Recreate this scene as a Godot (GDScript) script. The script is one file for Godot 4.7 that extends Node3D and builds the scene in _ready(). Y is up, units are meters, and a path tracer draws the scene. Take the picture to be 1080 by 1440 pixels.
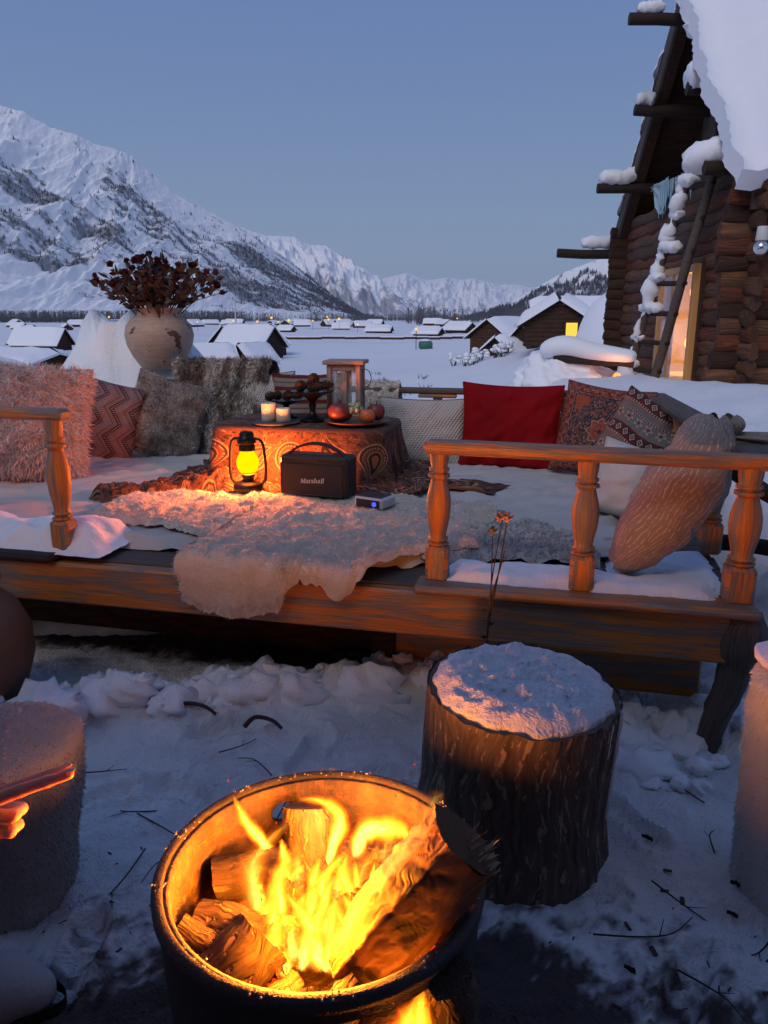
extends Node3D
# A winter terrace at dusk: fire pit in the snow, cushioned wooden day bed, village and mountains behind.

const DECK := 0.5
var noise := FastNoiseLite.new()
var ridge_noise := FastNoiseLite.new()
var rng := RandomNumberGenerator.new()
var used := {}
var M := {}
var T := {}

func _ready():
	var camera := Camera3D.new()
	camera.name = "camera"
	camera.fov = 67.3
	camera.position = Vector3(0, 1.42, 0)
	camera.rotation_degrees.x = -14.1
	camera.near = 0.05
	camera.far = 30000.0
	add_child(camera)
	camera.current = true
	var world := WorldEnvironment.new()
	world.name = "world"
	var e := Environment.new()
	e.background_mode = Environment.BG_SKY
	var sky := Sky.new()
	var ps := ProceduralSkyMaterial.new()
	ps.sky_top_color = Color(0.345, 0.465, 0.685)
	ps.sky_horizon_color = Color(0.59, 0.66, 0.735)
	ps.sky_curve = 0.16
	ps.ground_horizon_color = Color(0.44, 0.5, 0.6)
	ps.ground_bottom_color = Color(0.36, 0.41, 0.5)
	ps.sun_angle_max = 1.0
	sky.sky_material = ps
	e.sky = sky
	e.background_energy_multiplier = 1.0
	e.tonemap_mode = Environment.TONE_MAPPER_LINEAR
	e.tonemap_exposure = 1.0
	e.sdfgi_enabled = true
	e.ssao_enabled = true
	e.ssil_enabled = true
	e.fog_enabled = true
	e.fog_density = 0.00003
	e.fog_light_color = Color(0.82, 0.88, 1.0)
	world.environment = e
	add_child(world)
	var sun := DirectionalLight3D.new()
	sun.name = "dusk_sun"
	sun.light_energy = 0.38
	sun.light_color = Color(0.99, 0.965, 0.99)
	sun.light_angular_distance = 30.0
	sun.shadow_enabled = true
	sun.rotation_degrees = Vector3(-40, -28, 0)
	add_child(sun)
	noise.seed = 7
	noise.noise_type = FastNoiseLite.TYPE_SIMPLEX_SMOOTH
	noise.frequency = 1.0
	noise.fractal_octaves = 3
	ridge_noise.seed = 11
	ridge_noise.noise_type = FastNoiseLite.TYPE_SIMPLEX_SMOOTH
	ridge_noise.frequency = 1.0
	ridge_noise.fractal_type = FastNoiseLite.FRACTAL_RIDGED
	ridge_noise.fractal_octaves = 4
	rng.seed = 42
	make_textures()
	make_materials()
	print("materials ", Time.get_ticks_msec())
	build_terrain()
	build_mountains()
	print("mountains ", Time.get_ticks_msec())
	build_village()
	build_lodge()
	build_cabin_behind()
	print("village ", Time.get_ticks_msec())
	build_deck()
	build_bedding()
	build_cushions()
	print("cushions ", Time.get_ticks_msec())
	build_table()
	build_yard()
	build_fire()
	print("fire ", Time.get_ticks_msec())
	build_person()
	build_litter()
	print("done ", Time.get_ticks_msec())

# ---------------------------------------------------------------- helpers
class Geo:
	var v := PackedVector3Array()
	var n := PackedVector3Array()
	var uv := PackedVector2Array()
	var c := PackedColorArray()
	var i := PackedInt32Array()
	var colored := false

	# a sheet of (nu+1) x (nv+1) points; wrap joins the normals of the first and last column
	func grid(nu: int, nv: int, f: Callable, wrap := false, scale := Vector2.ONE, tint = null):
		var base := v.size()
		var w := nu + 1
		var p := PackedVector3Array()
		p.resize(w * (nv + 1))
		for b in nv + 1:
			for a in w:
				p[b * w + a] = f.call(float(a) / nu, float(b) / nv)
		var nn := PackedVector3Array()
		nn.resize(p.size())
		for b in nv:
			for a in nu:
				var q := b * w + a
				var f1: Vector3 = (p[q + w] - p[q]).cross(p[q + 1] - p[q])
				var f2: Vector3 = (p[q + w] - p[q + w + 1]).cross(p[q + w + 1] - p[q + 1])
				nn[q] += f1
				nn[q + 1] += f1 + f2
				nn[q + w] += f1 + f2
				nn[q + w + 1] += f2
				i.append_array([base + q, base + q + 1, base + q + w, base + q + 1, base + q + w + 1, base + q + w])
		if wrap:
			for b in nv + 1:
				var s: Vector3 = nn[b * w] + nn[b * w + nu]
				nn[b * w] = s
				nn[b * w + nu] = s
		for k in p.size():
			nn[k] = nn[k].normalized() if nn[k].length_squared() > 1e-20 else Vector3.UP
			uv.append(Vector2(float(k % w) / nu, float(k / w) / nv) * scale)
			c.append(tint.call(p[k], float(k % w) / nu, float(k / w) / nv) if tint != null else Color.WHITE)
		if tint != null:
			colored = true
		v.append_array(p)
		n.append_array(nn)

	# flat triangle / quad with own corners
	func tri(a: Vector3, b: Vector3, d: Vector3, col := Color.WHITE, ua := Vector2.ZERO, ub := Vector2.RIGHT, ud := Vector2.DOWN):
		var base := v.size()
		var nn := (d - a).cross(b - a).normalized()
		v.append_array([a, b, d])
		n.append_array([nn, nn, nn])
		uv.append_array([ua, ub, ud])
		c.append_array([col, col, col])
		i.append_array([base, base + 1, base + 2])

	func quad(a: Vector3, b: Vector3, d: Vector3, e: Vector3, r := Rect2(0, 0, 1, 1), col := Color.WHITE):
		tri(a, b, d, col, r.position, r.position + Vector2(r.size.x, 0), r.end)
		tri(a, d, e, col, r.position, r.end, r.position + Vector2(0, r.size.y))

	# chamfered box; u runs along x in metres, v round the section
	func box(centre: Vector3, size: Vector3, bevel := 0.008, basis := Basis.IDENTITY):
		var h := size / 2.0
		bevel = minf(bevel, 0.45 * minf(size.x, minf(size.y, size.z)))
		var faces := [[0, 1, 2], [1, 2, 0], [2, 0, 1]]
		for f in faces:
			for s in [-1.0, 1.0]:
				var q := []
				for t in [[-1, -1], [1, -1], [1, 1], [-1, 1]]:
					var o := Vector3.ZERO
					o[f[0]] = s * h[f[0]]
					o[f[1]] = t[0] * (h[f[1]] - bevel)
					o[f[2]] = t[1] * (h[f[2]] - bevel)
					q.append(o)
				_face(q, s < 0, centre, basis)
		for f in faces:  # edges along f[0]
			for s in [[-1, -1], [1, -1], [1, 1], [-1, 1]]:
				var q := []
				for t in [[-1, 0], [1, 0], [1, 1], [-1, 1]]:
					var o := Vector3.ZERO
					o[f[0]] = t[0] * (h[f[0]] - bevel)
					o[f[1]] = s[0] * (h[f[1]] - (bevel if t[1] == 0 else 0.0))
					o[f[2]] = s[1] * (h[f[2]] - (0.0 if t[1] == 0 else bevel))
					q.append(o)
				_face(q, s[0] * s[1] > 0, centre, basis)
		for sx in [-1.0, 1.0]:
			for sy in [-1.0, 1.0]:
				for sz in [-1.0, 1.0]:
					var a := centre + basis * Vector3(sx * h.x, sy * (h.y - bevel), sz * (h.z - bevel))
					var b := centre + basis * Vector3(sx * (h.x - bevel), sy * h.y, sz * (h.z - bevel))
					var d := centre + basis * Vector3(sx * (h.x - bevel), sy * (h.y - bevel), sz * h.z)
					if sx * sy * sz > 0:
						tri(a, d, b)
					else:
						tri(a, b, d)

	func _face(q: Array, flip: bool, centre: Vector3, basis: Basis):
		if flip:
			q.reverse()
		var nn: Vector3 = (q[1] - q[0]).cross(q[2] - q[0])
		var u := []
		var ax := nn.abs().max_axis_index()
		for p in q:
			if ax == 0:
				u.append(Vector2(p.y, p.z))
			elif ax == 1:
				u.append(Vector2(p.x, p.z + 0.37))
			else:
				u.append(Vector2(p.x, p.y + 0.71))
		var w := []
		for p in q:
			w.append(centre + basis * p)
		tri(w[0], w[2], w[1], Color.WHITE, u[0], u[2], u[1])
		tri(w[0], w[3], w[2], Color.WHITE, u[0], u[3], u[2])

	# a tube along points, with radii; flat2 squashes it across
	func tube(path: Array, radii: Array, sides := 8, caps := true, squash := 1.0, tint = null):
		var m := path.size()
		var frames := []
		var up := Vector3.UP
		for k in m:
			var d: Vector3 = (path[mini(k + 1, m - 1)] - path[maxi(k - 1, 0)]).normalized()
			if absf(d.dot(up)) > 0.95:
				up = Vector3.RIGHT if absf(d.x) < 0.8 else Vector3.BACK
			var s := d.cross(up).normalized()
			up = s.cross(d).normalized()
			frames.append([s, up, d])
		var length := 0.0
		var along := [0.0]
		for k in range(1, m):
			length += path[k].distance_to(path[k - 1])
			along.append(length)
		var f := func(a: float, b: float):
			var k := int(round(b * (m - 1)))
			var t: float = -a * TAU
			return path[k] + (frames[k][0] * cos(t) + frames[k][1] * sin(t) * squash) * radii[k]
		grid(sides, m - 1, f, true, Vector2(1, length), tint)
		if caps:
			for side in [0, m - 1]:
				var base := v.size()
				var d: Vector3 = frames[side][2] * (1.0 if side > 0 else -1.0)
				v.append(path[side])
				n.append(d)
				uv.append(Vector2(0.5, 0.5))
				c.append(Color.WHITE if tint == null else tint.call(path[side], 0.0, float(side) / maxi(1, m - 1)))
				for a in sides:
					var p: Vector3 = f.call(float(a) / sides, 0.0 if side == 0 else 1.0)
					v.append(p)
					n.append(d)
					uv.append(Vector2(0.5 + 0.5 * cos(a * TAU / sides), 0.5 + 0.5 * sin(a * TAU / sides)))
					c.append(Color.WHITE if tint == null else tint.call(p, 0.0, float(side) / maxi(1, m - 1)))
				for a in sides:
					var b := (a + 1) % sides
					if side == 0:
						i.append_array([base, base + 1 + a, base + 1 + b])
					else:
						i.append_array([base, base + 1 + b, base + 1 + a])

	# profile of (radius, height) turned round y
	func lathe(profile: Array, sides := 24, at := Vector3.ZERO, tint = null):
		var m := profile.size()
		grid(sides, m - 1, func(a: float, b: float):
			var q: Vector2 = profile[int(round(b * (m - 1)))]
			return at + Vector3(cos(a * TAU) * q.x, q.y, sin(a * TAU) * q.x), true, Vector2(1, 1), tint)

	func ball(at: Vector3, r: Vector3, nu := 12, nv := 8, rough := 0.0, nz: FastNoiseLite = null, fr := 8.0):
		grid(nu, nv, func(a: float, b: float):
			var d := Vector3(sin(b * PI) * cos(a * TAU), cos(b * PI), sin(b * PI) * sin(a * TAU))
			var k := 1.0
			if nz:
				k += rough * nz.get_noise_3dv((at + d * r) * fr)
			return at + d * r * k, true)

	func mesh() -> ArrayMesh:
		var arr := []
		arr.resize(Mesh.ARRAY_MAX)
		arr[Mesh.ARRAY_VERTEX] = v
		arr[Mesh.ARRAY_NORMAL] = n
		arr[Mesh.ARRAY_TEX_UV] = uv
		if colored:
			arr[Mesh.ARRAY_COLOR] = c
		arr[Mesh.ARRAY_INDEX] = i
		var am := ArrayMesh.new()
		am.add_surface_from_arrays(Mesh.PRIMITIVE_TRIANGLES, arr)
		return am

func nz(x: float, y: float, z: float = 0.0) -> float:
	return noise.get_noise_3d(x, y, z)

func numbered(called: String) -> String:
	if not used.has(called):
		used[called] = 0
		return called
	used[called] += 1
	return "%s_%03d" % [called, used[called]]

func obj(called: String, g, material: Material, parent: Node = null, at := Vector3.ZERO) -> MeshInstance3D:
	var o := MeshInstance3D.new()
	o.mesh = g.mesh() if g is Geo else g
	o.material_override = material
	o.position = at
	if parent == null:
		o.name = numbered(called)
		add_child(o)
	else:
		o.name = called
		parent.add_child(o, true)
	return o

func tag(o: Node, label: String, category := "", group := ""):
	o.set_meta("label", label)
	if category:
		o.set_meta("category", category)
	if group:
		o.set_meta("group", group)
	return o

func thing(called: String, label: String, category: String, at := Vector3.ZERO, turn := 0.0, group := "") -> Node3D:
	var o := Node3D.new()
	o.name = numbered(called)
	add_child(o)
	o.position = at
	o.rotation.y = turn
	tag(o, label, category, group)
	return o

func struct(called: String, g, material: Material) -> MeshInstance3D:
	var o := obj(called, g, material)
	o.set_meta("kind", "structure")
	return o

func rnd(a: float, b: float) -> float:
	return rng.randf_range(a, b)

func line(a: Vector3, b: Vector3, m: int, wobble := 0.0, fr := 3.0) -> Array:
	var out := []
	for k in m + 1:
		var p := a.lerp(b, float(k) / m)
		if wobble > 0:
			p += Vector3(nz(p.x * fr, p.y * fr, p.z * fr + 5), nz(p.x * fr + 9, p.y * fr, p.z * fr), nz(p.x * fr, p.y * fr + 7, p.z * fr)) * wobble
		out.append(p)
	return out

func smooth_path(pts: Array, each := 6) -> Array:
	var out := []
	for k in pts.size() - 1:
		var a: Vector3 = pts[maxi(k - 1, 0)]
		var b: Vector3 = pts[k]
		var d: Vector3 = pts[k + 1]
		var e2: Vector3 = pts[mini(k + 2, pts.size() - 1)]
		for t in each:
			out.append(b.cubic_interpolate(d, a, e2, float(t) / each))
	out.append(pts[-1])
	return out

func ramp(r0: float, r1: float, m: int) -> Array:
	var out := []
	for k in m:
		out.append(lerpf(r0, r1, float(k) / maxi(1, m - 1)))
	return out

# strands standing on a mesh: hair, wool, fleece. One joined part (kind stuff).
func fur(parent: Node, g: Geo, count: int, length: float, width: float, color: Callable, comb := Vector3(0, -0.5, 0), mess := 0.5, called := "fur", keep = null, material: Material = null) -> MultiMeshInstance3D:
	var area := PackedFloat32Array()
	var sum := 0.0
	for k in range(0, g.i.size(), 3):
		var a := g.v[g.i[k]]
		sum += (g.v[g.i[k + 1]] - a).cross(g.v[g.i[k + 2]] - a).length()
		area.append(sum)
	var hair := Geo.new()
	hair.tri(Vector3(-0.5, 0, 0), Vector3(0.5, 0, 0), Vector3(0.36, 0.5, 0.07))
	hair.tri(Vector3(-0.5, 0, 0), Vector3(0.36, 0.5, 0.07), Vector3(-0.36, 0.5, 0.07))
	hair.tri(Vector3(-0.36, 0.5, 0.07), Vector3(0.36, 0.5, 0.07), Vector3(0, 1, 0.28))
	var mm := MultiMesh.new()
	mm.transform_format = MultiMesh.TRANSFORM_3D
	mm.use_colors = true
	mm.mesh = hair.mesh()
	var list := []
	var cols := []
	for s in count:
		var t: int = area.bsearch(rng.randf() * sum)
		t = mini(t, area.size() - 1)
		var u := rng.randf()
		var w := rng.randf()
		if u + w > 1:
			u = 1 - u
			w = 1 - w
		var ia := g.i[t * 3]
		var ib := g.i[t * 3 + 1]
		var ic := g.i[t * 3 + 2]
		var p := g.v[ia] + (g.v[ib] - g.v[ia]) * u + (g.v[ic] - g.v[ia]) * w
		var nn := (g.n[ia] + (g.n[ib] - g.n[ia]) * u + (g.n[ic] - g.n[ia]) * w).normalized()
		var q := g.uv[ia] + (g.uv[ib] - g.uv[ia]) * u + (g.uv[ic] - g.uv[ia]) * w
		if keep != null and not keep.call(p, nn, q):
			continue
		var clump := Vector3(nz(p.x * 24, p.y * 24, p.z * 24), nz(p.x * 24 + 40, p.y * 24, p.z * 24), nz(p.x * 24, p.y * 24 + 40, p.z * 24)) * mess * 1.6
		var d := (nn + comb + clump + Vector3(rnd(-1, 1), rnd(-1, 1), rnd(-1, 1)) * mess * 0.6).normalized()
		var x := d.cross(Vector3(rnd(-1, 1), rnd(-1, 1), rnd(-1, 1))).normalized()
		var l := length * rnd(0.6, 1.15)
		list.append(Transform3D(Basis(x * width, d * l, x.cross(d) * l), p))
		cols.append(color.call(p, q))
	mm.instance_count = list.size()
	for k in list.size():
		mm.set_instance_transform(k, list[k])
		mm.set_instance_color(k, cols[k])
	var o := MultiMeshInstance3D.new()
	o.multimesh = mm
	o.material_override = material if material else M.hair
	o.name = called
	o.set_meta("kind", "stuff")
	parent.add_child(o, true)
	return o

# ---------------------------------------------------------------- textures and materials
func picture(w: int, h: int, f: Callable) -> ImageTexture:
	var im := Image.create(w, h, false, Image.FORMAT_RGB8)
	for y in h:
		for x in w:
			im.set_pixel(x, y, f.call(x / float(w), y / float(h)))
	return ImageTexture.create_from_image(im)

# noise that repeats at the edges of a picture
func tiled(u: float, v: float, fu: float, fv: float, off := 0.0) -> float:
	var a := u * TAU
	var b := v * TAU
	return noise.get_noise_3d(cos(a) * fu / TAU + off, sin(a) * fu / TAU + sin(b) * fv / TAU, cos(b) * fv / TAU + off)

func grey(k: float) -> Color:
	return Color(k, k, k)

func make_textures():
	# grain runs along u
	T.grain = picture(512, 256, func(u: float, v: float):
		var w := 0.06 * tiled(u, v, 2.0, 4.0, 3.0)
		var k := 0.5 + 0.32 * tiled(u, v + w, 3.0, 60.0) + 0.22 * tiled(u, v + w, 6.0, 130.0, 9.0)
		return grey(clampf(k, 0, 1)))
	T.varnish = picture(512, 256, func(u: float, v: float):
		var w := 0.05 * tiled(u, v, 2.0, 4.0, 3.0)
		var g := 0.5 + 0.4 * tiled(u, v + w, 3.0, 50.0) + 0.2 * tiled(u, v + w, 8.0, 140.0, 9.0)
		var wear := 1.1 * tiled(u, v, 2.5, 7.0, 21.0) + 0.5 * tiled(u, v, 5.0, 60.0, 5.0) + 0.3 * tiled(u, v, 20.0, 90.0, 15.0)
		var t := smoothstep(-0.15, 0.2, wear)
		var old := Color(0.56, 0.51, 0.47).lerp(Color(0.35, 0.305, 0.275), g)
		var coat := Color(0.82, 0.52, 0.23).lerp(Color(0.56, 0.32, 0.12), g * 0.9)
		return old.lerp(coat, t))
	T.oldwood = picture(512, 256, func(u: float, v: float):
		var w := 0.05 * tiled(u, v, 2.0, 4.0, 3.0)
		var g := 0.5 + 0.45 * tiled(u, v + w, 3.0, 40.0) + 0.25 * tiled(u, v + w, 8.0, 120.0, 9.0)
		var c := Color(0.45, 0.4, 0.36).lerp(Color(0.2, 0.17, 0.15), clampf(g, 0, 1))
		return c)
	T.palewood = picture(256, 128, func(u: float, v: float):
		var g := 0.5 + 0.45 * tiled(u, v, 3.0, 40.0) + 0.25 * tiled(u, v, 8.0, 60.0, 9.0)
		return Color(0.72, 0.64, 0.59).lerp(Color(0.46, 0.38, 0.34), clampf(g, 0, 1)))
	T.logwood = picture(512, 256, func(u: float, v: float):
		var w := 0.08 * tiled(u, v, 2.0, 3.0, 3.0)
		var g := 0.5 + 0.55 * tiled(u, v + w, 3.0, 26.0) + 0.3 * tiled(u, v + w, 9.0, 90.0, 9.0)
		var red := smoothstep(-0.3, 0.4, tiled(u, v, 4.0, 5.0, 31.0))
		return Color(0.52, 0.37, 0.27).lerp(Color(0.6, 0.37, 0.22), red).lerp(Color(0.2, 0.13, 0.095), clampf(g, 0, 1)))
	T.bark = picture(512, 512, func(u: float, v: float):  # v runs up the stump
		var w := 0.03 * tiled(u, v, 6.0, 3.0, 3.0)
		var g := 0.5 + 0.5 * tiled(u + w, v, 40.0, 4.0) + 0.3 * tiled(u + w, v, 110.0, 9.0, 9.0)
		var c := Color(0.46, 0.41, 0.37).lerp(Color(0.23, 0.195, 0.17), clampf(g, 0, 1))
		var pale := smoothstep(0.28, 0.42, tiled(u + w, v, 34.0, 5.0, 17.0) + 0.3 * tiled(u, v, 90.0, 30.0, 1.0))
		return c.lerp(Color(0.64, 0.56, 0.48), pale * 0.8))
	T.bump = picture(256, 256, func(u: float, v: float):
		return grey(clampf(0.5 + 0.35 * tiled(u, v, 10.0, 10.0) + 0.3 * tiled(u, v, 34.0, 34.0, 7.0), 0, 1)))
	T.crust = picture(512, 512, func(u: float, v: float):
		return grey(clampf(0.5 + 0.3 * tiled(u, v, 12.0, 12.0) + 0.3 * tiled(u, v, 50.0, 50.0, 7.0) + 0.2 * tiled(u, v, 110.0, 110.0, 3.0), 0, 1)))
	T.zigzag = picture(384, 384, zigzag_print)
	T.carpet = picture(384, 384, carpet_print)
	T.bands = picture(384, 384, band_print)
	T.paisley = picture(512, 512, paisley_print)
	T.stripes = picture(64, 256, func(u: float, v: float):
		var k := fposmod(v * 6.0, 1.0)
		var c := Color(0.5, 0.45, 0.4)
		if k < 0.3:
			c = Color(0.36, 0.05, 0.06)
		elif k > 0.6 and k < 0.7:
			c = Color(0.3, 0.26, 0.24)
		return c * (0.92 + 0.08 * sin(u * 200.0) + 0.05 * tiled(u, v, 20, 20)))
	T.knit = picture(256, 256, func(u: float, v: float):
		var a := fposmod(u * 16.0 + v * 8.0, 1.0)
		var b := fposmod(v * 24.0, 1.0)
		return grey(clampf(sin(a * PI) * 0.6 + sin(b * PI) * 0.4, 0, 1)))
	T.weave = picture(256, 256, func(u: float, v: float):
		var a := sin(u * TAU * 32.0)
		var b := sin(v * TAU * 32.0)
		return grey(clampf(0.5 + 0.25 * maxf(a, b) + 0.3 * tiled(u, v, 12, 30), 0, 1)))
	T.burlap = picture(512, 256, func(u: float, v: float):  # gauzy sacking with pale broken threads along v
		var k := 0.5 + 0.25 * sin(u * TAU * 60.0) * sin(v * TAU * 90.0) + 0.3 * tiled(u, v, 40, 6, 2.0)
		var c := Color(0.47, 0.43, 0.41).lerp(Color(0.6, 0.56, 0.53), clampf(k, 0, 1))
		var line := fposmod(u * 46.0 + 0.35 * tiled(u, v, 4, 4, 8.0), 1.0)
		if line < 0.2 and tiled(u, v, 120, 50, 5.0) > -0.05:
			c = c.lerp(Color(0.8, 0.73, 0.65), 0.8)
		return c)
	T.clay = picture(512, 512, func(u: float, v: float):
		var k := 0.5 + 0.3 * tiled(u, v, 4, 40) + 0.3 * tiled(u, v, 20, 20, 4.0)
		var c := Color(0.74, 0.66, 0.59).lerp(Color(0.6, 0.52, 0.46), clampf(k, 0, 1))
		var flake := smoothstep(0.4, 0.46, tiled(u, v, 9, 3.5, 12.0) + 0.25 * tiled(u, v, 40, 30, 2.0))
		return c.lerp(Color(0.3, 0.2, 0.14), flake * 0.85))
	T.char = picture(256, 256, func(u: float, v: float):
		var k := 0.5 + 0.6 * tiled(u, v, 9, 9) + 0.4 * tiled(u, v, 40, 40, 7.0)
		return Color(0.3, 0.22, 0.16).lerp(Color(0.05, 0.04, 0.035), clampf(k, 0, 1)))
	T.split = picture(512, 256, func(u: float, v: float):
		var g := 0.5 + 0.5 * tiled(u, v, 4.0, 26.0) + 0.3 * tiled(u, v, 9.0, 90.0, 9.0)
		var c := Color(0.6, 0.42, 0.25).lerp(Color(0.36, 0.22, 0.12), clampf(g, 0, 1))
		return c.lerp(Color(0.2, 0.13, 0.08), smoothstep(0.15, 0.5, tiled(u, v, 6, 8, 40.0))))
	T.iron = picture(256, 256, func(u: float, v: float):
		var k := tiled(u, v, 8, 8) + 0.5 * tiled(u, v, 40, 40, 3.0)
		return Color(0.3, 0.24, 0.18).lerp(Color(0.5, 0.36, 0.21), smoothstep(-0.2, 0.5, k)))

func zigzag_print(u: float, v: float) -> Color:
	var tri := absf(fposmod(v * 3.0, 1.0) - 0.5) * 2.0
	var k := fposmod((u + tri * 0.16) * 4.0, 1.0)
	var fine := fposmod(v * 48.0, 1.0)
	var pale := Color(0.52, 0.485, 0.5)
	var dark := Color(0.17, 0.085, 0.1)
	var c := Color(0.4, 0.35, 0.37)
	if k < 0.07 or (k > 0.2 and k < 0.25):
		c = dark
	elif k < 0.2:
		c = dark if absf(fine - 0.5) < 0.28 else pale
	elif k > 0.46 and k < 0.72:
		var d := absf(fposmod(k * 14.0, 1.0) - 0.5) + absf(fine - 0.5)
		c = pale if d < 0.42 else Color(0.34, 0.29, 0.315)
	elif k > 0.74 and k < 0.78:
		c = Color(0.24, 0.14, 0.17)
	return c * (1.0 + 0.12 * tiled(u, v, 60, 60))

func carpet_print(u: float, v: float) -> Color:
	var rose := Color(0.5, 0.24, 0.19)
	var navy := Color(0.13, 0.13, 0.19)
	var cream := Color(0.58, 0.48, 0.4)
	var wine := Color(0.38, 0.12, 0.12)
	var x := absf(u - 0.5)
	var y := absf(v - 0.5)
	var edge := maxf(x, y)
	var c := rose
	if edge > 0.36:
		var w := sin(u * 60.0) * sin(v * 60.0)
		c = rose.lerp(wine, smoothstep(0.0, 0.3, w + 0.6 * tiled(u, v, 30, 30)))
		if absf(edge - 0.365) < 0.008 or absf(edge - 0.4) < 0.004:
			c = navy
		if tiled(u, v, 44, 44, 3.0) > 0.3:
			c = cream
	else:
		var r := Vector2(x, y * 1.1).length()
		var ang := atan2(y, x)
		var petal := 0.12 + 0.02 * cos(ang * 8.0)
		c = navy
		var curl := tiled(u, v, 18, 18, 14.0)
		if absf(curl) < 0.04 or tiled(u, v, 60, 60, 4.0) > 0.36:
			c = cream
		elif tiled(u, v, 26, 26, 6.0) > 0.16:
			c = rose
		if r < petal:
			c = rose if fposmod(r * 22.0, 1.0) > 0.2 else Color(0.6, 0.34, 0.24)
		if r < 0.02 or (r < 0.06 and absf(sin(ang * 2.0)) < 0.15):
			c = navy
		if absf(r - petal - 0.012) < 0.008:
			c = cream
		var corner := Vector2(x - 0.33, y - 0.33).length()
		if corner < 0.13 + 0.015 * cos(ang * 20.0):
			c = Color(0.55, 0.28, 0.17) if fposmod(corner * 30.0, 1.0) > 0.3 else rose
	return c * (1.0 + 0.2 * tiled(u, v, 90, 90))

func band_print(u: float, v: float) -> Color:
	var navy := Color(0.15, 0.11, 0.14)
	var cream := Color(0.58, 0.52, 0.47)
	var red := Color(0.32, 0.08, 0.1)
	var sage := Color(0.36, 0.38, 0.38)
	var k := fposmod(v * 2.4 + 0.05 * sin(u * 9.0), 1.0)
	var c := sage
	var fu := fposmod(u * 9.0, 1.0)
	if k < 0.3:
		var b := (k - 0.15) / 0.15
		var d := absf(fu - 0.5) * 2.0 + absf(b)
		c = cream if (d < 0.75 and d > 0.45) or d < 0.2 else navy
		if d > 1.3:
			c = red
	elif k < 0.36 or (k > 0.56 and k < 0.6):
		c = cream if fposmod(u * 30.0, 1.0) < 0.5 else red
	elif k < 0.5:
		c = Color(0.42, 0.3, 0.3) if fposmod(k * 40.0, 1.0) < 0.5 else sage
	elif k > 0.6 and k < 0.92:
		var q := Vector2(fposmod(u * 7.0, 1.0) - 0.5, (k - 0.76) * 3.0)
		var petal := 0.28 + 0.14 * cos(atan2(q.y, q.x) * 5.0)
		c = navy if q.length() < petal * 0.5 else (cream if q.length() < petal else sage)
	return c * (1.0 + 0.2 * tiled(u, v, 90, 90))

# swirling teardrops on brown cloth
func paisley_print(u: float, v: float) -> Color:
	var ground := Color(0.3, 0.17, 0.12)
	var dark := Color(0.13, 0.075, 0.06)
	var pale := Color(0.56, 0.42, 0.32)
	var best := 9.0
	var c := ground
	c = c.lerp(dark, smoothstep(0.1, 0.35, tiled(u, v, 22, 22, 2.0)))
	if absf(tiled(u, v, 16, 16, 8.0)) < 0.035:
		c = pale.lerp(ground, 0.35)
	for gx in 4:
		for gy in 3:
			var o := Vector2((gx + 0.5 + 0.5 * (gy % 2)) / 4.0, (gy + 0.5) / 3.0)
			var d := Vector2(fposmod(u - o.x + 0.5, 1.0) - 0.5, fposmod(v - o.y + 0.5, 1.0) - 0.5)
			d = d.rotated(1.3 * ((gx * 2 + gy * 3) % 5))
			# teardrop: circle whose upper half narrows and bends over
			var t := clampf(d.y / 0.16, -1.0, 1.0)
			var bend := 0.06 * maxf(0.0, t) * maxf(0.0, t)
			var wide := 0.085 * (1.0 - 0.85 * maxf(0.0, t))
			var r := Vector2((d.x - bend) / maxf(wide, 0.006), (d.y if d.y < 0 else d.y * 0.4) / 0.085).length()
			best = minf(best, r)
	if best < 1.25:
		if best > 1.12:
			c = pale
		elif best > 0.98:
			c = dark
		elif best > 0.84:
			c = pale if fposmod(best * 3.0 + u * 50.0 + v * 37.0, 1.0) < 0.55 else ground
		elif best > 0.62:
			c = Color(0.36, 0.19, 0.11)
		elif best > 0.54:
			c = pale
		elif best > 0.3:
			c = dark
		else:
			c = Color(0.5, 0.3, 0.2)
	return c * (1.0 + 0.2 * tiled(u, v, 90, 90))

func mat(color: Color, rough := 0.8, tex: Texture2D = null, scale := Vector3.ONE, bump: Texture2D = null, depth := 0.0, triplanar := false) -> StandardMaterial3D:
	var m := StandardMaterial3D.new()
	m.albedo_color = color
	m.roughness = rough
	m.albedo_texture = tex
	m.uv1_scale = scale
	m.uv1_triplanar = triplanar
	if bump:
		m.heightmap_enabled = true
		m.heightmap_texture = bump
		m.heightmap_scale = depth
	return m

func lin(r: float, g: float, b: float) -> Color:
	return Color(r, g, b).linear_to_srgb()

func glow(color: Color, energy: float, alpha := 1.0) -> StandardMaterial3D:
	var m := StandardMaterial3D.new()
	m.albedo_color = Color(0, 0, 0, alpha)
	m.roughness = 1.0
	m.metallic_specular = 0.0
	m.emission_enabled = true
	m.emission = color
	m.emission_energy_multiplier = energy
	if alpha < 1.0:
		m.transparency = BaseMaterial3D.TRANSPARENCY_ALPHA
	return m

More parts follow.
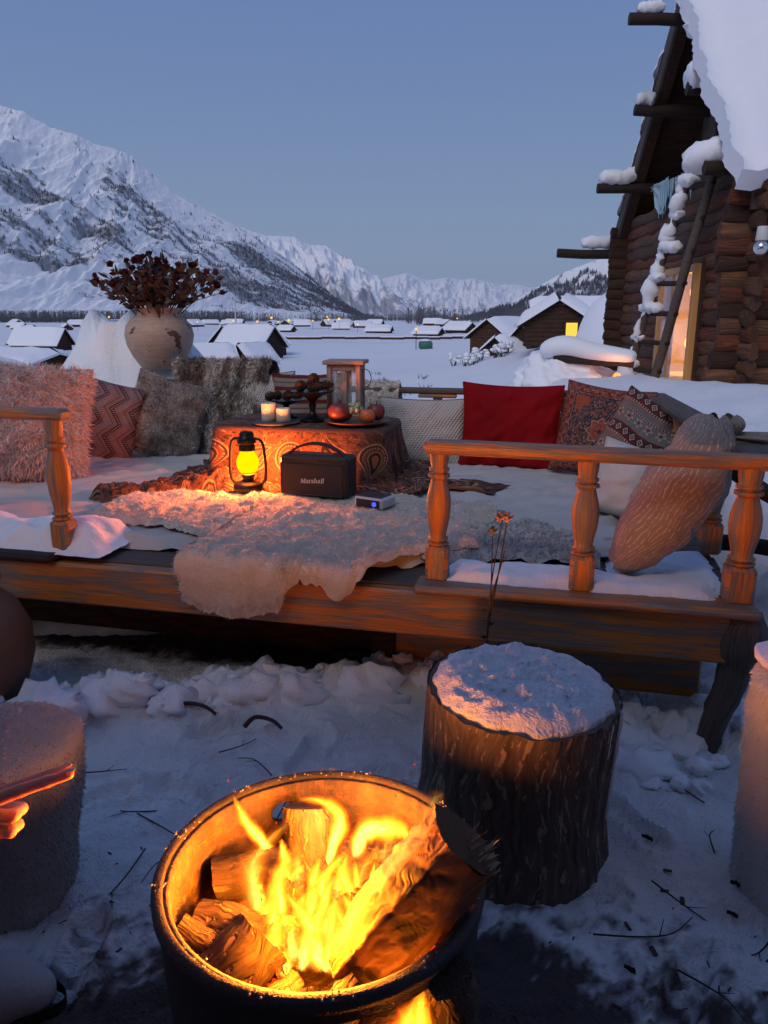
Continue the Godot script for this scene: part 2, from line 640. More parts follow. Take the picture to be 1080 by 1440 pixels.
func make_materials():
	M.snow = mat(lin(0.8, 0.82, 0.86), 0.75, null, Vector3.ONE * 1.7, T.crust, 1.2, true)
	M.snow.vertex_color_use_as_albedo = true
	M.snow_soft = mat(lin(0.8, 0.82, 0.86), 0.8, null, Vector3.ONE * 3.0, T.bump, 0.5, true)
	M.snow_far = mat(Color.WHITE, 0.9)
	M.snow_far.vertex_color_use_as_albedo = true
	M.hair = mat(Color.WHITE, 0.75)
	M.hair.vertex_color_use_as_albedo = true
	M.varnish = mat(Color.WHITE, 0.5, T.varnish, Vector3(0.9, 3.2, 1), T.grain, 0.25)
	M.varnish_post = mat(Color.WHITE, 0.42, T.varnish, Vector3(4, 4, 4), T.grain, 0.2, true)
	M.oldwood = mat(Color.WHITE, 0.8, T.oldwood, Vector3(1.0, 3.5, 1), T.grain, 0.3)
	M.darkwood = mat(Color(0.55, 0.45, 0.4), 0.85, T.oldwood, Vector3(1.0, 3.5, 1), T.grain, 0.3)
	M.log = mat(Color.WHITE, 0.85, T.logwood, Vector3(1, 1, 1), T.grain, 1.5)
	M.log_grey = mat(Color(0.8, 0.83, 0.86), 0.88, T.logwood, Vector3(1, 1, 1), T.grain, 1.5)
	M.log_red = mat(Color(0.95, 0.78, 0.68), 0.85, T.logwood, Vector3(1, 1, 1), T.grain, 1.5)
	M.log_dark = mat(Color(0.62, 0.6, 0.6), 0.9, T.logwood, Vector3(1, 1, 1), T.grain, 1.5)
	M.bark = mat(Color(1, 1, 1), 0.95, T.bark, Vector3(1, 1, 1), T.bark, 0.6)
	M.felt = mat(lin(0.46, 0.45, 0.43), 0.95, null, Vector3.ONE * 9, T.bump, 0.3, true)
	M.fleece = mat(lin(0.74, 0.67, 0.58), 0.95, null, Vector3.ONE * 7, T.crust, 1.2, true)
	M.fleece_pale = mat(lin(0.44, 0.42, 0.38), 0.9, null, Vector3.ONE * 5, T.crust, 1.0, true)
	M.cloth_dark = mat(lin(0.05, 0.035, 0.028), 0.9, null, Vector3.ONE * 7, T.crust, 0.5, true)
	M.paisley = mat(Color.WHITE, 0.85, T.paisley, Vector3.ONE, T.weave, 0.1)
	M.zigzag = mat(Color.WHITE, 0.92, T.zigzag, Vector3.ONE, T.weave, 0.15)
	M.carpet = mat(Color.WHITE, 0.92, T.carpet, Vector3.ONE, T.weave, 0.15)
	M.bands = mat(Color.WHITE, 0.92, T.bands, Vector3.ONE, T.weave, 0.15)
	M.stripes = mat(Color.WHITE, 0.92, T.stripes, Vector3.ONE, T.weave, 0.15)
	M.red = mat(lin(0.22, 0.006, 0.009), 0.9, null, Vector3(3, 3, 3), T.weave, 0.1)
	M.red.metallic_specular = 0.2
	M.knit = mat(lin(0.5, 0.47, 0.44), 0.95, null, Vector3(1.6, 1.6, 1), T.knit, 1.0)
	M.white_cloth = mat(lin(0.52, 0.5, 0.48), 0.95, null, Vector3(2, 2, 1), T.weave, 0.2)
	M.burlap = mat(Color.WHITE, 0.95, T.burlap, Vector3(1, 1, 1), T.weave, 0.2)
	M.clay = mat(Color.WHITE, 0.85, T.clay, Vector3(1, 1, 1), T.crust, 0.4)
	M.jar = mat(lin(0.11, 0.06, 0.035), 0.55, null, Vector3.ONE * 3, T.bump, 0.3, true)
	M.black_metal = mat(lin(0.012, 0.011, 0.01), 0.35)
	M.black_metal.metallic = 0.6
	M.black_cloth = mat(lin(0.018, 0.017, 0.017), 0.8, null, Vector3(60, 60, 60), T.weave, 0.05, true)
	M.black_vinyl = mat(lin(0.014, 0.013, 0.013), 0.5, null, Vector3.ONE * 40, T.crust, 0.05, true)
	M.crimson = mat(lin(0.2, 0.008, 0.008), 0.7)
	M.silver = mat(lin(0.6, 0.6, 0.58), 0.35)
	M.wax = mat(lin(0.6, 0.56, 0.48), 0.6)
	M.wax.subsurf_scatter_enabled = true
	M.wax.subsurf_scatter_strength = 0.3
	M.pale_wood = mat(Color.WHITE, 0.8, T.palewood, Vector3(4, 4, 4), T.grain, 0.1)
	M.iron = mat(Color.WHITE, 0.7, T.iron, Vector3.ONE * 4, T.crust, 0.4, true)
	M.soot = mat(lin(0.022, 0.017, 0.015), 0.6, null, Vector3.ONE * 5, T.crust, 0.5, true)
	M.char = mat(Color(0.8, 0.7, 0.62), 0.9, T.bark, Vector3(0.5, 3, 1), T.bark, 2.0)
	M.split = mat(Color.WHITE, 0.8, T.split, Vector3(2, 4, 1), T.grain, 0.6)
	M.pine = mat(lin(0.06, 0.028, 0.014), 0.8)
	M.glass = StandardMaterial3D.new()
	M.glass.albedo_color = Color(0.9, 0.93, 0.95, 0.12)
	M.glass.roughness = 0.05
	M.glass.transparency = BaseMaterial3D.TRANSPARENCY_ALPHA
	M.frame = mat(Color(1, 0.95, 0.9), 0.5, T.varnish, Vector3(2, 3, 1))
	M.frame.albedo_texture = null
	M.frame.albedo_color = lin(0.55, 0.28, 0.09)
	M.lit = glow(Color(1.0, 0.78, 0.3), 1.3)
	M.lit_dim = glow(Color(1.0, 0.6, 0.22), 0.7)
	M.shed = mat(Color(0.75, 0.66, 0.58), 0.9, T.logwood, Vector3(0.5, 0.5, 1), T.grain, 2.0)
	M.twig = mat(lin(0.03, 0.022, 0.018), 0.9)
	M.ice = StandardMaterial3D.new()
	M.ice.albedo_color = Color(0.72, 0.85, 0.9, 0.35)
	M.ice.roughness = 0.12
	M.ice.refraction_enabled = true
	M.ice.refraction_scale = 0.031
	M.ice.transparency = BaseMaterial3D.TRANSPARENCY_ALPHA

# ---------------------------------------------------------------- land
func bump2(x: float, z: float, cx: float, cz: float, rx: float, rz: float) -> float:
	var d := Vector2((x - cx) / rx, (z - cz) / rz).length_squared()
	return exp(-d)

func ground_height(x: float, z: float) -> float:
	var d := Vector2(x, z).length()
	var a := x / maxf(0.5, -z)
	var t := smoothstep(0.0, 0.3, a)
	var level := lerpf(-2.8, -0.15, t)
	var h := level * smoothstep(7.0, 32.0, d) if z < 0 else 0.0
	# bank of ploughed snow to the right of the day bed and up to the lodge
	h += 0.62 * smoothstep(1.38, 2.1, x) * smoothstep(-2.0, -3.6, z) * (1.0 - smoothstep(12.0, 20.0, d))
	h += 0.2 * bump2(x, z, 3.2, -6.5, 1.6, 2.0) + 0.12 * bump2(x, z, 2.6, -9.0, 1.2, 1.4)
	# heap behind the left part of the day bed, where the vase stands
	h += 1.3 * bump2(x, z, -1.6, -5.8, 0.8, 0.42) + 0.75 * bump2(x, z, -2.3, -6.05, 0.5, 0.4)
	h += 0.3 * nz(x * 2.3, z * 2.3, 7.0) * bump2(x, z, -2.0, -5.95, 0.8, 0.4)
	h += (0.05 * nz(x * 1.1, z * 1.1) + 0.035 * nz(x * 3.1, z * 3.1, 4.0)) * smoothstep(2.0, 4.5, d)
	h += 0.3 * nz(x * 0.07, z * 0.07, 2.0) * smoothstep(12.0, 40.0, d)
	h += 0.32 * absf(nz(x * 0.3, z * 0.16, 8.0)) * smoothstep(14.0, 20.0, d) * (1.0 - smoothstep(60.0, 90.0, d))
	h += 0.1 * nz(x * 0.9, z * 0.5, 5.0) * smoothstep(8.0, 14.0, d) * (1.0 - smoothstep(30.0, 50.0, d))
	if x > -2.3 and x < 2.1 and z > -3.45 and z < 0.8:  # the yard has a finer sheet of its own just above
		h -= 0.12 * smoothstep(0.0, 0.12, minf(minf(x + 2.3, 2.1 - x), minf(z + 3.45, 0.8 - z)))
	return h

func build_terrain():
	var g := Geo.new()
	var rings := 270
	var r0 := 0.3
	var k := log(13000.0 / r0)
	var f := func(a: float, b: float):
		var r: float = r0 * exp(k * b) - r0
		var t: float = -a * TAU
		var x: float = sin(t) * r
		var z: float = -2.0 - cos(t) * r
		return Vector3(x, ground_height(x, z), z)
	var tint := func(p, _u, _v):
		var d := Vector2(p.x, p.z).length()
		var s := 0.96 + 0.04 * nz(p.x * 0.02, p.z * 0.02)
		if d > 60 and d < 400:  # thin brush, tracks and fence litter sticking out of the far fields
			var w := smoothstep(0.42, 0.6, nz(p.x * 0.05, p.z * 0.016, 6.0))
			s *= 1.0 - 0.35 * w
		return Color(s, s, s)
	g.grid(420, rings, f, true, Vector2.ONE, tint)
	struct("snow_ground", g, M.snow)
	build_yard_snow()

func build_yard_snow():
	var nx := 372
	var nzc := 360
	var x0 := -2.25
	var z0 := -3.42
	var sx := 4.3 / nx
	var sz := 4.15 / nzc
	var h := PackedFloat32Array()
	h.resize((nx + 1) * (nzc + 1))
	for b in nzc + 1:
		for a in nx + 1:
			var x := x0 + a * sx
			var z := z0 + b * sz
			var v := 0.022 * nz(x * 1.7, z * 1.7) + 0.016 * nz(x * 6.0, z * 6.0, 3.0) + 0.007 * nz(x * 19.0, z * 19.0, 5.0)
			var d := Vector2(x + 0.1, z + 1.15).length()
			v += 0.03 * maxf(0.0, nz(x * 9.0, z * 9.0, 9.0)) * smoothstep(1.1, 0.5, d)
			v -= 0.02 * smoothstep(0.8, 0.3, d)
			v += 0.09 * bump2(z + 0.235 * x, 0.0, -2.78, 0.0, 0.17, 1.0) * (0.7 + 0.8 * nz(x * 4.0, z * 4.0, 2.0)) * smoothstep(0.5, 0.2, x)
			v += 0.1 * smoothstep(0.95, 1.5, x) * smoothstep(-1.9, -2.6, z)
			v += 0.5 * smoothstep(1.5, 2.05, x) * smoothstep(-2.0, -3.3, z)
			var e := minf(minf(a, nx - a), minf(b, nzc - b))
			v -= 0.16 * smoothstep(8.0, 0.0, e)
			h[b * (nx + 1) + a] = v
	# clods kicked out of the snow, footprints trodden into it
	var clods := []
	for q in 70:
		var x := rnd(-1.6, 0.3)
		clods.append([x, -2.85 - 0.2 * x + rnd(-0.12, 0.22), rnd(0.03, 0.085), 1.0])
	for q in 50:
		clods.append([rnd(0.55, 1.3), rnd(-2.75, -2.15), rnd(0.03, 0.08), 0.9])
	for q in 90:
		var t := rnd(0, TAU)
		var r := rnd(0.36, 0.95)
		clods.append([-0.1 + cos(t) * r, -1.15 + sin(t) * r, rnd(0.015, 0.05), 0.6])
	for q in 110:
		clods.append([rnd(-1.6, 1.5), rnd(-2.6, -0.9), rnd(0.008, 0.03), 0.7])
	for q in 26:
		clods.append([rnd(-1.5, 1.4), rnd(-2.5, -1.2), rnd(0.06, 0.13), -0.28])
	for q in clods:
		var r: float = q[2]
		var a0 := int((q[0] - r - x0) / sx)
		var b0 := int((q[1] - r - z0) / sz)
		for b in range(maxi(b0, 0), mini(b0 + int(2 * r / sz) + 2, nzc)):
			for a in range(maxi(a0, 0), mini(a0 + int(2 * r / sx) + 2, nx)):
				var dx: float = x0 + a * sx - q[0]
				var dz: float = z0 + b * sz - q[1]
				var w: float = r * r * (1.0 + 0.5 * nz(dx * 30 + q[0] * 40, dz * 30)) - dx * dx - dz * dz
				if w > 0:
					h[b * (nx + 1) + a] += w / r * q[3] * (0.8 if q[3] < 0 else 0.35)
	# boot prints with pushed-up rims
	for q in [[-0.62, -2.1, 0.5], [-0.45, -1.78, 0.9], [-0.25, -2.3, 1.9], [0.05, -2.2, 0.2], [0.72, -1.95, 1.1], [0.92, -1.55, 0.4], [0.68, -1.4, 2.2], [0.85, -1.15, 0.8], [-0.7, -1.45, 1.6], [-0.9, -2.05, 2.5], [0.9, -2.3, 0.1], [-0.3, -1.7, 0.3], [0.6, -1.1, 1.4], [-0.55, -2.45, 2.9]]:
		var ca := cos(q[2])
		var sa := sin(q[2])
		for b in range(maxi(0, int((q[1] - 0.2 - z0) / sz)), mini(nzc, int((q[1] + 0.2 - z0) / sz))):
			for a in range(maxi(0, int((q[0] - 0.2 - x0) / sx)), mini(nx, int((q[0] + 0.2 - x0) / sx))):
				var dx: float = x0 + a * sx - q[0]
				var dz: float = z0 + b * sz - q[1]
				var lx := dx * ca + dz * sa
				var lz := -dx * sa + dz * ca
				var wide := 0.05 - 0.012 * cos(lx * 22.0)
				var e := Vector2(lx / 0.14, lz / wide).length() + 0.12 * nz(dx * 30, dz * 30, q[0])
				var at: int = b * (nx + 1) + a
				h[at] -= 0.024 * smoothstep(1.0, 0.8, e) + 0.004 * smoothstep(0.9, 0.7, e) * signf(sin(lx * 190.0))
				h[at] += 0.014 * exp(-pow((e - 1.18) / 0.16, 2)) * (1.0 + nz(dx * 40, dz * 40, 7.0))
	var g := Geo.new()
	var f := func(u: float, v: float):
		var a := int(round(u * nx))
		var b := int(round(v * nzc))
		return Vector3(x0 + a * sx, h[b * (nx + 1) + a], z0 + b * sz)
	var tint := func(p, _u, _v):
		# ash, soot and bare earth trodden into the snow round the fire
		var d := Vector2((p.x + 0.05) * 0.8, p.z + 0.9).length()
		var n := 0.8 * nz(p.x * 3.2, p.z * 3.2, 12.0) + 0.7 * nz(p.x * 11.0, p.z * 11.0, 2.0) + 0.6 * nz(p.x * 30.0, p.z * 30.0, 22.0)
		var dirt := smoothstep(0.3, 0.7, smoothstep(1.15, 0.4, d) * 1.0 + n * 0.45)
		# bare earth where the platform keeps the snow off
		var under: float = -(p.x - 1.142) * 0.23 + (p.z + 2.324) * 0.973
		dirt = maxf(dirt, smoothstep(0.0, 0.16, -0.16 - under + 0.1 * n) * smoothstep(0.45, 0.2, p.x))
		var fleck := smoothstep(0.5, 0.62, nz(p.x * 34.0, p.z * 34.0, 5.0)) * smoothstep(1.5, 0.5, d) * 0.6
		var grime := 0.88 + 0.16 * nz(p.x * 2.0, p.z * 2.0, 30.0)
		var c := Color(grime, grime * 0.965, grime * 0.92)
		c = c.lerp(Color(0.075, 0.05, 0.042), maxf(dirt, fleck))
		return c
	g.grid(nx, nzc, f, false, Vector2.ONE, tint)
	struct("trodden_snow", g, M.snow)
	yard_h = h
	build_clods()
	yard_dim = [nx, nzc, x0, z0, sx, sz]

var yard_h: PackedFloat32Array
var yard_dim: Array

# broken chunks of snow thrown up by shovel and boots
func build_clods():
	yard_dim = [372, 360, -2.25, -3.42, 4.3 / 372, 4.15 / 360]
	var g := Geo.new()
	for q in 135:
		var x := rnd(-1.7, 0.35)
		var z := -2.8 - 0.22 * x + rnd(-0.12, 0.12)
		var r := rnd(0.015, 0.04) if q % 3 else rnd(0.06, 0.12)
		if q > 95 and q < 135:
			x = rnd(0.6, 1.25)
			z = rnd(-2.6, -2.1)
		elif q >= 135:
			var t := rnd(0, TAU)
			var d := rnd(0.4, 1.1)
			x = -0.05 + cos(t) * d * 1.2
			z = -1.1 + sin(t) * d
			r = rnd(0.004, 0.013)
		g.ball(Vector3(x, yard(x, z) + (r * 0.15 if r < 0.045 else -r * 0.25), z), Vector3(r * rnd(0.8, 1.4), r * rnd(0.6, 0.95), r), 18, 12, 0.6, noise, 0.9 / r if r < 0.045 else 1.5 / r)
	var o := obj("snow_clods", g, M.snow_soft)
	o.set_meta("kind", "stuff")
	tag(o, "broken lumps of snow strewn under the platform edge and round the fire", "snow")

func yard(x: float, z: float) -> float:
	var a := clampi(int((x - yard_dim[2]) / yard_dim[4]), 0, yard_dim[0])
	var b := clampi(int((z - yard_dim[3]) / yard_dim[5]), 0, yard_dim[1])
	return yard_h[b * (yard_dim[0] + 1) + a]

func along(pts: Array, u: float) -> Vector3:
	var t := clampf(u, 0, 1) * (pts.size() - 1)
	var k := mini(int(t), pts.size() - 2)
	var a := Vector3(pts[k][0], pts[k][1], pts[k][2])
	var b := Vector3(pts[k + 1][0], pts[k + 1][1], pts[k + 1][2])
	return a.lerp(b, t - k)

func slope_point(crest: Array, foot0: Vector3, foot1: Vector3, power: float, rough: float, size: float, skew: float, u: float, v: float) -> Vector3:
	var c := along(crest, u)
	var f := foot0.lerp(foot1, u)
	var p: Vector3
	if v < 0:
		p = c + (c - f) * (-v) * 0.7
		p.y = c.y * (1.0 + v * 1.4)
	else:
		p = c.lerp(f, v)
		p.y = f.y + (c.y - f.y) * pow(1.0 - v, power)
	# gullies and spurs run down the slope, slanting along it
	var s := u * size + v * skew
	var r := ridge_noise.get_noise_2d(s, v * 1.4 + 3.0)
	var r2 := ridge_noise.get_noise_2d(s * 3.1 + 7.0, v * 4.5)
	var amp := rough * c.y * smoothstep(-0.02, 0.3, absf(v)) * smoothstep(1.0, 0.75, v)
	p.y += amp * (r * 0.8 + r2 * 0.22)
	p.y += c.y * 0.008 * nz(u * size * 9.0, v * 9.0)
	p.y += c.y * 0.003 * nz(u * size * 40.0, v * 40.0)
	return p

func mountain(called: String, crest: Array, foot0: Vector3, foot1: Vector3, power: float, rough: float, size: float, skew: float, nu: int, nv: int, cover: Callable):
	var g := Geo.new()
	var f := func(a: float, b: float):
		return slope_point(crest, foot0, foot1, power, rough, size, skew, a, b * 1.2 - 0.2)
	var tint := func(p, a, b):
		var k: float = cover.call(a, b * 1.2 - 0.2)
		var s := 0.86 + 0.05 * nz(a * 60.0, b * 60.0)
		return Color(s, s, s * 1.02).lerp(Color(0.19, 0.19, 0.205), k)
	g.grid(nu, nv, f, false, Vector2.ONE, tint)
	struct(called, g, M.snow_far)

func tree_mesh(kind: int) -> ArrayMesh:
	var g := Geo.new()
	var r := RandomNumberGenerator.new()
	r.seed = 5 + kind
	if kind == 0:  # spruce: stacked ragged skirts
		for k in 4:
			var y := 0.12 + 0.21 * k
			var w := 0.24 * (1.0 - k * 0.21)
			for s in 7:
				var a := TAU * (s + r.randf() * 0.5) / 7
				var b := a + TAU / 7 * r.randf_range(0.7, 1.1)
				g.tri(Vector3(0, y + 0.3, 0), Vector3(cos(a) * w, y + r.randf_range(-0.04, 0.04), sin(a) * w), Vector3(cos(b) * w, y + r.randf_range(-0.04, 0.04), sin(b) * w))
	else:  # bare larch or birch: slim trunk and a haze of twigs
		g.tri(Vector3(-0.02, 0, 0), Vector3(0.02, 0, 0), Vector3(0, 1, 0))
		g.tri(Vector3(0, 0, -0.02), Vector3(0, 0, 0.02), Vector3(0, 1, 0))
		for s in 26:
			var y := r.randf_range(0.15, 0.9)
			var a := r.randf() * TAU
			var l := 0.26 * (1.05 - y) + 0.04
			var d := Vector3(cos(a) * l, r.randf_range(0.05, 0.2), sin(a) * l)
			g.tri(Vector3(0, y, 0), Vector3(0, y + 0.035, 0), Vector3(0, y, 0) + d)
	return g.mesh()

func scatter(called: String, spots: Array, kind: int, hmin: float, hmax: float, color: Color, label: String):
	var mm := MultiMesh.new()
	mm.transform_format = MultiMesh.TRANSFORM_3D
	mm.mesh = tree_mesh(kind)
	mm.instance_count = spots.size()
	for k in spots.size():
		var h := rnd(hmin, hmax)
		mm.set_instance_transform(k, Transform3D(Basis(Vector3.UP, rnd(0, TAU)).scaled(Vector3(h, h, h)), spots[k] - Vector3(0, 0.4, 0)))
	var o := MultiMeshInstance3D.new()
	o.name = numbered(called)
	o.multimesh = mm
	o.material_override = mat(color, 0.95)
	o.set_meta("kind", "stuff")
	o.set_meta("label", label)
	o.set_meta("category", "forest")
	add_child(o)

func cover_near(u: float, v: float) -> float:
	# scrub and rock on the big left slope, in bands that slant down to the right
	if v < -0.02:
		return 0.0
	var s := v * 5.0 - u * 2.6
	var a := 0.8 * nz(u * 3.4, s * 1.3 + 2.0, 1.0) + 0.6 * nz(u * 9.0, s * 3.4, 4.0) + 0.5 * nz(u * 26.0, s * 11.0, 9.0) + 0.4 * nz(u * 80.0, s * 34.0, 2.0)
	var b := 0.34 * smoothstep(0.06, 0.3, v) * smoothstep(0.92, 0.62, v) + 0.5 * smoothstep(0.4, 0.75, u) * smoothstep(1.0, 0.7, v) - 0.5
	b += 0.22 * bump2(u, v, 0.3, 0.55, 0.14, 0.16) + 0.2 * bump2(u, v, 0.42, 0.35, 0.1, 0.16)
	b -= 0.5 * bump2(u, v, 0.33, 0.28, 0.045, 0.16)  # the clean avalanche chute
	return smoothstep(-0.02, 0.22, a * 0.85 + b) * 0.85

func cover_mid(u: float, v: float) -> float:
	var a := nz(u * 9.0 + v * 2.0, v * 5.0, 5.0) + 0.5 * nz(u * 30.0, v * 18.0, 3.0) + 0.3 * nz(u * 90.0, v * 50.0, 8.0)
	return smoothstep(0.1, 0.45, a * 0.8 + 0.75 * smoothstep(0.3, 0.9, v) - 0.25 - 0.3 * smoothstep(0.15, 0.0, v)) * 0.75

func cover_far(u: float, v: float) -> float:
	var a := nz(u * 12.0 + v * 2.0, v * 4.0, 5.0) + 0.5 * nz(u * 40.0, v * 18.0, 3.0)
	return smoothstep(0.2, 0.6, a * 0.7 + 0.5 * smoothstep(0.4, 1.0, v) - 0.15) * 0.55

func cover_right(u: float, v: float) -> float:
	var s := u * 9.0 - v * 3.0
	var a := nz(s, v * 3.5, 15.0) + 0.5 * nz(s * 3.3, v * 9.0, 3.0) + 0.35 * nz(s * 12.0, v * 30.0, 8.0)
	return smoothstep(0.05, 0.3, a * 0.9 + 0.9 * smoothstep(0.1, 0.45, v + u * 0.25 - 0.1) - 0.25) * 0.85

func build_mountains():
	var near := [[-1521, 717, -2300], [-1340, 677, -2400], [-1232, 639, -2450], [-1136, 614, -2500], [-1087, 608, -2530], [-1027, 574, -2580], [-964, 563, -2640], [-935, 550, -2680], [-879, 543, -2750], [-849, 535, -2800], [-795, 484, -2850], [-727, 423, -2900], [-646, 386, -2980], [-558, 340, -3050], [-488, 305, -3100], [-397, 239, -3220], [-321, 183, -3300], [-265, 135, -3360], [-185, 80, -3450], [-102, 21, -3550], [0, -1, -3600]]
	var f0 := Vector3(-1150, -4, -1000)
	var f1 := Vector3(0, -4, -3500)
	mountain("mountain_near", near, f0, f1, 1.25, 0.085, 5.0, 1.3, 520, 260, cover_near)
	var mid := [[-1615, 776, -6200], [-1276, 684, -6100], [-1047, 653, -6000], [-959, 623, -6000], [-870, 601, -6030], [-741, 598, -6050], [-674, 595, -6070], [-562, 542, -6100], [-441, 540, -6130], [-378, 501, -6150], [-219, 406, -6200], [0, 274, -6300], [200, 158, -6400], [437, 14, -6500]]
	mountain("mountain_middle", mid, Vector3(-900, -4, -3600), Vector3(560, -4, -5600), 1.15, 0.2, 6.0, 0.6, 260, 120, cover_mid)
	var far := [[-481, 222, -9000], [-165, 388, -9300], [0, 469, -9500], [272, 539, -9600], [516, 454, -9700], [781, 492, -9800], [965, 472, -9900], [1107, 494, -10000], [1420, 417, -10000], [1686, 417, -10000], [1821, 383, -10000], [2087, 383, -10000], [2393, 460, -10000], [2751, 417, -10000]]
	mountain("mountain_far", far, Vector3(-400, -4, -6800), Vector3(2000, -4, -7000), 1.2, 0.26, 9.0, 0.4, 320, 110, cover_far)
	var right := [[2155, 547, -3300], [1798, 454, -3400], [1554, 410, -3500], [1322, 362, -3600], [1152, 322, -3650], [1048, 283, -3700], [991, 268, -3750], [922, 243, -3800], [851, 214, -3850], [778, 170, -3900], [703, 125, -3950], [624, 82, -4000], [543, 41, -4050], [423, -1, -4100]]
	mountain("mountain_right", right, Vector3(1500, -4, -2000), Vector3(400, -4, -4000), 1.15, 0.14, 5.0, -1.0, 260, 140, cover_right)
	# trees on the scrubby bands of the slopes
	var spots := []
	var tries := 0
	while spots.size() < 5200 and tries < 60000:
		tries += 1
		var u := rnd(0.05, 1.0)
		var v := rnd(0.02, 0.96)
		if cover_near(u, v) > 0.35 + rng.randf() * 0.5 or (v < 0.5 and rng.randf() < 0.03):
			spots.append(slope_point(near, f0, f1, 1.25, 0.085, 5.0, 1.3, u, v))
	scatter("slope_trees", spots, 0, 5, 12, lin(0.1, 0.1, 0.11), "dark scattered trees on the big snowy slope at left")
	spots = []
	for k in 5200:
		var u := rnd(0.25, 1.0)
		var v := rnd(0.12, 0.98)
		if cover_right(u, v) > rng.randf():
			spots.append(slope_point(right, Vector3(1500, -4, -2000), Vector3(400, -4, -4000), 1.15, 0.14, 5.0, -1.0, u, v))
	scatter("hillside_wood", spots, 0, 12, 22, lin(0.07, 0.072, 0.08), "dark wood on the hillside at right")
	# bare woods along the valley floor
	spots = []
	for k in 2600:
		var x := rnd(-620, -170)
		var z := rnd(-1060, -880)
		if nz(x * 0.01, z * 0.01, 3.0) > -0.3 - 0.3 * smoothstep(-200, -500, x):
			spots.append(Vector3(x, ground_height(x, z), z))
	for k in 2200:
		var t := rng.randf()
		var x := lerpf(-260, 420, t) + rnd(-30, 30)
		var z := lerpf(-1100, -2300, t) + rnd(-120, 120)
		if nz(x * 0.008, z * 0.008, 6.0) > -0.05:
			spots.append(Vector3(x, ground_height(x, z), z))
	for k in 900:
		var x := rnd(20, 190)
		var z := rnd(-900, -520)
		if nz(x * 0.02, z * 0.012, 16.0) > 0.0:
			spots.append(Vector3(x, ground_height(x, z), z))
	scatter("valley_wood", spots, 1, 8, 15, lin(0.1, 0.1, 0.105), "grey leafless wood along the foot of the mountains")

# ---------------------------------------------------------------- village
# one timber cabin: gable faces +z, ridge runs to -z. Base at y = 0.
func cabin(called: String, label: String, at: Vector3, turn: float, w: float, l: float, wall: float, rise: float, snow: float, lit: Array, group := "timber houses of the village", dark := false):
	var t := thing(called, label, "house", at, turn, group)
	var h := w / 2.0
	var g := Geo.new()
	var rows := int(ceil(wall / 0.3))
	for s in [-1.0, 1.0]:  # side walls, rounded courses of logs
		for k in rows:
			var y := wall * k / rows
			var y2 := wall * (k + 1) / rows
			var ym := (y + y2) / 2
			var a: float = s * h
			var b: float = s * (h + 0.07)
			for q in [[a, y, b, ym], [b, ym, a, y2]]:
				g.quad(Vector3(q[0], q[1], 0), Vector3(q[0], q[1], -l), Vector3(q[2], q[3], -l), Vector3(q[2], q[3], 0), Rect2(0, 0, l, 0.3))
	var all_rows := int(ceil((wall + rise) / 0.3))
	for z in [0.0, -l]:
		for k in all_rows:
			var y := (wall + rise) * k / all_rows
			var y2 := (wall + rise) * (k + 1) / all_rows
			var ym := (y + y2) / 2
			var o := 0.07 if z == 0.0 else -0.07
			for q in [[y, 0.0, ym, o], [ym, o, y2, 0.0]]:
				var wa: float = h * clampf((wall + rise - q[0]) / rise, 0, 1)
				var wb: float = h * clampf((wall + rise - q[2]) / rise, 0, 1)
				g.quad(Vector3(-wa, q[0], z + q[1]), Vector3(wa, q[0], z + q[1]), Vector3(wb, q[2], z + q[3]), Vector3(-wb, q[2], z + q[3]), Rect2(0, y, 2 * wa, 0.15))
	obj("wall", g, M.log_dark if dark else M.shed, t)
	var ang := atan2(rise, h)
	var span := sqrt(rise * rise + h * h) + 0.45
	for s in [-1.0, 1.0]:
		var dir := Vector3(s * cos(ang), -sin(ang), 0)
		var nn := Vector3(s * sin(ang), cos(ang), 0)
		var top := Vector3(0, wall + rise + 0.04, -l / 2)
		var bs := Basis(dir, nn, dir.cross(nn))
		g = Geo.new()
		g.box(top + dir * span / 2 + nn * 0.05, Vector3(span, 0.09, l + 0.9), 0.02, bs)
		var r := obj("roof", g, M.darkwood, t)
		g = Geo.new()
		var seed_off := rnd(0, 50)
		g.grid(10, 10, func(a: float, b: float):
			var e := minf(minf(a, 1.0 - a) * span, minf(b, 1.0 - b) * (l + 0.9))
			var e2 := minf((1.0 - a) * span, minf(b, 1.0 - b) * (l + 0.9))
			var th := snow * (0.25 + 0.75 * smoothstep(0.0, 0.5, e2)) * (1.0 + 0.25 * nz(a * 3 + seed_off, b * 5))
			var sag := 0.06 * smoothstep(0.3, 0.0, e2)
			return top + dir * (a * span + (0.12 if a > 0.99 else 0.0)) + bs.z * (b - 0.5) * (l + 1.05) + nn * (0.1 + th - sag * 1.5), false)
		g.grid(24, 2, func(a: float, b: float):  # the broken edge of the snow slab
			var q: float = a * 3.0
			var p := Vector2(q, 0) if q < 1 else (Vector2(1, q - 1) if q < 2 else Vector2(3 - q, 1))
			var th: float = snow * 0.25 * (1.0 + 0.3 * nz(a * 9 + seed_off, 3))
			return top + dir * (p.x * span + (0.12 if p.x > 0.99 else 0.0)) + bs.z * (p.y - 0.5) * (l + 1.05) + nn * (0.1 + th * b - 0.05 * (1.0 - b)))
		obj("roof_snow", g, M.snow_soft, r)
	for q in lit:  # [x, y, width, height, dim]
		g = Geo.new()
		g.box(Vector3(q[0], q[1], 0.1), Vector3(q[2] + 0.16, q[3] + 0.16, 0.06), 0.01)
		var fr := obj("window_frame", g, M.darkwood, t)
		g = Geo.new()
		g.box(Vector3(q[0], q[1], 0.125), Vector3(q[2], q[3], 0.03), 0.004)
		obj("window", g, M.lit_dim if q[4] else M.lit, fr)
	return t

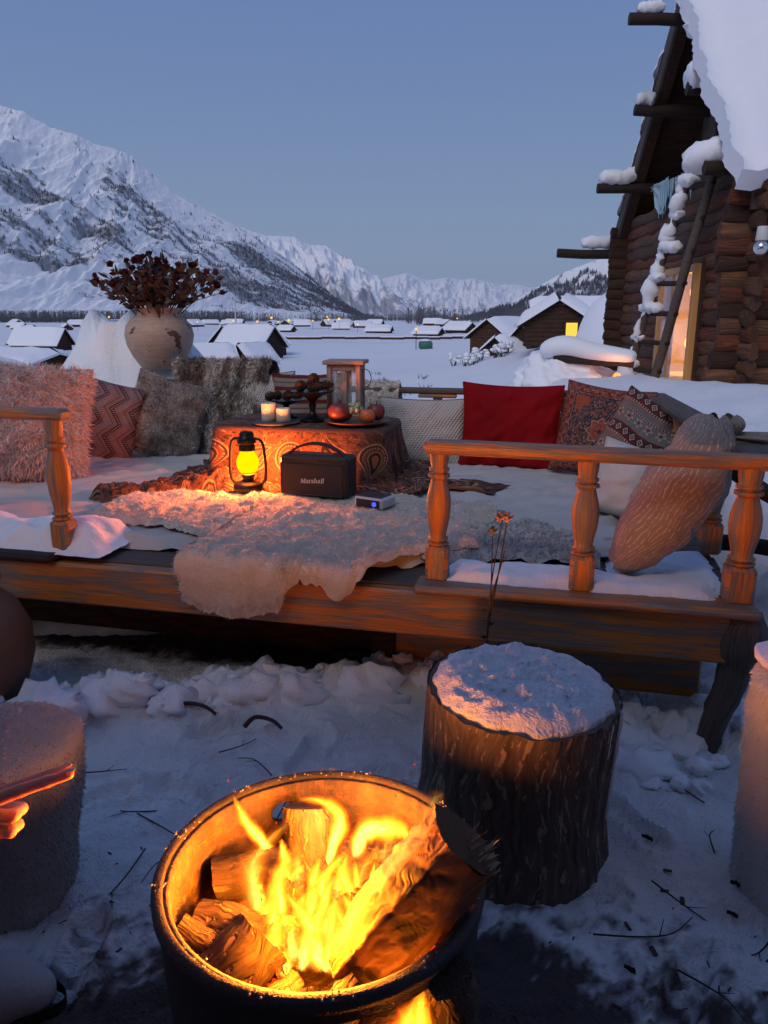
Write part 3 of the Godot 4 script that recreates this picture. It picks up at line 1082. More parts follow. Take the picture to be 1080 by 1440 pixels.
func house_at(called: String, label: String, x: float, z: float, w: float, l: float, wall: float, rise: float, snow: float, turn: float, lit := [], dark := false):
	return cabin(called, label, Vector3(x, ground_height(x, z) - 0.25, z), turn, w, l, wall, rise, snow, lit, "timber houses of the village", dark)

func street_light(label: String, at: Vector3, h: float, size: float, warm := true):
	var t := thing("street_lamp", label, "lamp", at, 0, "lights of the village")
	var g := Geo.new()
	g.tube([Vector3.ZERO, Vector3(0, h, 0)], [0.06, 0.05], 6)
	obj("pole", g, M.darkwood, t)
	g = Geo.new()
	g.ball(Vector3(0, h + size * 0.5, 0), Vector3.ONE * size * 0.65, 8, 6)
	obj("lamp", g, M.lamp_yellow if warm else M.lamp_white, t)

func build_village():
	M.lamp_yellow = glow(Color(1.0, 0.78, 0.25), 1.5)
	M.lamp_white = glow(Color(1.0, 0.95, 0.75), 2.0)
	# the nearer cabins to the right of the fields
	cabin("timber_cabin", "log cabin with snowy gable and one bright yellow window", Vector3(11.05, -0.3, -50), -0.27, 4.3, 6.0, 1.4, 1.35, 0.55, [[0.8, 1.05, 0.7, 0.85, false], [2.05, 0.85, 0.18, 0.2, false]], "timber houses of the village", true)
	cabin("timber_cabin", "long snow roofed house rising behind the cabin with the bright window", Vector3(17.9, -0.2, -60), 1.5, 5.0, 6.4, 1.1, 1.75, 0.4, [])
	house_at("timber_cabin", "small brown cabin with blue snowy roof left of the lit cabin", 10.0, -75, 4.4, 8.0, 1.6, 1.5, 0.35, -0.75, [])
	house_at("timber_shed", "tiny snow capped shed between the two right hand cabins", 11.6, -66, 1.6, 2.0, 1.3, 0.9, 0.3, -0.5, [], true)
	house_at("timber_shed", "low snow covered lean-to in front of the small brown cabin", 9.6, -66, 2.4, 2.4, 0.8, 0.8, 0.35, -0.9, [])
	# the group of gabled houses beyond the fur draped backrest
	house_at("timber_cabin", "steep gabled cabin with orange window right of the clay vase", -18.1, -90, 4.6, 8.5, 1.5, 2.0, 0.3, -0.5, [[0.1, 0.75, 1.0, 0.6, true]])
	house_at("timber_cabin", "snow roofed house with dark gable facing right, behind the hide", -12.3, -86, 4.6, 5.5, 1.6, 1.9, 0.35, 1.15, [], true)
	house_at("timber_shed", "small dark peaked outhouse between the two gabled houses", -14.6, -92, 1.5, 2.2, 2.2, 1.6, 0.15, 0.2, [], true)
	house_at("timber_shed", "lowest gabled shed in front of the steep cabin", -14.6, -80, 2.6, 3.6, 0.6, 1.3, 0.3, -0.6, [])
	house_at("timber_shed", "snowbound hut just right of the vase belly", -20.3, -78, 3.0, 5.0, 0.8, 0.9, 0.35, -1.2, [], true)
	# left of the vase
	house_at("timber_cabin", "long low barn with two dark brown gable ends, left of the vase", -44.0, -108, 3.6, 7.0, 1.2, 1.9, 0.25, 1.35, [])
	house_at("timber_shed", "small dark gable behind the barn at left", -35.5, -118, 3.0, 5.0, 1.0, 1.7, 0.25, 0.4, [], true)
	house_at("timber_cabin", "broad flat snow roof nearest at far left", -26.0, -62, 6.0, 8.0, 1.0, 0.7, 0.5, 1.2, [])
	house_at("timber_cabin", "bluish snow roof cut by the left picture edge", -25.0, -50, 5.0, 7.0, 0.7, 0.8, 0.5, 0.7, [])
	house_at("timber_shed", "shed with dark open front under a thick snow roof at left", -19.5, -48, 2.2, 3.0, 0.35, 0.5, 0.4, 0.3, [], true)
	# more distant roofs, scattered over the valley floor
	var words := ["far snow roof beside the pole", "far low roof left of the valley lights", "far house amid the cluster of lights", "far roof right of the cluster of lights", "far wide roof under the foot of the slope", "far small hut on the open field edge", "far hut near the street light", "far barn at the end of the long fence", "far roof behind the barn at left", "far roof touching the left wood", "far roof in the middle of the left plain", "far pale roof above the table lantern"]
	var far := [[-64, -240], [-92, -260], [-46, -330], [-14, -320], [-120, -300], [2, -240], [12, -170], [22, -200], [-84, -190], [-150, -330], [-112, -220], [-30, -260]]
	for k in far.size():
		house_at("distant_house", words[k] + ", snow covered", far[k][0], far[k][1], rnd(3, 5), rnd(4, 8), 1.0, rnd(1.0, 1.7), 0.5, rnd(0.3, 2.6), [], false)
	for k in 24:  # roofs that fade into one another along the valley
		var x := rnd(-220, 60)
		var z := rnd(-620, -370)
		house_at("distant_house", "one of many tiny snowy roofs at the back of the village", x, z, rnd(5, 8), rnd(7, 12), 1.4, rnd(1.5, 2.6), 0.6, rnd(0.2, 2.8), [], false)
	# lights
	var spots := [[-57, -300, 3.2, 0.5], [-48, -300, 3.0, 0.6], [-44, -310, 4.2, 0.7], [-40, -300, 3.0, 0.5], [-36, -300, 3.4, 0.7], [-27, -300, 3.2, 0.45], [-21, -300, 3.6, 0.6], [-17, -300, 3.8, 0.7], [-8, -240, 2.4, 0.35], [-104, -300, 4.5, 0.55], [-66, -280, 3.0, 0.4], [24, -260, 3.6, 0.35], [-30, -420, 5.0, 0.7]]
	for k in spots.size():
		var s: Array = spots[k]
		street_light("small warm light among the far roofs", Vector3(s[0], ground_height(s[0], s[1]), s[1]), s[2], s[3])
	street_light("street light glowing beside the green tank", Vector3(4.4, ground_height(4.4, -108), -108), 2.6, 0.24)
	street_light("yellow lamp at the corner of the steep gabled cabin", Vector3(-19.6, ground_height(-19.6, -84), -84), 1.1, 0.3)
	street_light("orange lamp at the left picture edge among snow roofs", Vector3(-28.9, ground_height(-28.9, -58), -58), 1.0, 0.35)
	var t := thing("radio_mast", "thin pale mast standing behind the village", "mast", Vector3(-58, ground_height(-58, -310), -310))
	var g := Geo.new()
	g.tube([Vector3.ZERO, Vector3(0, 12, 0)], [0.35, 0.25], 6)
	obj("pole", g, mat(lin(0.5, 0.5, 0.52), 0.6), t)
	# long board fence on the edge of the field, each board a part; posts too
	t = thing("field_fence", "long dark board fence along the far side of the field", "fence", Vector3(-26, ground_height(-10, -150) + 0.2, -150))
	for k in 20:
		g = Geo.new()
		var y := 0.3 * nz(k * 0.4, 3)
		g.box(Vector3(k * 2.2, 0.5 + y, k * 0.35), Vector3(2.25, 0.4, 0.1), 0.02)
		obj("board", g, M.shed, t)
		g = Geo.new()
		g.box(Vector3(k * 2.2, 0.8 + y, k * 0.35), Vector3(2.25, 0.22, 0.3), 0.08)
		obj("snow_cap", g, M.snow_soft, t)
	# green water tank
	t = thing("green_tank", "round green tank beside the street light on the field", "tank", Vector3(5.6, ground_height(5.6, -108), -108))
	g = Geo.new()
	var pts := line(Vector3(-0.8, 0.5, 0), Vector3(1.0, 0.5, 0.4), 4)
	g.tube(pts, [0.4, 0.65, 0.7, 0.65, 0.4], 14)
	obj("body", g, mat(lin(0.03, 0.13, 0.1), 0.6), t)
	g = Geo.new()
	g.ball(Vector3(0.1, 1.12, 0.2), Vector3(0.9, 0.2, 0.6), 10, 6, 0.3, noise, 1.0)
	obj("snow_cap", g, M.snow_soft, t)
	# the snowed-in shrubs by the brown cabin
	for k in 9:
		var x := 5.4 + k * 0.52
		var z := -58.0 + rnd(-3, 2)
		t = thing("snowy_bush", "snow laden bush in the thicket before the brown cabin", "bush", Vector3(x, ground_height(x, z), z), 0, "snow laden bushes before the brown cabin")
		g = Geo.new()
		for q in 8:
			var p := Vector3(rnd(-0.5, 0.5), 0, rnd(-0.5, 0.5))
			g.tube([p * 0.3, p + Vector3(0, rnd(0.4, 0.9), 0)], [0.03, 0.01], 4)
		obj("branches", g, M.twig, t)
		g = Geo.new()
		for q in 7:
			g.ball(Vector3(rnd(-0.5, 0.5), rnd(0.25, 0.85), rnd(-0.4, 0.4)), Vector3(rnd(0.12, 0.3), rnd(0.08, 0.2), rnd(0.12, 0.3)), 8, 5, 0.4, noise, 4.0)
		obj("snow", g, M.snow_soft, t)
	# brush poking through the open field
	for k in 12:
		var x := rnd(-3.5, 2.5)
		var z := rnd(-60, -40)
		t = thing("field_brush", "dark brush poking through the snow of the open field", "brush", Vector3(x, ground_height(x, z), z), rnd(0, 6), "dry brush on the field")
		g = Geo.new()
		for q in 10:
			var p := Vector3(rnd(-0.5, 0.5), 0, rnd(-0.5, 0.5))
			g.tube([p * 0.6, p + Vector3(rnd(-0.2, 0.2), rnd(0.12, 0.32), 0)], [0.02, 0.008], 4)
		obj("stems", g, M.twig, t)
	# snow mound in front of the lodge, with a snow-laden beam lit from beneath
	g = Geo.new()
	g.grid(80, 44, func(a: float, b: float):
		var d := Vector3(sin(b * PI * 0.55) * cos(a * TAU), cos(b * PI * 0.55), sin(b * PI * 0.55) * sin(a * TAU))
		var p := d * Vector3(0.66, 0.6, 0.7)
		return p * (1.0 + 0.2 * nz(d.x * 1.6 + 4, d.y * 1.6, d.z * 1.6) + 0.08 * nz(d.x * 4, d.y * 4, d.z * 4) + 0.025 * nz(d.x * 12, d.y * 12, d.z * 12)), true)
	var o := obj("snow_mound", g, M.snow_soft, null, Vector3(2.28, 0.5, -10.0))
	tag(o, "big rounded snow mound between the rail and the lodge ladder", "snow mound")
	t = thing("snow_laden_beam", "thick snow laden beam from the mound towards the lodge, lit peach from below", "beam", Vector3.ZERO)
	g = Geo.new()
	g.tube(line(Vector3(2.1, 0.96, -9.6), Vector3(2.95, 0.9, -9.25), 6, 0.03), ramp(0.06, 0.05, 7), 8)
	obj("beam", g, M.darkwood, t)
	g = Geo.new()
	g.tube(smooth_path([Vector3(1.95, 1.02, -9.75), Vector3(2.2, 1.1, -9.6), Vector3(2.5, 1.04, -9.45), Vector3(2.8, 1.0, -9.32), Vector3(2.98, 0.98, -9.25)], 5), [0.05, 0.12, 0.15, 0.165, 0.17, 0.17, 0.168, 0.16, 0.155, 0.15, 0.145, 0.14, 0.135, 0.13, 0.125, 0.12, 0.115, 0.11, 0.1, 0.085, 0.04], 14, true, 0.75)
	obj("snow", g, M.snow_soft, t)
	t = thing("garden_lamp", "small warm garden lamp half hidden under the snow laden beam", "lamp", Vector3(2.72, 0.72, -9.1))
	g = Geo.new()
	g.tube([Vector3(0, -0.3, 0), Vector3(0, 0.0, 0)], [0.02, 0.02], 8)
	obj("stake", g, M.black_metal, t)
	g = Geo.new()
	g.ball(Vector3(0, 0.04, 0), Vector3(0.05, 0.05, 0.05), 10, 8)
	obj("lamp", g, glow(Color(1.0, 0.5, 0.2), 3.0), t)
	var om := OmniLight3D.new()
	om.name = "lamp_light"
	om.position = Vector3(0, 0.04, 0)
	om.light_color = Color(1.0, 0.62, 0.38)
	om.light_energy = 0.1
	om.light_size = 0.05
	om.omni_range = 30
	om.omni_attenuation = 2
	om.shadow_enabled = true
	t.add_child(om)
	# dome of snow over the woodpile behind, with a cable across it
	g = Geo.new()
	g.ball(Vector3.ZERO, Vector3(2.2, 2.6, 3.0), 24, 16, 0.12, noise, 0.5)
	o = obj("snow_covered_hut", g, M.snow_soft, null, Vector3(9.3, 0.1, -29.0))
	tag(o, "huge smooth snow cap on the hut behind the lodge corner", "snow cap")

# ---------------------------------------------------------------- lodge at right
func log_piece(parent: Node, a: Vector3, b: Vector3, r: float, material: Material):
	var g := Geo.new()
	var m := maxi(4, int(a.distance_to(b) / 0.16))
	var pts := line(a, b, m, 0.035, 1.3)
	var rr := []
	for k in m + 1:
		rr.append(r * 0.62 * (1.0 + 0.14 * nz(a.y * 9 + k * 0.5, a.x + a.z) + 0.06 * nz(k * 1.9, a.y * 31)))
	g.tube(pts, rr, 12, true, 1.62)  # hewn flat: taller than deep
	for k in g.v.size():
		var p := g.v[k]
		g.v[k] += Vector3(nz(p.x * 5, p.y * 16, p.z * 5), nz(p.x * 4 + 5, p.y * 14, p.z * 4) * 0.6, nz(p.x * 5 + 9, p.y * 16, p.z * 5)) * 0.028
		g.uv[k] = Vector2(g.uv[k].y * 0.6 + a.y * 3.37, g.uv[k].x + a.y * 1.3)
	return obj("log", g, material, parent)

func snow_lump(parent: Node, called: String, pts: Array, r: Array, squash := 0.8):
	var g := Geo.new()
	g.tube(smooth_path(pts, 9), r, 14, true, squash)
	for k in g.v.size():
		var p := g.v[k]
		g.v[k] += Vector3(nz(p.x * 7, p.y * 7, p.z * 7), nz(p.x * 7 + 5, p.y * 7, p.z * 7), nz(p.x * 7, p.y * 7 + 5, p.z * 7)) * 0.045 + Vector3(nz(p.x * 19, p.y * 19, p.z * 19), nz(p.x * 19 + 5, p.y * 19, p.z * 19), 0) * 0.015
	return obj(called, g, M.snow_soft, parent)

func blob_r(r: float, m: int) -> Array:  # radii of a rounded sausage
	var out := []
	for k in m:
		var t := float(k) / (m - 1)
		out.append(r * sqrt(maxf(0.03, 1.0 - pow(absf(2 * t - 1), 5.0))) * (1.0 + 0.2 * nz(t * 4 + r * 90, r * 31)))
	return out

func build_lodge():
	var t := thing("log_lodge", "dark log lodge with steep snow laden roof at right", "house", Vector3(3.85, 0, -8.5), -0.048)
	var r := 0.094
	var y := 0.42
	var k := 0
	while y < 2.95:
		# gable wall, seen aslant; logs stop at the window
		if y > 0.52 and y < 2.05:
			log_piece(t, Vector3(0.02 * sin(k * 3.0), y, 0.28 + 0.08 * sin(k * 5.0)), Vector3(0, y, -1.225), r, [M.log, M.log_red, M.log_grey, M.log][k % 4])
			log_piece(t, Vector3(0, y, -2.6), Vector3(0.02 * sin(k * 2.0), y, -5.3 - 0.12 * sin(k * 4.0)), r, [M.log_grey, M.log, M.log_red][k % 3])
		else:
			log_piece(t, Vector3(0.02 * sin(k * 3.0), y, 0.28 + 0.08 * sin(k * 5.0)), Vector3(0, y, -5.3 - 0.12 * sin(k * 4.0)), r, [M.log_grey, M.log, M.log_red][k % 3])
		# long wall facing the yard
		log_piece(t, Vector3(-0.3 - 0.07 * sin(k * 7.0), y - 0.1, 0), Vector3(7.2, y - 0.1, 0), r, [M.log, M.log_dark, M.log_red][k % 3])
		log_piece(t, Vector3(-0.32, y - 0.1, -5), Vector3(7.2, y - 0.1, -5), r, M.log_dark)
		y += 0.166
		k += 1
	# attic: recessed upright boards, each its own part
	var g: Geo
	for q in 15:
		var z := -0.35 - q * 0.31
		var top := 5.35 - absf(z + 2.5) * 1.0
		if top < 2.95:
			continue
		g = Geo.new()
		g.box(Vector3(0.55 + 0.02 * (q % 3), (2.8 + top) / 2, z), Vector3(top - 2.8, 0.285, 0.03), 0.006, Basis(Vector3.UP, Vector3.BACK, Vector3.RIGHT))
		obj("attic_board", g, M.oldwood if q in [5, 9, 10, 12, 13] else M.log_dark, t)
	# roof slopes
	for s in [-1.0, 1.0]:
		var dir := Vector3(0, -1, s).normalized()
		var nn := Vector3(0, 1, s).normalized()
		var span := (2.95 if s < 0 else 2.72) * sqrt(2.0)
		var bs := Basis(Vector3.RIGHT, nn, Vector3.RIGHT.cross(nn))
		g = Geo.new()
		g.box(Vector3(3.7, 5.42, -2.5) + dir * span / 2, Vector3(7.7, 0.07, span), 0.01, bs)
		obj("roof", g, M.log_dark, t)
		g = Geo.new()  # rake board along the gable edge
		if s < 0:
			g.box(Vector3(-0.2, 5.42, -2.5) + dir * (span / 2) - nn * 0.05, Vector3(0.05, 0.24, span + 0.1), 0.01, bs)
		if s < 0:
			obj("rake_board", g, M.oldwood, t)
		g = Geo.new()
		g.box(Vector3(-0.1, 5.42, -2.5) + dir * (span / 2) - nn * 0.12, Vector3(0.14, 0.1, span - 0.1), 0.01, bs)
		obj("rafter", g, M.log_dark, t)
		# the snow load
		g = Geo.new()
		var thick := 0.5 if s > 0 else 0.12
		var x0 := -0.34 if s > 0 else -0.24
		g.grid(60, 90, func(a: float, b: float):
			var across: float = a * 1.2 - 0.1
			var down: float = b * 1.2 - 0.1
			var ax := clampf(across, 0, 1)
			var dn := clampf(down, 0, 1)
			var edge := smoothstep(0.0, 0.1, minf(ax, minf(1.0, (1.0 - dn) * 1.6)))
			if across < 0 or down > 1:
				edge = 0.0
			var jag := 0.12 * nz(dn * 5.0, 3.0 + s) + 0.05 * nz(dn * 13.0, 8.0) + 0.015 * nz(dn * 40.0, 8.0)
			var p := Vector3(x0 + ax * 7.7 + jag * smoothstep(0.12, 0.0, ax), 5.46, -2.5) + dir * (dn * (span + 0.1) - 0.02 + (0.11 * nz(ax * 30, 9.0) + 0.05 * nz(ax * 80, 2.0)) * smoothstep(0.86, 1.0, dn))
			var lift := thick * (0.18 + 0.82 * edge) * (1.0 + 0.22 * nz(ax * 6, dn * 4, s)) + 0.05 * nz(ax * 20, dn * 7, s) * edge + 0.02 * nz(ax * 60, dn * 22, s)
			if across < 0 or down > 1 or down < 0 or across > 1:
				lift = 0.0 if (across < -0.05 or down > 1.05) else thick * 0.45
			return p + nn * lift)
		obj("roof_snow", g, M.snow_soft, t)
	# purlins that stick out of the gable, with snow on them
	var beams := [[-5.25, 2.5, -1.15, 0.6], [-4.25, 3.38, -0.75, 0.6], [-3.3, 4.25, -0.5, 0.6], [-2.5, 5.12, -0.85, 0.6], [-1.5, 4.05, -0.35, 0.6], [-0.45, 3.0, -0.42, 0.6]]
	for q in beams:
		g = Geo.new()
		var bx := line(Vector3(q[2], q[1], q[0]), Vector3(q[3], q[1] - 0.02, q[0]), 4, 0.02)
		g.tube(bx, ramp(0.075, 0.08, 5), 8)
		obj("purlin", g, M.darkwood, t)
	snow_lump(t, "snow_lump", [Vector3(-0.75, 2.66, -5.25), Vector3(-0.4, 2.68, -5.25), Vector3(-0.05, 2.72, -5.2)], blob_r(0.13, 19))
	snow_lump(t, "snow_lump", [Vector3(-0.72, 3.55, -4.25), Vector3(-0.4, 3.52, -4.25), Vector3(-0.12, 3.62, -4.25)], blob_r(0.14, 19))
	snow_lump(t, "snow_lump", [Vector3(-0.5, 4.38, -3.3), Vector3(-0.36, 4.4, -3.3), Vector3(-0.24, 4.38, -3.3)], blob_r(0.11, 19))
	snow_lump(t, "snow_lump", [Vector3(-0.75, 5.24, -2.5), Vector3(-0.6, 5.25, -2.5), Vector3(-0.42, 5.24, -2.5)], blob_r(0.09, 19))
	snow_lump(t, "snow_lump", [Vector3(-0.36, 4.16, -1.5), Vector3(-0.15, 4.2, -1.5), Vector3(0.1, 4.24, -1.5)], blob_r(0.2, 19))
	snow_lump(t, "snow_lump", [Vector3(-0.28, 4.78, -1.9), Vector3(-0.15, 4.86, -1.9), Vector3(0.0, 4.96, -1.95)], blob_r(0.12, 19))
	snow_lump(t, "snow_lump", [Vector3(-0.55, 3.1, -0.75), Vector3(-0.25, 3.18, -0.55), Vector3(0.15, 3.3, -0.35)], blob_r(0.19, 19))
	# eave board of the long side
	g = Geo.new()
	g.box(Vector3(3.4, 2.6, 0.12), Vector3(7.0, 0.2, 0.06), 0.01)
	obj("eave_board", g, M.oldwood, t)
	# ice sheet and icicles under the gable beam
	g = Geo.new()
	g.grid(12, 12, func(a: float, b: float):
		return Vector3(-0.12 + 0.07 * nz(a * 3, b * 3), 3.28 - b * 0.42 * (0.6 + 0.5 * sin(a * 5.0)) + 0.05 * nz(a * 4, b * 4, 2), -2.7 - a * 0.8))
	g.grid(12, 12, func(a: float, b: float):
		return Vector3(-0.06 + 0.06 * nz(a * 3 + 4, b * 3), 3.28 - b * 0.4 * (0.6 + 0.5 * sin(a * 5.0)), -2.7 - a * 0.8))
	obj("ice_sheet", g, mat(lin(0.34, 0.46, 0.52), 0.25, null, Vector3.ONE * 6, T.crust, 0.6, true), t)
	for q in 16:
		g = Geo.new()
		var z := -1.5 - q * 0.1 - rnd(0, 0.05)
		var l := rnd(0.15, 0.45)
		g.tube([Vector3(-0.13, 3.22, z), Vector3(-0.13, 3.22 - l * 0.5, z), Vector3(-0.13, 3.22 - l, z)], [0.022, 0.014, 0.002], 6)
		obj("icicle", g, M.ice, t)
	build_lodge_window(t)
	# string of lights / glass bulb under the eave
	var lb := thing("hanging_bulb_lamp", "silver glass ball lamp hanging by the lodge wall at right edge", "lamp", Vector3(3.72, 2.1, -8.0))
	g = Geo.new()
	g.ball(Vector3.ZERO, Vector3(0.075, 0.075, 0.075), 16, 10)
	var sil := mat(lin(0.7, 0.7, 0.7), 0.12)
	sil.metallic = 0.9
	obj("globe", g, sil, lb)
	g = Geo.new()
	g.lathe([Vector2(0.0, 0.2), Vector2(0.05, 0.2), Vector2(0.06, 0.07), Vector2(0.0, 0.06)], 14)
	obj("cap", g, mat(lin(0.55, 0.55, 0.53), 0.5), lb)
	build_ladder()

func build_lodge_window(t: Node3D):
	var w := Node3D.new()
	w.name = "window"
	t.add_child(w)
	var g: Geo
	var y0 := 0.58
	var y1 := 2.02
	var za := -1.2
	var zb := -2.62
	for q in [[Vector3(-0.11, (y0 + y1) / 2, za - 0.04), Vector3(0.1, y1 - y0 + 0.1, 0.09)], [Vector3(-0.11, (y0 + y1) / 2, zb + 0.04), Vector3(0.1, y1 - y0 + 0.1, 0.09)], [Vector3(-0.11, y1, (za + zb) / 2), Vector3(0.1, 0.09, za - zb - 0.1)], [Vector3(-0.13, y0, (za + zb) / 2), Vector3(0.16, 0.1, za - zb + 0.04)], [Vector3(-0.11, (y0 + y1) / 2, -2.1), Vector3(0.06, y1 - y0, 0.09)]]:
		g = Geo.new()
		g.box(q[0], q[1], 0.01)
		obj("frame", g, M.frame, w)
	for z in [[-1.29, -2.05], [-2.15, -2.53]]:
		g = Geo.new()
		g.box(Vector3(-0.125, (y0 + y1) / 2, (z[0] + z[1]) / 2), Vector3(0.012, y1 - y0 - 0.1, z[0] - z[1] - 0.01), 0.002)
		obj("pane", g, M.glass, w)
	for z in [za + 0.03, zb - 0.03]:
		g = Geo.new()
		g.box(Vector3(0.0, (y0 + y1) / 2, z), Vector3(0.17, y1 - y0 + 0.2, 0.07), 0.005)
		obj("lining", g, M.log_dark, w)
	# the room behind: back wall, side walls, warm lamps
	g = Geo.new()
	g.box(Vector3(2.4, 1.4, -2.6), Vector3(0.06, 2.4, 4.4), 0.01)
	g.box(Vector3(1.25, 0.3, -2.6), Vector3(2.3, 0.06, 4.4), 0.01)
	g.box(Vector3(1.25, 2.72, -2.6), Vector3(2.3, 0.06, 4.4), 0.01)
	g.box(Vector3(1.25, 1.5, -0.45), Vector3(2.3, 2.4, 0.06), 0.01)
	g.box(Vector3(1.25, 1.5, -4.75), Vector3(2.3, 2.4, 0.06), 0.01)
	obj("room", g, mat(lin(0.58, 0.42, 0.22), 0.9), t)
	var k := 0
	for q in [Vector3(0.6, 1.8, -3.4), Vector3(0.75, 1.05, -3.9)]:
		var lamp := thing("room_lamp", ["warm lamp inside the lodge window near its top", "warm lamp inside the lodge window near its middle"][k], "lamp", Vector3(3.85, 0, -8.5) + Basis(Vector3.UP, -0.048) * q, 0, "lamps inside the lodge")
		g = Geo.new()
		g.ball(Vector3.ZERO, Vector3(0.07, 0.1, 0.07), 10, 8)
		obj("lamp_bulb", g, glow(Color(1.0, 0.7, 0.3), 4.0), lamp)
		g = Geo.new()
		g.tube([Vector3(0, 0.1, 0), Vector3(0, 2.7 - q.y, 0)], [0.008, 0.008], 6)
		obj("cord", g, M.black_metal, lamp)
		var om := OmniLight3D.new()
		om.name = "lamp_light"
		om.light_color = Color(1.0, 0.72, 0.36)
		om.light_energy = 1.0
		om.light_size = 0.06
		om.omni_range = 30
		om.omni_attenuation = 2
		om.shadow_enabled = true
		lamp.add_child(om)
		k += 1

func build_ladder():
	var t := thing("wooden_ladder", "snow covered wooden ladder leaning on the lodge beside its window", "ladder", Vector3.ZERO)
	var a0 := Vector3(3.28, 0.55, -10.6)
	var a1 := Vector3(3.62, 3.15, -9.75)
	var b0 := Vector3(3.46, 0.55, -10.05)
	var b1 := Vector3(3.7, 3.12, -9.25)
	var g := Geo.new()
	g.tube(line(a0, a1, 5, 0.03), ramp(0.055, 0.05, 6), 8)
	obj("rail", g, M.oldwood, t)
	g = Geo.new()
	g.tube(line(b0, b1, 5, 0.03), ramp(0.065, 0.055, 6), 8)
	obj("rail", g, M.oldwood, t)
	for k in 7:
		var f := (k + 0.6) / 7.2
		var p := a0.lerp(a1, f)
		var q := b0.lerp(b1, f)
		g = Geo.new()
		g.tube(line(p + (p - q) * 0.15, q + (q - p) * 0.15, 3), [0.03, 0.033, 0.033, 0.03], 7)
		var rung := obj("rung", g, M.darkwood, t)
		var up := Vector3(-0.02, 0.07, 0)
		var far: float = [0.3, 0.2, 0.55, 0.3, 0.6, 0.25, 0.4][k]
		snow_lump(rung, "snow", [p + (p - q) * 0.15 + up, p.lerp(q, far * 0.5) + up, p.lerp(q, far) + up * 0.7], blob_r([0.07, 0.045, 0.075, 0.08, 0.085, 0.06, 0.08][k], 19), 0.8)
	# one ragged ribbon of snow clinging to the left rail
	var path := []
	var rr := []
	for k in 60:
		var f := k / 59.0
		var p := a0.lerp(a1, f)
		path.append(p + Vector3(-0.03, 0.05, 0.02) + Vector3(nz(f * 9, 1.0), nz(f * 9, 5.0), nz(f * 9, 9.0)) * 0.05)
		var r := 0.02 + 0.15 * maxf(0.0, nz(f * 5.0 + 1.3, 4.0) + 0.25) + 0.03 * nz(f * 22.0, 8.0)
		rr.append(clampf(r, 0.012, 0.13) * (0.3 if k == 0 or k == 59 else 1.0))
	g = Geo.new()
	g.tube(path, rr, 14, true, 0.9)
	for k in g.v.size():
		var p := g.v[k]
		g.v[k] += Vector3(nz(p.x * 14, p.y * 14, p.z * 14), nz(p.x * 14 + 5, p.y * 14, p.z * 14), nz(p.x * 14, p.y * 14 + 5, p.z * 14)) * 0.03
	obj("rail_snow", g, M.snow_soft, t)

# ---------------------------------------------------------------- the house that stands behind the viewer and shades the yard
func build_cabin_behind():
	var t := thing("guest_house", "timber guest house behind the viewer that shades the fire yard", "house", Vector3(0, 0, 1.8))
	var g := Geo.new()
	g.box(Vector3(0, 2.3, 0.1), Vector3(11, 4.6, 0.2), 0.02)
	g.box(Vector3(-5.4, 2.3, 2.6), Vector3(0.2, 4.6, 4.8), 0.02)
	g.box(Vector3(5.4, 2.3, 2.6), Vector3(0.2, 4.6, 4.8), 0.02)
	g.box(Vector3(0, 2.3, 5.1), Vector3(11, 4.6, 0.2), 0.02)
	obj("wall", g, M.log_dark, t)
	for s in [-1.0, 1.0]:
		g = Geo.new()
		var dir := Vector3(0, -0.62, s).normalized()
		var nn := Vector3(0, 1, s * 0.62).normalized()
		g.box(Vector3(0, 6.3, 2.6) + dir * 2.35, Vector3(12, 0.1, 4.7), 0.02, Basis(Vector3.RIGHT, nn, Vector3.RIGHT.cross(nn)))
		var r := obj("roof", g, M.log_dark, t)
		g = Geo.new()
		g.box(Vector3(0, 6.52, 2.6) + dir * 2.35, Vector3(12.1, 0.36, 4.8), 0.12, Basis(Vector3.RIGHT, nn, Vector3.RIGHT.cross(nn)))
		obj("roof_snow", g, M.snow_soft, r)

# ---------------------------------------------------------------- wooden day bed
const TURN := -0.232

func dk(x: float, y: float, z: float) -> Vector3:  # day bed axes: x along the front towards the right end, z towards the front
	return Vector3(1.142, 0, -2.324) + Basis(Vector3.UP, TURN) * Vector3(x, y, z)

func lengthwise(g: Geo, k := 1.0):
	for q in g.uv.size():
		g.uv[q] = Vector2(g.uv[q].y * k, g.uv[q].x * 0.3)

func plank(parent: Node, called: String, c: Vector3, s: Vector3, m: Material, bevel := 0.008, basis := Basis.IDENTITY, shift := 0.0):
	var g := Geo.new()
	g.box(c, s, bevel, basis)
	for q in g.uv.size():
		g.uv[q] += Vector2(shift, shift * 0.37)
	return obj(called, g, m, parent)

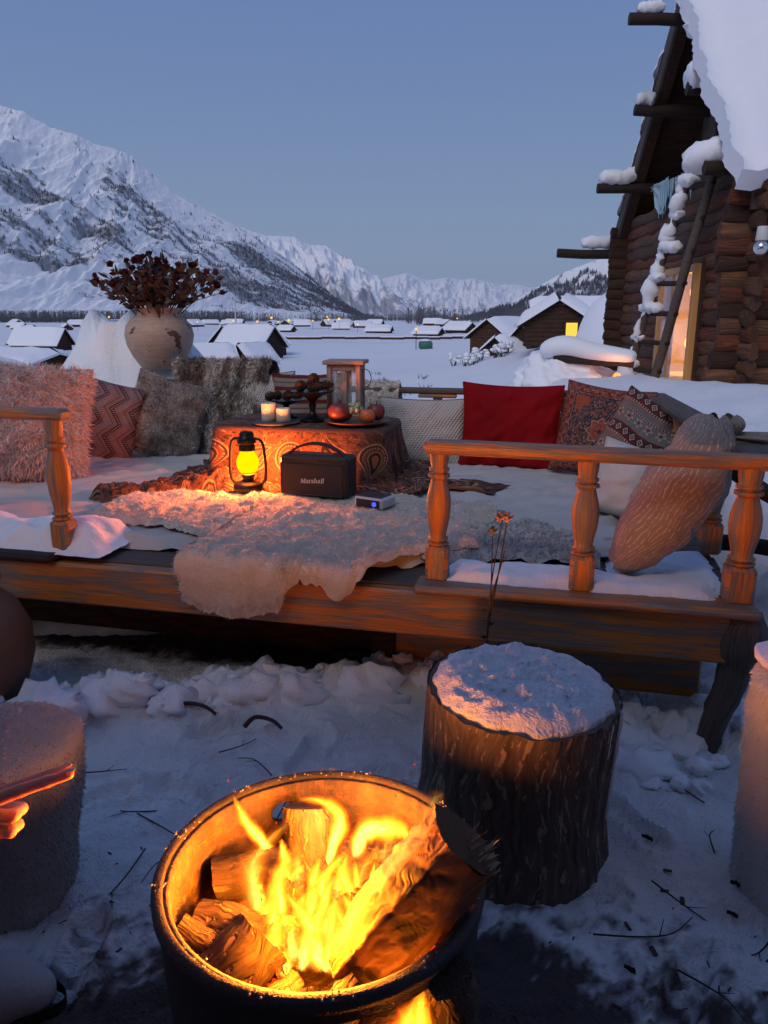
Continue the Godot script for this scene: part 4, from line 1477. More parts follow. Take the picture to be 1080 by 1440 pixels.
func turned_post(parent: Node, x: float, z: float, h: float, k := 1.0):
	var g := Geo.new()
	var base := 0.13
	g.box(Vector3(x, DECK + 0.02 + base / 2, z), Vector3(0.082, base, 0.082) * Vector3(k, 1, k), 0.012)
	for q in g.uv.size():
		g.uv[q] = Vector2(g.uv[q].y + x, g.uv[q].x)
	var first := g.uv.size()
	var y := DECK + 0.02 + base
	var l := h - y
	var prof := [[0.030, 0.0], [0.038, 0.01], [0.038, 0.025], [0.026, 0.035], [0.026, 0.05], [0.036, 0.06], [0.036, 0.075], [0.028, 0.09], [0.031, 0.16], [0.039, 0.28], [0.043, 0.4], [0.042, 0.5], [0.036, 0.6], [0.029, 0.68], [0.027, 0.71], [0.038, 0.725], [0.038, 0.755], [0.027, 0.765], [0.027, 0.78], [0.035, 0.79], [0.035, 0.815], [0.028, 0.83], [0.032, 0.9], [0.034, 1.0]]
	var p := []
	for q in prof:
		p.append(Vector2(q[0] * 1.05 * k, y + l * q[1]))
	g.lathe(p, 20, Vector3(x, 0, z))
	for q in range(first, g.uv.size()):
		g.uv[q] = Vector2(g.v[q].y * 0.9 + x * 1.7, g.uv[q].x * 0.25 + x)
	return obj("post", g, M.varnish, parent)

func build_deck():
	var t := thing("wooden_day_bed", "large weathered orange wooden day bed platform with turned posts and rails", "day bed", dk(0, 0, 0), TURN)
	# floor boards
	var k := 0
	var z := -0.1
	while z > -2.25:
		plank(t, "floor_plank", Vector3(-2.1 + 0.01 * sin(k * 3.0), DECK - 0.015, z), Vector3(4.25, 0.03, 0.143), M.oldwood, 0.004, Basis.IDENTITY, k * 0.61)
		z -= 0.15
		k += 1
	# fascia and its cap
	plank(t, "front_beam", Vector3(-2.13, 0.412, 0.0), Vector3(4.22, 0.165, 0.06), M.varnish, 0.01)
	plank(t, "cap_board", Vector3(-0.5, 0.513, 0.0), Vector3(1.12, 0.032, 0.13), M.varnish, 0.012, Basis.IDENTITY, 0.8)
	plank(t, "cap_board", Vector3(-3.42, 0.513, 0.0), Vector3(1.86, 0.032, 0.12), M.darkwood, 0.012, Basis.IDENTITY, 1.7)
	plank(t, "side_beam", Vector3(0.0, 0.412, -1.13), Vector3(2.15, 0.16, 0.05), M.varnish, 0.01, Basis(Vector3.BACK, Vector3.UP, Vector3.LEFT))
	plank(t, "back_beam", Vector3(-2.1, 0.412, -2.28), Vector3(4.2, 0.16, 0.05), M.oldwood, 0.01)
	# set-back boards closing the space beneath
	plank(t, "skirt_board", Vector3(-0.62, 0.2, -0.3), Vector3(1.16, 0.3, 0.035), M.varnish, 0.006, Basis.IDENTITY, 2.3)
	plank(t, "back_skirt_board", Vector3(-2.75, 0.2, -0.5), Vector3(3.1, 0.4, 0.035), M.log_dark, 0.006, Basis.IDENTITY, 2.9)
	plank(t, "support_post", Vector3(-1.24, 0.16, -0.32), Vector3(0.1, 0.36, 0.1), M.log_dark, 0.01)
	plank(t, "support_post", Vector3(-3.3, 0.16, -0.3), Vector3(0.1, 0.36, 0.1), M.log_dark, 0.01)
	# posts and rails
	for q in [[-2.49, -0.05, 1.05, 1.0], [-0.99, -0.05, 0.985, 0.95], [-0.495, -0.05, 0.97, 1.0], [0.0, -0.05, 0.97, 1.12], [0.0, -0.62, 0.97, 1.1], [-0.05, -1.3, 0.97, 1.0], [-0.58, -2.25, 0.97, 1.0], [-1.36, -2.25, 0.97, 0.9], [-0.1, -2.25, 0.97, 0.9], [-2.3, -2.25, 0.97, 0.9], [-3.3, -2.25, 0.97, 0.9]]:
		turned_post(t, q[0], q[1], q[2], q[3])
	plank(t, "front_rail", Vector3(-0.42, 0.99, -0.05), Vector3(1.24, 0.045, 0.085), M.varnish, 0.012, Basis.from_euler(Vector3(0, 0, -0.012)), 0.4)
	plank(t, "front_rail", Vector3(-3.32, 1.066, -0.05), Vector3(1.78, 0.042, 0.08), M.varnish, 0.012, Basis.IDENTITY, 1.2)
	plank(t, "back_rail", Vector3(-1.25, 0.985, -2.25), Vector3(2.4, 0.035, 0.085), M.oldwood, 0.01, Basis.IDENTITY, 0.9)
	plank(t, "back_rail_bracket", Vector3(-1.36, 0.955, -2.235), Vector3(0.24, 0.022, 0.05), M.varnish, 0.006)
	plank(t, "back_rail_bracket", Vector3(-0.58, 0.955, -2.235), Vector3(0.16, 0.022, 0.05), M.varnish, 0.006)
	plank(t, "side_rail", Vector3(-0.02, 0.985, -1.16), Vector3(2.14, 0.035, 0.13), M.oldwood, 0.01, Basis(Vector3(0.06, 0, 1).normalized(), Vector3.UP, Vector3(-1, 0, 0.06).normalized()), 0.3)
	# the bulbous corner leg
	var g := Geo.new()
	g.lathe([Vector2(0.02, 0.5), Vector2(0.06, 0.495), Vector2(0.075, 0.46), Vector2(0.085, 0.4), Vector2(0.082, 0.36), Vector2(0.06, 0.32), Vector2(0.052, 0.3)], 18, Vector3(0.02, 0, -0.02))
	g.tube(smooth_path([Vector3(0.02, 0.33, -0.02), Vector3(0.0, 0.24, -0.01), Vector3(-0.035, 0.12, 0.0), Vector3(-0.05, 0.02, 0.0), Vector3(-0.05, -0.05, 0.0)], 3), [0.055, 0.055, 0.053, 0.05, 0.047, 0.045, 0.043, 0.041, 0.039, 0.037, 0.035, 0.034, 0.034], 12)
	for q in g.uv.size():
		g.uv[q] = Vector2(g.v[q].y * 1.3, g.uv[q].x * 0.4)
	for q in g.v.size():
		var p := g.v[q]
		g.v[q] += Vector3(nz(p.x * 20, p.y * 14, p.z * 20), 0, nz(p.x * 20 + 9, p.y * 14, p.z * 20)) * 0.012
	obj("leg", g, M.oldwood, t)
	# snow that lies on the deck edge and on the rails
	snow_patch("snow_strip", "strip of snow on the deck edge between the right hand posts", -0.97, -0.05, -0.24, 0.0, 0.045, DECK + 0.028)
	snow_patch("snow_strip", "low snow drift by the left post on the platform edge", -3.9, -2.3, -0.34, 0.02, 0.12, DECK + 0.03)
	snow_patch("snow_strip", "snow lying in the right corner of the platform under the bolster", -0.4, 0.0, -0.62, -0.16, 0.05, DECK + 0.005)

func snow_patch(called: String, label: String, x0: float, x1: float, z0: float, z1: float, h: float, y: float):
	var g := Geo.new()
	g.grid(64, 24, func(a: float, b: float):
		var x := lerpf(x0, x1, a)
		var z := lerpf(z0, z1, b)
		var e := minf(minf(a, 1 - a) * absf(x1 - x0), minf(b, 1 - b) * absf(z1 - z0))
		var n := 0.7 + 0.45 * nz(x * 3, z * 4, y * 9) + 0.16 * nz(x * 11, z * 11)
		var top := h * smoothstep(0.0, maxf(0.05, h), e) * clampf(n, 0.0, 1.3)
		return dk(x + 0.012 * nz(x * 18, z * 18, 4), y + top - 0.006, z + 0.012 * nz(x * 18, z * 18)))
	tag(obj(called, g, M.snow_soft), label, "snow", "snow lying on the day bed")

# ---------------------------------------------------------------- covers on the day bed
func build_bedding():
	# pale quilt over the whole platform
	var g := Geo.new()
	g.grid(120, 72, func(a: float, b: float):
		var z := lerpf(-2.2, -0.18, b)
		var x := lerpf(-4.15, -0.3 + 0.14 * nz(b * 5, 2.0), a)
		if x > -1.2:
			z = lerpf(-2.2, -0.2 - 0.25 * smoothstep(-1.2, -0.6, x) + 0.05 * nz(x * 6, 7.0), b)
		var e := minf(minf(a, 1 - a) * 3.8, minf(b, 1 - b) * 2.0)
		var y := DECK + 0.004 + 0.045 * smoothstep(0.0, 0.06, e) + 0.022 * nz(x * 2.2, z * 2.2) + 0.022 * absf(nz(x * 5, z * 4, 3.0)) + 0.035 * maxf(0.0, nz(x * 3 + z * 4, z * 2 - x, 9.0)) + 0.008 * nz(x * 14, z * 11)
		return dk(x, maxf(y, DECK + 0.004), z))
	tag(obj("quilt", g, M.felt), "pale grey quilt spread over the platform of the day bed", "quilt")
	# big cream sheepskin with a tongue hanging over the front beam
	var t := thing("sheepskin_rug", "cream sheepskin rug with a shaggy flap hanging over the front beam", "rug", Vector3.ZERO)
	g = Geo.new()
	var hang := func(x: float):  # how far past the front edge the skin reaches
		if x < -1.94:
			return -0.22 - 0.12 * smoothstep(-1.94, -2.3, x) - 0.1 * smoothstep(-2.3, -2.7, x) + 0.03 * nz(x * 7, 2.0)
		var h := 0.19 + 0.03 * sin((x + 1.9) * 9.0) + 0.02 * nz(x * 22, 1.0)
		h = lerpf(h, 0.06 + 0.03 * nz(x * 20, 1.0), smoothstep(-1.55, -1.48, x))
		h = lerpf(h, 0.12, bump2(x, 0, -1.33, 0, 0.05, 1))
		h = lerpf(h, -0.2, smoothstep(-1.28, -1.1, x))
		return h - 0.12 * smoothstep(-1.2, -0.85, x) - 0.25 * smoothstep(-1.95, -1.92, -x) * 0.0
	g.grid(150, 76, func(a: float, b: float):
		var x := lerpf(-2.68, -0.86, a)
		var back := -0.98 + 0.12 * nz(x * 2.5, 5.0) - 0.1 * smoothstep(-2.1, -1.5, x)
		var reach: float = hang.call(x)
		var s := lerpf(back, reach, b)
		var e := minf(minf(a, 1 - a) * 1.8, minf(b, 1 - b) * 1.0)
		var lift := 0.028 * smoothstep(0.0, 0.05, e) + 0.024 * nz(x * 4, s * 4) + 0.022 * absf(nz(x * 8, s * 11, 5.0)) + 0.01 * absf(nz(x * 22, s * 30, 5.0))
		var xx := x + 0.02 * nz(x * 9, s * 9, 3.0)
		if s < 0.0:
			return dk(xx, DECK + 0.052 + lift, s)
		var r := 0.035
		var turn := minf(s / r, PI / 2)
		var down := maxf(0.0, s - r * PI / 2)
		return dk(xx, DECK + 0.052 + lift * cos(turn) - r * (1 - cos(turn)) - down, 0.02 + r * sin(turn) + lift * sin(turn) * 0.8 + 0.02 * down))
	obj("skin", g, M.fleece, t)
	fur(t, g, 30000, 0.011, 0.0024, func(p, q):
		var k := 0.85 + 0.25 * nz(p.x * 9, p.y * 9, p.z * 9) + rnd(-0.1, 0.1)
		return Color(0.82, 0.74, 0.64) * k, Vector3(0, -0.35, 0.35), 0.7, "wool")
	# smaller goatskin to its right, with bare leather turned up
	t = thing("sheepskin_rug", "thin grey white skin lying right of the big sheepskin", "rug", Vector3.ZERO)
	g = Geo.new()
	g.grid(60, 36, func(a: float, b: float):
		var x := lerpf(-1.2, -0.42, a)
		var wid := 0.26 * (0.6 + 0.4 * sin(a * PI)) + 0.05 * nz(a * 6, 3.0)
		var z := -0.5 + (b - 0.5) * 2 * wid + 0.06 * sin(a * 7.0)
		var e := minf(minf(a, 1 - a) * 0.8, minf(b, 1 - b) * 0.5)
		return dk(x, DECK + 0.03 + 0.035 * smoothstep(0, 0.06, e) + 0.03 * nz(x * 5, z * 6) + 0.018 * nz(x * 13, z * 13), z))
	obj("skin", g, M.felt, t)
	fur(t, g, 5000, 0.02, 0.003, func(p, _q): return Color(0.42, 0.41, 0.38) * (0.9 + 0.25 * nz(p.x * 12, p.z * 12)), Vector3(0.3, -0.2, 0.2), 0.7, "wool")
	# crumpled brown throw left of the table
	t = thing("crumpled_throw", "crumpled dark brown patterned throw left of the draped table", "blanket", Vector3.ZERO)
	g = Geo.new()
	g.grid(90, 46, func(a: float, b: float):
		var x := lerpf(-2.86, -2.1, a) + 0.02 * nz(a * 6, b * 6)
		var mid := lerpf(-0.83, -1.25, smoothstep(0.1, 0.8, a)) + 0.05 * nz(a * 4, 2.0)
		var wid := lerpf(0.09, 0.24, smoothstep(0.0, 0.7, a))
		var z := mid + (b - 0.5) * 2 * wid
		var e := minf(minf(a, 1 - a) * 0.8, minf(b, 1 - b) * 0.4)
		var fold := absf(nz(x * 5 + z * 4, z * 7, 4.0)) * 0.075 + 0.02 * absf(nz(x * 14, z * 14, 1.0))
		return dk(x, DECK + 0.05 + (0.035 + fold + 0.05 * bump2(a, b, 0.75, 0.8, 0.2, 0.3)) * smoothstep(0, 0.05, e), z), false, Vector2(1.6, 0.8))
	obj("cloth", g, M.paisley, t)

# ---------------------------------------------------------------- cushions
# Pillow standing on its lower edge: x to the right, y up, z towards the front; seam round the rim.
func pillow_geo(w: float, h: float, th: float, seed_off: float, wrinkle := 1.0) -> Geo:
	var g := Geo.new()
	for side in [1.0, -1.0]:
		g.grid(30, 30, func(a: float, b: float):
			var x: float = (a * 2 - 1) * side
			var y: float = 1 - b * 2
			var dome := pow(maxf(0.0, (1 - x * x) * (1 - y * y)), 0.42)
			var px := x * w / 2 * (1.0 - 0.075 * (1 - y * y) * absf(x))
			var py := y * h / 2 * (1.0 - 0.075 * (1 - x * x) * absf(y))
			var r := Vector2(x, y)
			var crease := nz(px * 7 + seed_off, py * 7, side) * 0.02 + nz(px * 16 + seed_off, py * 16, side) * 0.009
			crease += 0.012 * sin(atan2(y, x) * 9 + seed_off) * r.length_squared() * dome
			var sag := -0.03 * (1.0 - r.y) * dome
			return Vector3(px, py + h / 2 + sag * 0.4, side * (th / 2 * dome + crease * wrinkle * smoothstep(0.0, 0.35, dome)))
			)
		if side < 0:
			pass
	return g

func pillow(called: String, label: String, material: Material, at: Vector3, turn: float, lean: float, roll: float, w: float, h: float, th: float, seed_off: float, wrinkle := 1.0) -> Node3D:
	var t := thing(called, label, "cushion", at, 0, "cushions on the day bed")
	t.basis = Basis(Vector3.UP, turn + TURN) * Basis(Vector3.RIGHT, -lean) * Basis(Vector3.BACK, roll)
	var g := pillow_geo(w, h, th, seed_off, wrinkle)
	obj("cover", g, material, t)
	# welted seam
	var s := Geo.new()
	var path := []
	for k in 81:
		var q := fposmod(k / 20.0, 4.0)
		var f: float = q - floor(q)
		var p := Vector2.ZERO
		match int(q):
			0: p = Vector2(-1 + 2 * f, 1)
			1: p = Vector2(1, 1 - 2 * f)
			2: p = Vector2(1 - 2 * f, -1)
			3: p = Vector2(-1, -1 + 2 * f)
		path.append(Vector3(p.x * w / 2 * (1.0 - 0.075 * (1 - p.y * p.y) * absf(p.x)), p.y * h / 2 * (1.0 - 0.075 * (1 - p.x * p.x) * absf(p.y)) + h / 2, 0))
	var rr := []
	rr.resize(81)
	rr.fill(0.0045)
	s.tube(path, rr, 6, false)
	obj("seam", s, material, t)
	t.set_meta("geo", g)
	return t

func build_cushions():
	var y := DECK + 0.045
	# shaggy pink-grey cushion at the left edge
	var t := pillow("shaggy_cushion", "shaggy long haired pink grey cushion at the left picture edge", mat(lin(0.45, 0.36, 0.34), 0.95), dk(-3.46, y + 0.02, -1.05), 0.55, 0.38, -0.12, 0.66, 0.66, 0.24, 3.0)
	fur(t, t.get_meta("geo"), 17000, 0.055, 0.004, func(p, _q):
		var k := 0.9 + 0.35 * nz(p.x * 14, p.y * 14, p.z * 14) + rnd(-0.15, 0.15)
		return Color(0.7, 0.59, 0.56) * k, Vector3(0, -0.7, 0), 0.75)
	# zigzag cushion
	pillow("zigzag_cushion", "mauve cushion with dark woven zigzag pattern beside the shaggy one", M.zigzag, dk(-3.5, y, -1.72), 0.5, 0.3, -0.3, 0.5, 0.54, 0.2, 8.0)
	# fur cushion, brown and grey
	t = pillow("fur_cushion", "brown grey short fur cushion between zigzag cushion and spotted hide", mat(lin(0.2, 0.17, 0.15), 0.95), dk(-3.17, y, -1.95), 0.25, 0.32, -0.28, 0.52, 0.54, 0.2, 13.0)
	fur(t, t.get_meta("geo"), 15000, 0.02, 0.003, func(p, _q):
		var k := smoothstep(-0.15, 0.35, nz(p.x * 4 + 3, p.y * 5, 2.0) + 0.3 * nz(p.x * 13, p.y * 13))
		return Color(0.17, 0.14, 0.12).lerp(Color(0.58, 0.54, 0.48), k) * rnd(0.85, 1.15), Vector3(0.2, -0.6, 0), 0.4)
	# reindeer hide hung over the backrest
	t = thing("reindeer_hide", "brown and white hide draped over the backrest below the vase", "hide", Vector3.ZERO)
	var g := Geo.new()
	g.grid(56, 60, func(a: float, b: float):
		var x := lerpf(-3.16, -2.44, a) + 0.05 * nz(b * 4, 3.0) * (1 if a > 0.5 else -1)
		var s := b * 1.0 - 0.32  # negative: behind the rail
		var n := 0.025 * nz(x * 5, s * 5) + 0.012 * nz(x * 13, s * 13)
		var r := 0.06
		var yt := 1.1 + 0.02 * nz(x * 4, 9.0)
		if s < -r:
			return dk(x, yt - (-s - r), -2.33 - n)
		if s < r:
			var q := s / r * PI / 2
			return dk(x, yt + cos(q) * r, -2.27 + sin(q) * r + n)
		var down := s - r
		return dk(x, yt - down, -2.21 + n + down * 0.22))
	obj("skin", g, mat(lin(0.16, 0.13, 0.11), 0.95), t)
	fur(t, g, 16000, 0.034, 0.0035, func(p, q):
		var k := smoothstep(-0.05, 0.25, nz(q.x * 4.2 + 0.3, q.y * 1.2, 3.0) + 0.35 * nz(q.x * 16, q.y * 10, 3.0) - 0.06)
		k = maxf(k, smoothstep(0.1, 0.03, absf(q.x - 0.42 - 0.04 * sin(q.y * 9))) )
		k = maxf(k, smoothstep(0.09, 0.03, absf(q.x - 0.82 - 0.03 * sin(q.y * 7))) * 0.9)
		return Color(0.11, 0.08, 0.065).lerp(Color(0.72, 0.68, 0.62), k) * rnd(0.85, 1.15), Vector3(0, -0.7, 0.1), 0.5)
	# striped cushion behind the table
	pillow("striped_cushion", "red and beige striped cushion behind the pine cone stand", M.stripes, dk(-2.16, y + 0.05, -2.12), 0.0, 0.18, 0.03, 0.52, 0.5, 0.16, 17.0)
	# knitted back cushions
	pillow("knitted_cushion", "off white ribbed knitted cushion left of the red cushion", M.knit, dk(-1.44, y, -2.1), 0.0, 0.2, 0.0, 0.56, 0.41, 0.15, 21.0, 0.6)
	pillow("knitted_cushion", "cream knitted cushion mostly hidden behind the striped one", M.knit, dk(-2.5, y + 0.1, -2.2), 0.0, 0.12, 0.05, 0.45, 0.44, 0.14, 25.0, 0.6)
	t = thing("fleece_throw", "white fleece laid over the back rail beside the wooden lantern", "fleece", Vector3.ZERO)
	g = Geo.new()
	g.grid(30, 30, func(a: float, b: float):
		var x := lerpf(-1.86, -1.6, a)
		var q := (b - 0.5) * PI
		var n := 0.015 * nz(x * 14, b * 6)
		return dk(x, 1.0 + cos(q) * 0.045 - absf(b - 0.5) * 0.3 + n, -2.25 + sin(q) * 0.08 + n))
	obj("skin", g, M.fleece, t)
	fur(t, g, 2500, 0.02, 0.003, func(p, _q): return Color(0.5, 0.46, 0.42) * rnd(0.85, 1.1), Vector3(0, -0.4, 0.2), 0.7, "wool")
	# red
	pillow("red_cushion", "plain deep red cushion leaning on the back rail", M.red, dk(-0.9, y - 0.01, -2.06), 0.02, 0.2, -0.02, 0.6, 0.52, 0.17, 31.0, 1.2)
	# two carpet patterned ones
	pillow("patterned_cushion", "rose carpet patterned cushion with flower medallion right of the red one", M.carpet, dk(-0.42, y, -1.92), -0.2, 0.3, -0.12, 0.5, 0.53, 0.16, 37.0, 0.7)
	pillow("patterned_cushion", "tilted cushion with grey and maroon bands before the medallion cushion", M.bands, dk(-0.28, y + 0.06, -1.58), -0.45, 0.35, -0.42, 0.5, 0.44, 0.15, 41.0, 0.8)
	# white one behind the bolster
	pillow("white_cushion", "white cushion half hidden behind the sackcloth bolster", M.white_cloth, dk(-0.3, y, -0.95), -0.5, 0.35, -0.15, 0.44, 0.34, 0.2, 47.0, 0.8)
	# bolster tied up in sackcloth
	t = thing("sackcloth_bolster", "long bolster in grey brown sackcloth leaning behind the front rail", "bolster", Vector3.ZERO)
	g = Geo.new()
	var a0 := Vector3(-0.37, DECK + 0.055, -0.24)
	var a1 := Vector3(-0.07, 1.07, -0.36)
	var m := 30
	var path := []
	var rad := []
	for k in m + 1:
		var f := float(k) / m
		path.append(dk(a0.x, a0.y, a0.z).lerp(dk(a1.x, a1.y, a1.z), f) + Vector3(0.03 * sin(f * PI), 0, 0.03 * sin(f * PI)))
		var r := 0.142 * pow(maxf(0.0, sin(PI * clampf(f * 0.86 + 0.04, 0, 1))), 0.55)
		rad.append(maxf(0.02, r * (1.0 + 0.04 * nz(f * 5, 3.0))))
	g.tube(path, rad, 34, true, 0.92)
	for k in g.v.size():
		var p := g.v[k]
		g.v[k] += Vector3(nz(p.x * 8, p.y * 5, p.z * 8), 0, nz(p.x * 8 + 4, p.y * 5, p.z * 8)) * 0.022 + Vector3(nz(p.x * 22, p.y * 10, p.z * 22), 0, nz(p.x * 22 + 4, p.y * 10, p.z * 22)) * 0.012
		g.uv[k] = Vector2(g.uv[k].x, g.uv[k].y)
	obj("cover", g, M.burlap, t)
	# twisted neck and the knotted mouth of the sack
	g = Geo.new()
	var kn := dk(-0.06, 1.045, -0.38)
	g.grid(40, 14, func(a: float, b: float):
		var r := 0.018 + 0.05 * sin(b * PI * 0.85) * (1.0 + 0.3 * sin(a * TAU * 7 + b * 4.0))
		var c := kn + Vector3(0.02, -0.03 + 0.07 * b, 0.0) 
		return c + Vector3(cos(a * TAU) * r, 0.012 * sin(a * TAU * 5 + b * 5), sin(a * TAU) * r), true)
	obj("knot", g, M.burlap, t)
	g = Geo.new()
	g.grid(36, 20, func(a: float, b: float):
		var p := dk(-0.05 + 0.3 * b, 1.02 - 0.02 * b, -0.38)
		var r := 0.03 + 0.06 * b
		var f := 1.0 + 0.25 * sin(a * TAU * 6 + b * 3)
		return p + Vector3(0, cos(a * TAU) * r * 0.5 * f - 0.02 * b, sin(a * TAU) * r * f), true)
	obj("loose_mouth", g, M.burlap, t)
	g = Geo.new()
	g.grid(10, 22, func(a: float, b: float):
		var c := dk(-0.1, 1.02, -0.35).lerp(kn, b)
		var r := lerpf(0.06, 0.022, smoothstep(0, 1, b))
		return c + Vector3(cos(a * TAU) * r, sin(a * TAU) * r * 0.4, sin(a * TAU) * r) * (1 + 0.2 * sin(a * TAU * 5)), true)
	obj("neck", g, M.burlap, t)

# ---------------------------------------------------------------- table and what stands on and by it
func ball_thing(called: String, label: String, category: String, at: Vector3, r: Vector3, m: Material, group := ""):
	var t := thing(called, label, category, at, 0, group)
	var g := Geo.new()
	g.grid(22, 14, func(a: float, b: float):
		var d := Vector3(sin(b * PI) * cos(a * TAU), cos(b * PI), sin(b * PI) * sin(a * TAU))
		var dip := 1.0 - 0.16 * exp(-pow((1 - d.y) * 9.0, 2)) - 0.1 * exp(-pow((1 + d.y) * 9.0, 2))
		return d * r * dip * (1.0 + 0.02 * nz(d.x * 2 + at.x * 9, d.y * 2, d.z * 2)) + Vector3(0, r.y, 0), true)
	obj("flesh", g, m, t)
	g = Geo.new()
	g.tube([Vector3(0, r.y * 1.7, 0), Vector3(0.003, r.y * 2.05, 0), Vector3(0.007, r.y * 2.2, 0.002)], [0.004, 0.003, 0.003], 6)
	obj("stem", g, M.twig, t)
	return t

func pine_cone(label: String, at: Vector3, l: float, tilt: Vector3, group: String):
	var t := thing("pine_cone", label, "pine cone", at, 0, group)
	t.basis = Basis.from_euler(tilt)
	var g := Geo.new()
	g.ball(Vector3(0, 0, 0), Vector3(l * 0.2, l * 0.45, l * 0.2), 8, 6)
	obj("core", g, M.pine, t)
	g = Geo.new()
	for k in 64:
		var f := k / 64.0
		var a := k * 2.39996
		var r := l * 0.34 * sin(PI * clampf(0.12 + f * 0.85, 0, 1))
		var y := l * (f - 0.5) * 0.95
		var o := Vector3(cos(a), 0, sin(a))
		var s := Vector3(-sin(a), 0, cos(a)) * l * 0.075
		var root := o * r * 0.35 + Vector3(0, y - l * 0.03, 0)
		var tip := o * r + Vector3(0, y + l * 0.05, 0)
		g.quad(root - s * 0.6, root + s * 0.6, tip + s, tip - s)
		g.quad(tip - s, tip + s, tip + s * 0.7 + o * 0.002 + Vector3(0, -l * 0.04, 0), tip - s * 0.7 + o * 0.002 + Vector3(0, -l * 0.04, 0))
	obj("scales", g, M.pine, t)

func build_table():
	var cx := -1.955
	var cz := -1.52
	var hw := 0.465
	var hd := 0.28
	var top := 0.872
	var t := thing("draped_low_table", "low table covered by a brown paisley cloth that pools on the bed", "table", Vector3.ZERO)
	var g := Geo.new()
	# section of the cloth: from the middle of the top, over the edge, down and out over the bed
	var prof := []
	for k in 9:
		prof.append([k / 8.0, top, 0.0, 0.0])
	for k in 20:
		var f := (k + 1) / 20.0
		prof.append([1.0, top - 0.006 - f * (top - 0.6), 0.012 + 0.035 * f, f])
	for k in 14:
		var f := (k + 1) / 14.0
		prof.append([1.0, 0.6 - 0.028 * minf(1.0, f * 3), 0.05 + 0.19 * f, 1.0 + f])
	var nr := prof.size() - 1
	g.grid(240, nr, func(a: float, b: float):
		var q: Array = prof[int(round(b * nr))]
		var ang: float = a * TAU
		var c := cos(ang)
		var s := sin(ang)
		var e := pow(pow(absf(c), 9.0) + pow(absf(s), 9.0), -1.0 / 9.0)
		var p := Vector2(c, s) * e
		var fold := 0.0
		if q[3] > 0:
			var corner := pow(absf(sin(ang * 2)), 3.0)
			fold = minf(q[3], 1.0) * (0.018 * sin(a * 70 + 2 * sin(a * 31)) + 0.022 * nz(c * 3, s * 3, q[3] * 0.6) + 0.04 * corner * sin(a * 90))
		var out: float = q[2] + fold
		var yy: float = q[1]
		if q[3] > 1.0:  # the hem that lies on the bed, long at the right end
			var f: float = q[3] - 1.0
			var stretch := 1.0 + 0.9 * bump2(ang, 0, TAU * 0.05, 1, 0.7, 9) + 0.35 * nz(c * 3, s * 3, 4)
			out = 0.05 + (0.1 + 0.12 * maxf(0.0, stretch)) * f * maxf(0.35, stretch) + fold
			yy += 0.03 * absf(nz(c * 8 + f * 2, s * 8, f * 3)) + 0.02 * absf(nz(c * 17, s * 17, f * 6)) - 0.012 * smoothstep(0.8, 1.0, f)
			if s > 0.3:
				out = minf(out, 0.28)
		var x: float = cx + p.x * (hw * q[0]) + c * out
		var z: float = cz + p.y * (hd * q[0]) + s * out
		return dk(x, yy + 0.004 * nz(x * 9, z * 9), z), true)
	# cloth print runs in metres over the cloth
	for k in g.v.size():
		var row := k / 241
		var col := k % 241
		var q: Array = prof[row]
		var l := Basis(Vector3.UP, -TURN) * (g.v[k] - Vector3(1.142, 0, -2.324))
		if q[3] == 0.0:
			g.uv[k] = Vector2(l.x, l.z) / 0.75
		else:
			g.uv[k] = Vector2(col / 240.0 * 4.0, 0.3 + (top - q[1] + maxf(0.0, q[2] - 0.047) * 1.2) / 0.75)
	obj("tablecloth", g, M.paisley, t)
	var y := top + 0.004
	# wooden box lantern at the back of the table
	build_box_lantern(dk(-1.8, y, -1.72))
	# slate with two candles
	var o := thing("slate_tray", "round dark slate under the two white candles", "tray", dk(-2.09, y, -1.36))
	g = Geo.new()
	g.lathe([Vector2(0, 0), Vector2(0.125, 0.001), Vector2(0.13, 0.006), Vector2(0.126, 0.011), Vector2(0, 0.011)], 36)
	obj("disc", g, mat(lin(0.05, 0.05, 0.052), 0.6), o)
	for q in [[-2.13, -1.36, 0.095, 0.04, "taller white pillar candle on the slate tray"], [-2.045, -1.35, 0.072, 0.038, "shorter white pillar candle on the slate tray"]]:
		o = thing("candle", q[4], "candle", dk(q[0], y + 0.012, q[1]), 0, "white candles")
		g = Geo.new()
		var r: float = q[3]
		var h: float = q[2]
		g.lathe([Vector2(0, 0), Vector2(r, 0), Vector2(r, h * 0.5), Vector2(r, h - 0.004), Vector2(r - 0.004, h), Vector2(r - 0.008, h - 0.004), Vector2(r * 0.4, h - 0.012), Vector2(0, h - 0.012)], 26)
		obj("wax", g, M.wax, o)
		g = Geo.new()
		g.tube([Vector3(0, h - 0.012, 0), Vector3(0.002, h + 0.006, 0)], [0.0015, 0.001], 5)
		obj("wick", g, M.twig, o)
	# low dish of pine cones behind the candles
	o = thing("pedestal_dish", "small dark footed dish with cones behind the candles", "dish", dk(-2.12, y, -1.6))
	g = Geo.new()
	g.lathe([Vector2(0, 0), Vector2(0.06, 0.0), Vector2(0.055, 0.012), Vector2(0.018, 0.03), Vector2(0.016, 0.07), Vector2(0.06, 0.085), Vector2(0.115, 0.1), Vector2(0.118, 0.104), Vector2(0.06, 0.095), Vector2(0, 0.092)], 30)
	obj("dish", g, M.black_metal, o)
	for q in [[-0.05, 0.0, 0.3], [0.02, 0.03, 1.2], [0.07, -0.01, 2.2], [0.0, -0.05, 0.9], [-0.08, 0.04, 2.9]]:
		pine_cone("brown pine cone in the small dish behind the candles", dk(-2.12 + q[0], y + 0.125, -1.6 + q[1]), 0.075, Vector3(1.4, q[2], 0.2), "pine cones in the small dish")
	# black cake stand with larger cones
	o = thing("cake_stand", "black pedestal cake stand heaped with pine cones", "cake stand", dk(-1.93, y, -1.5))
	g = Geo.new()
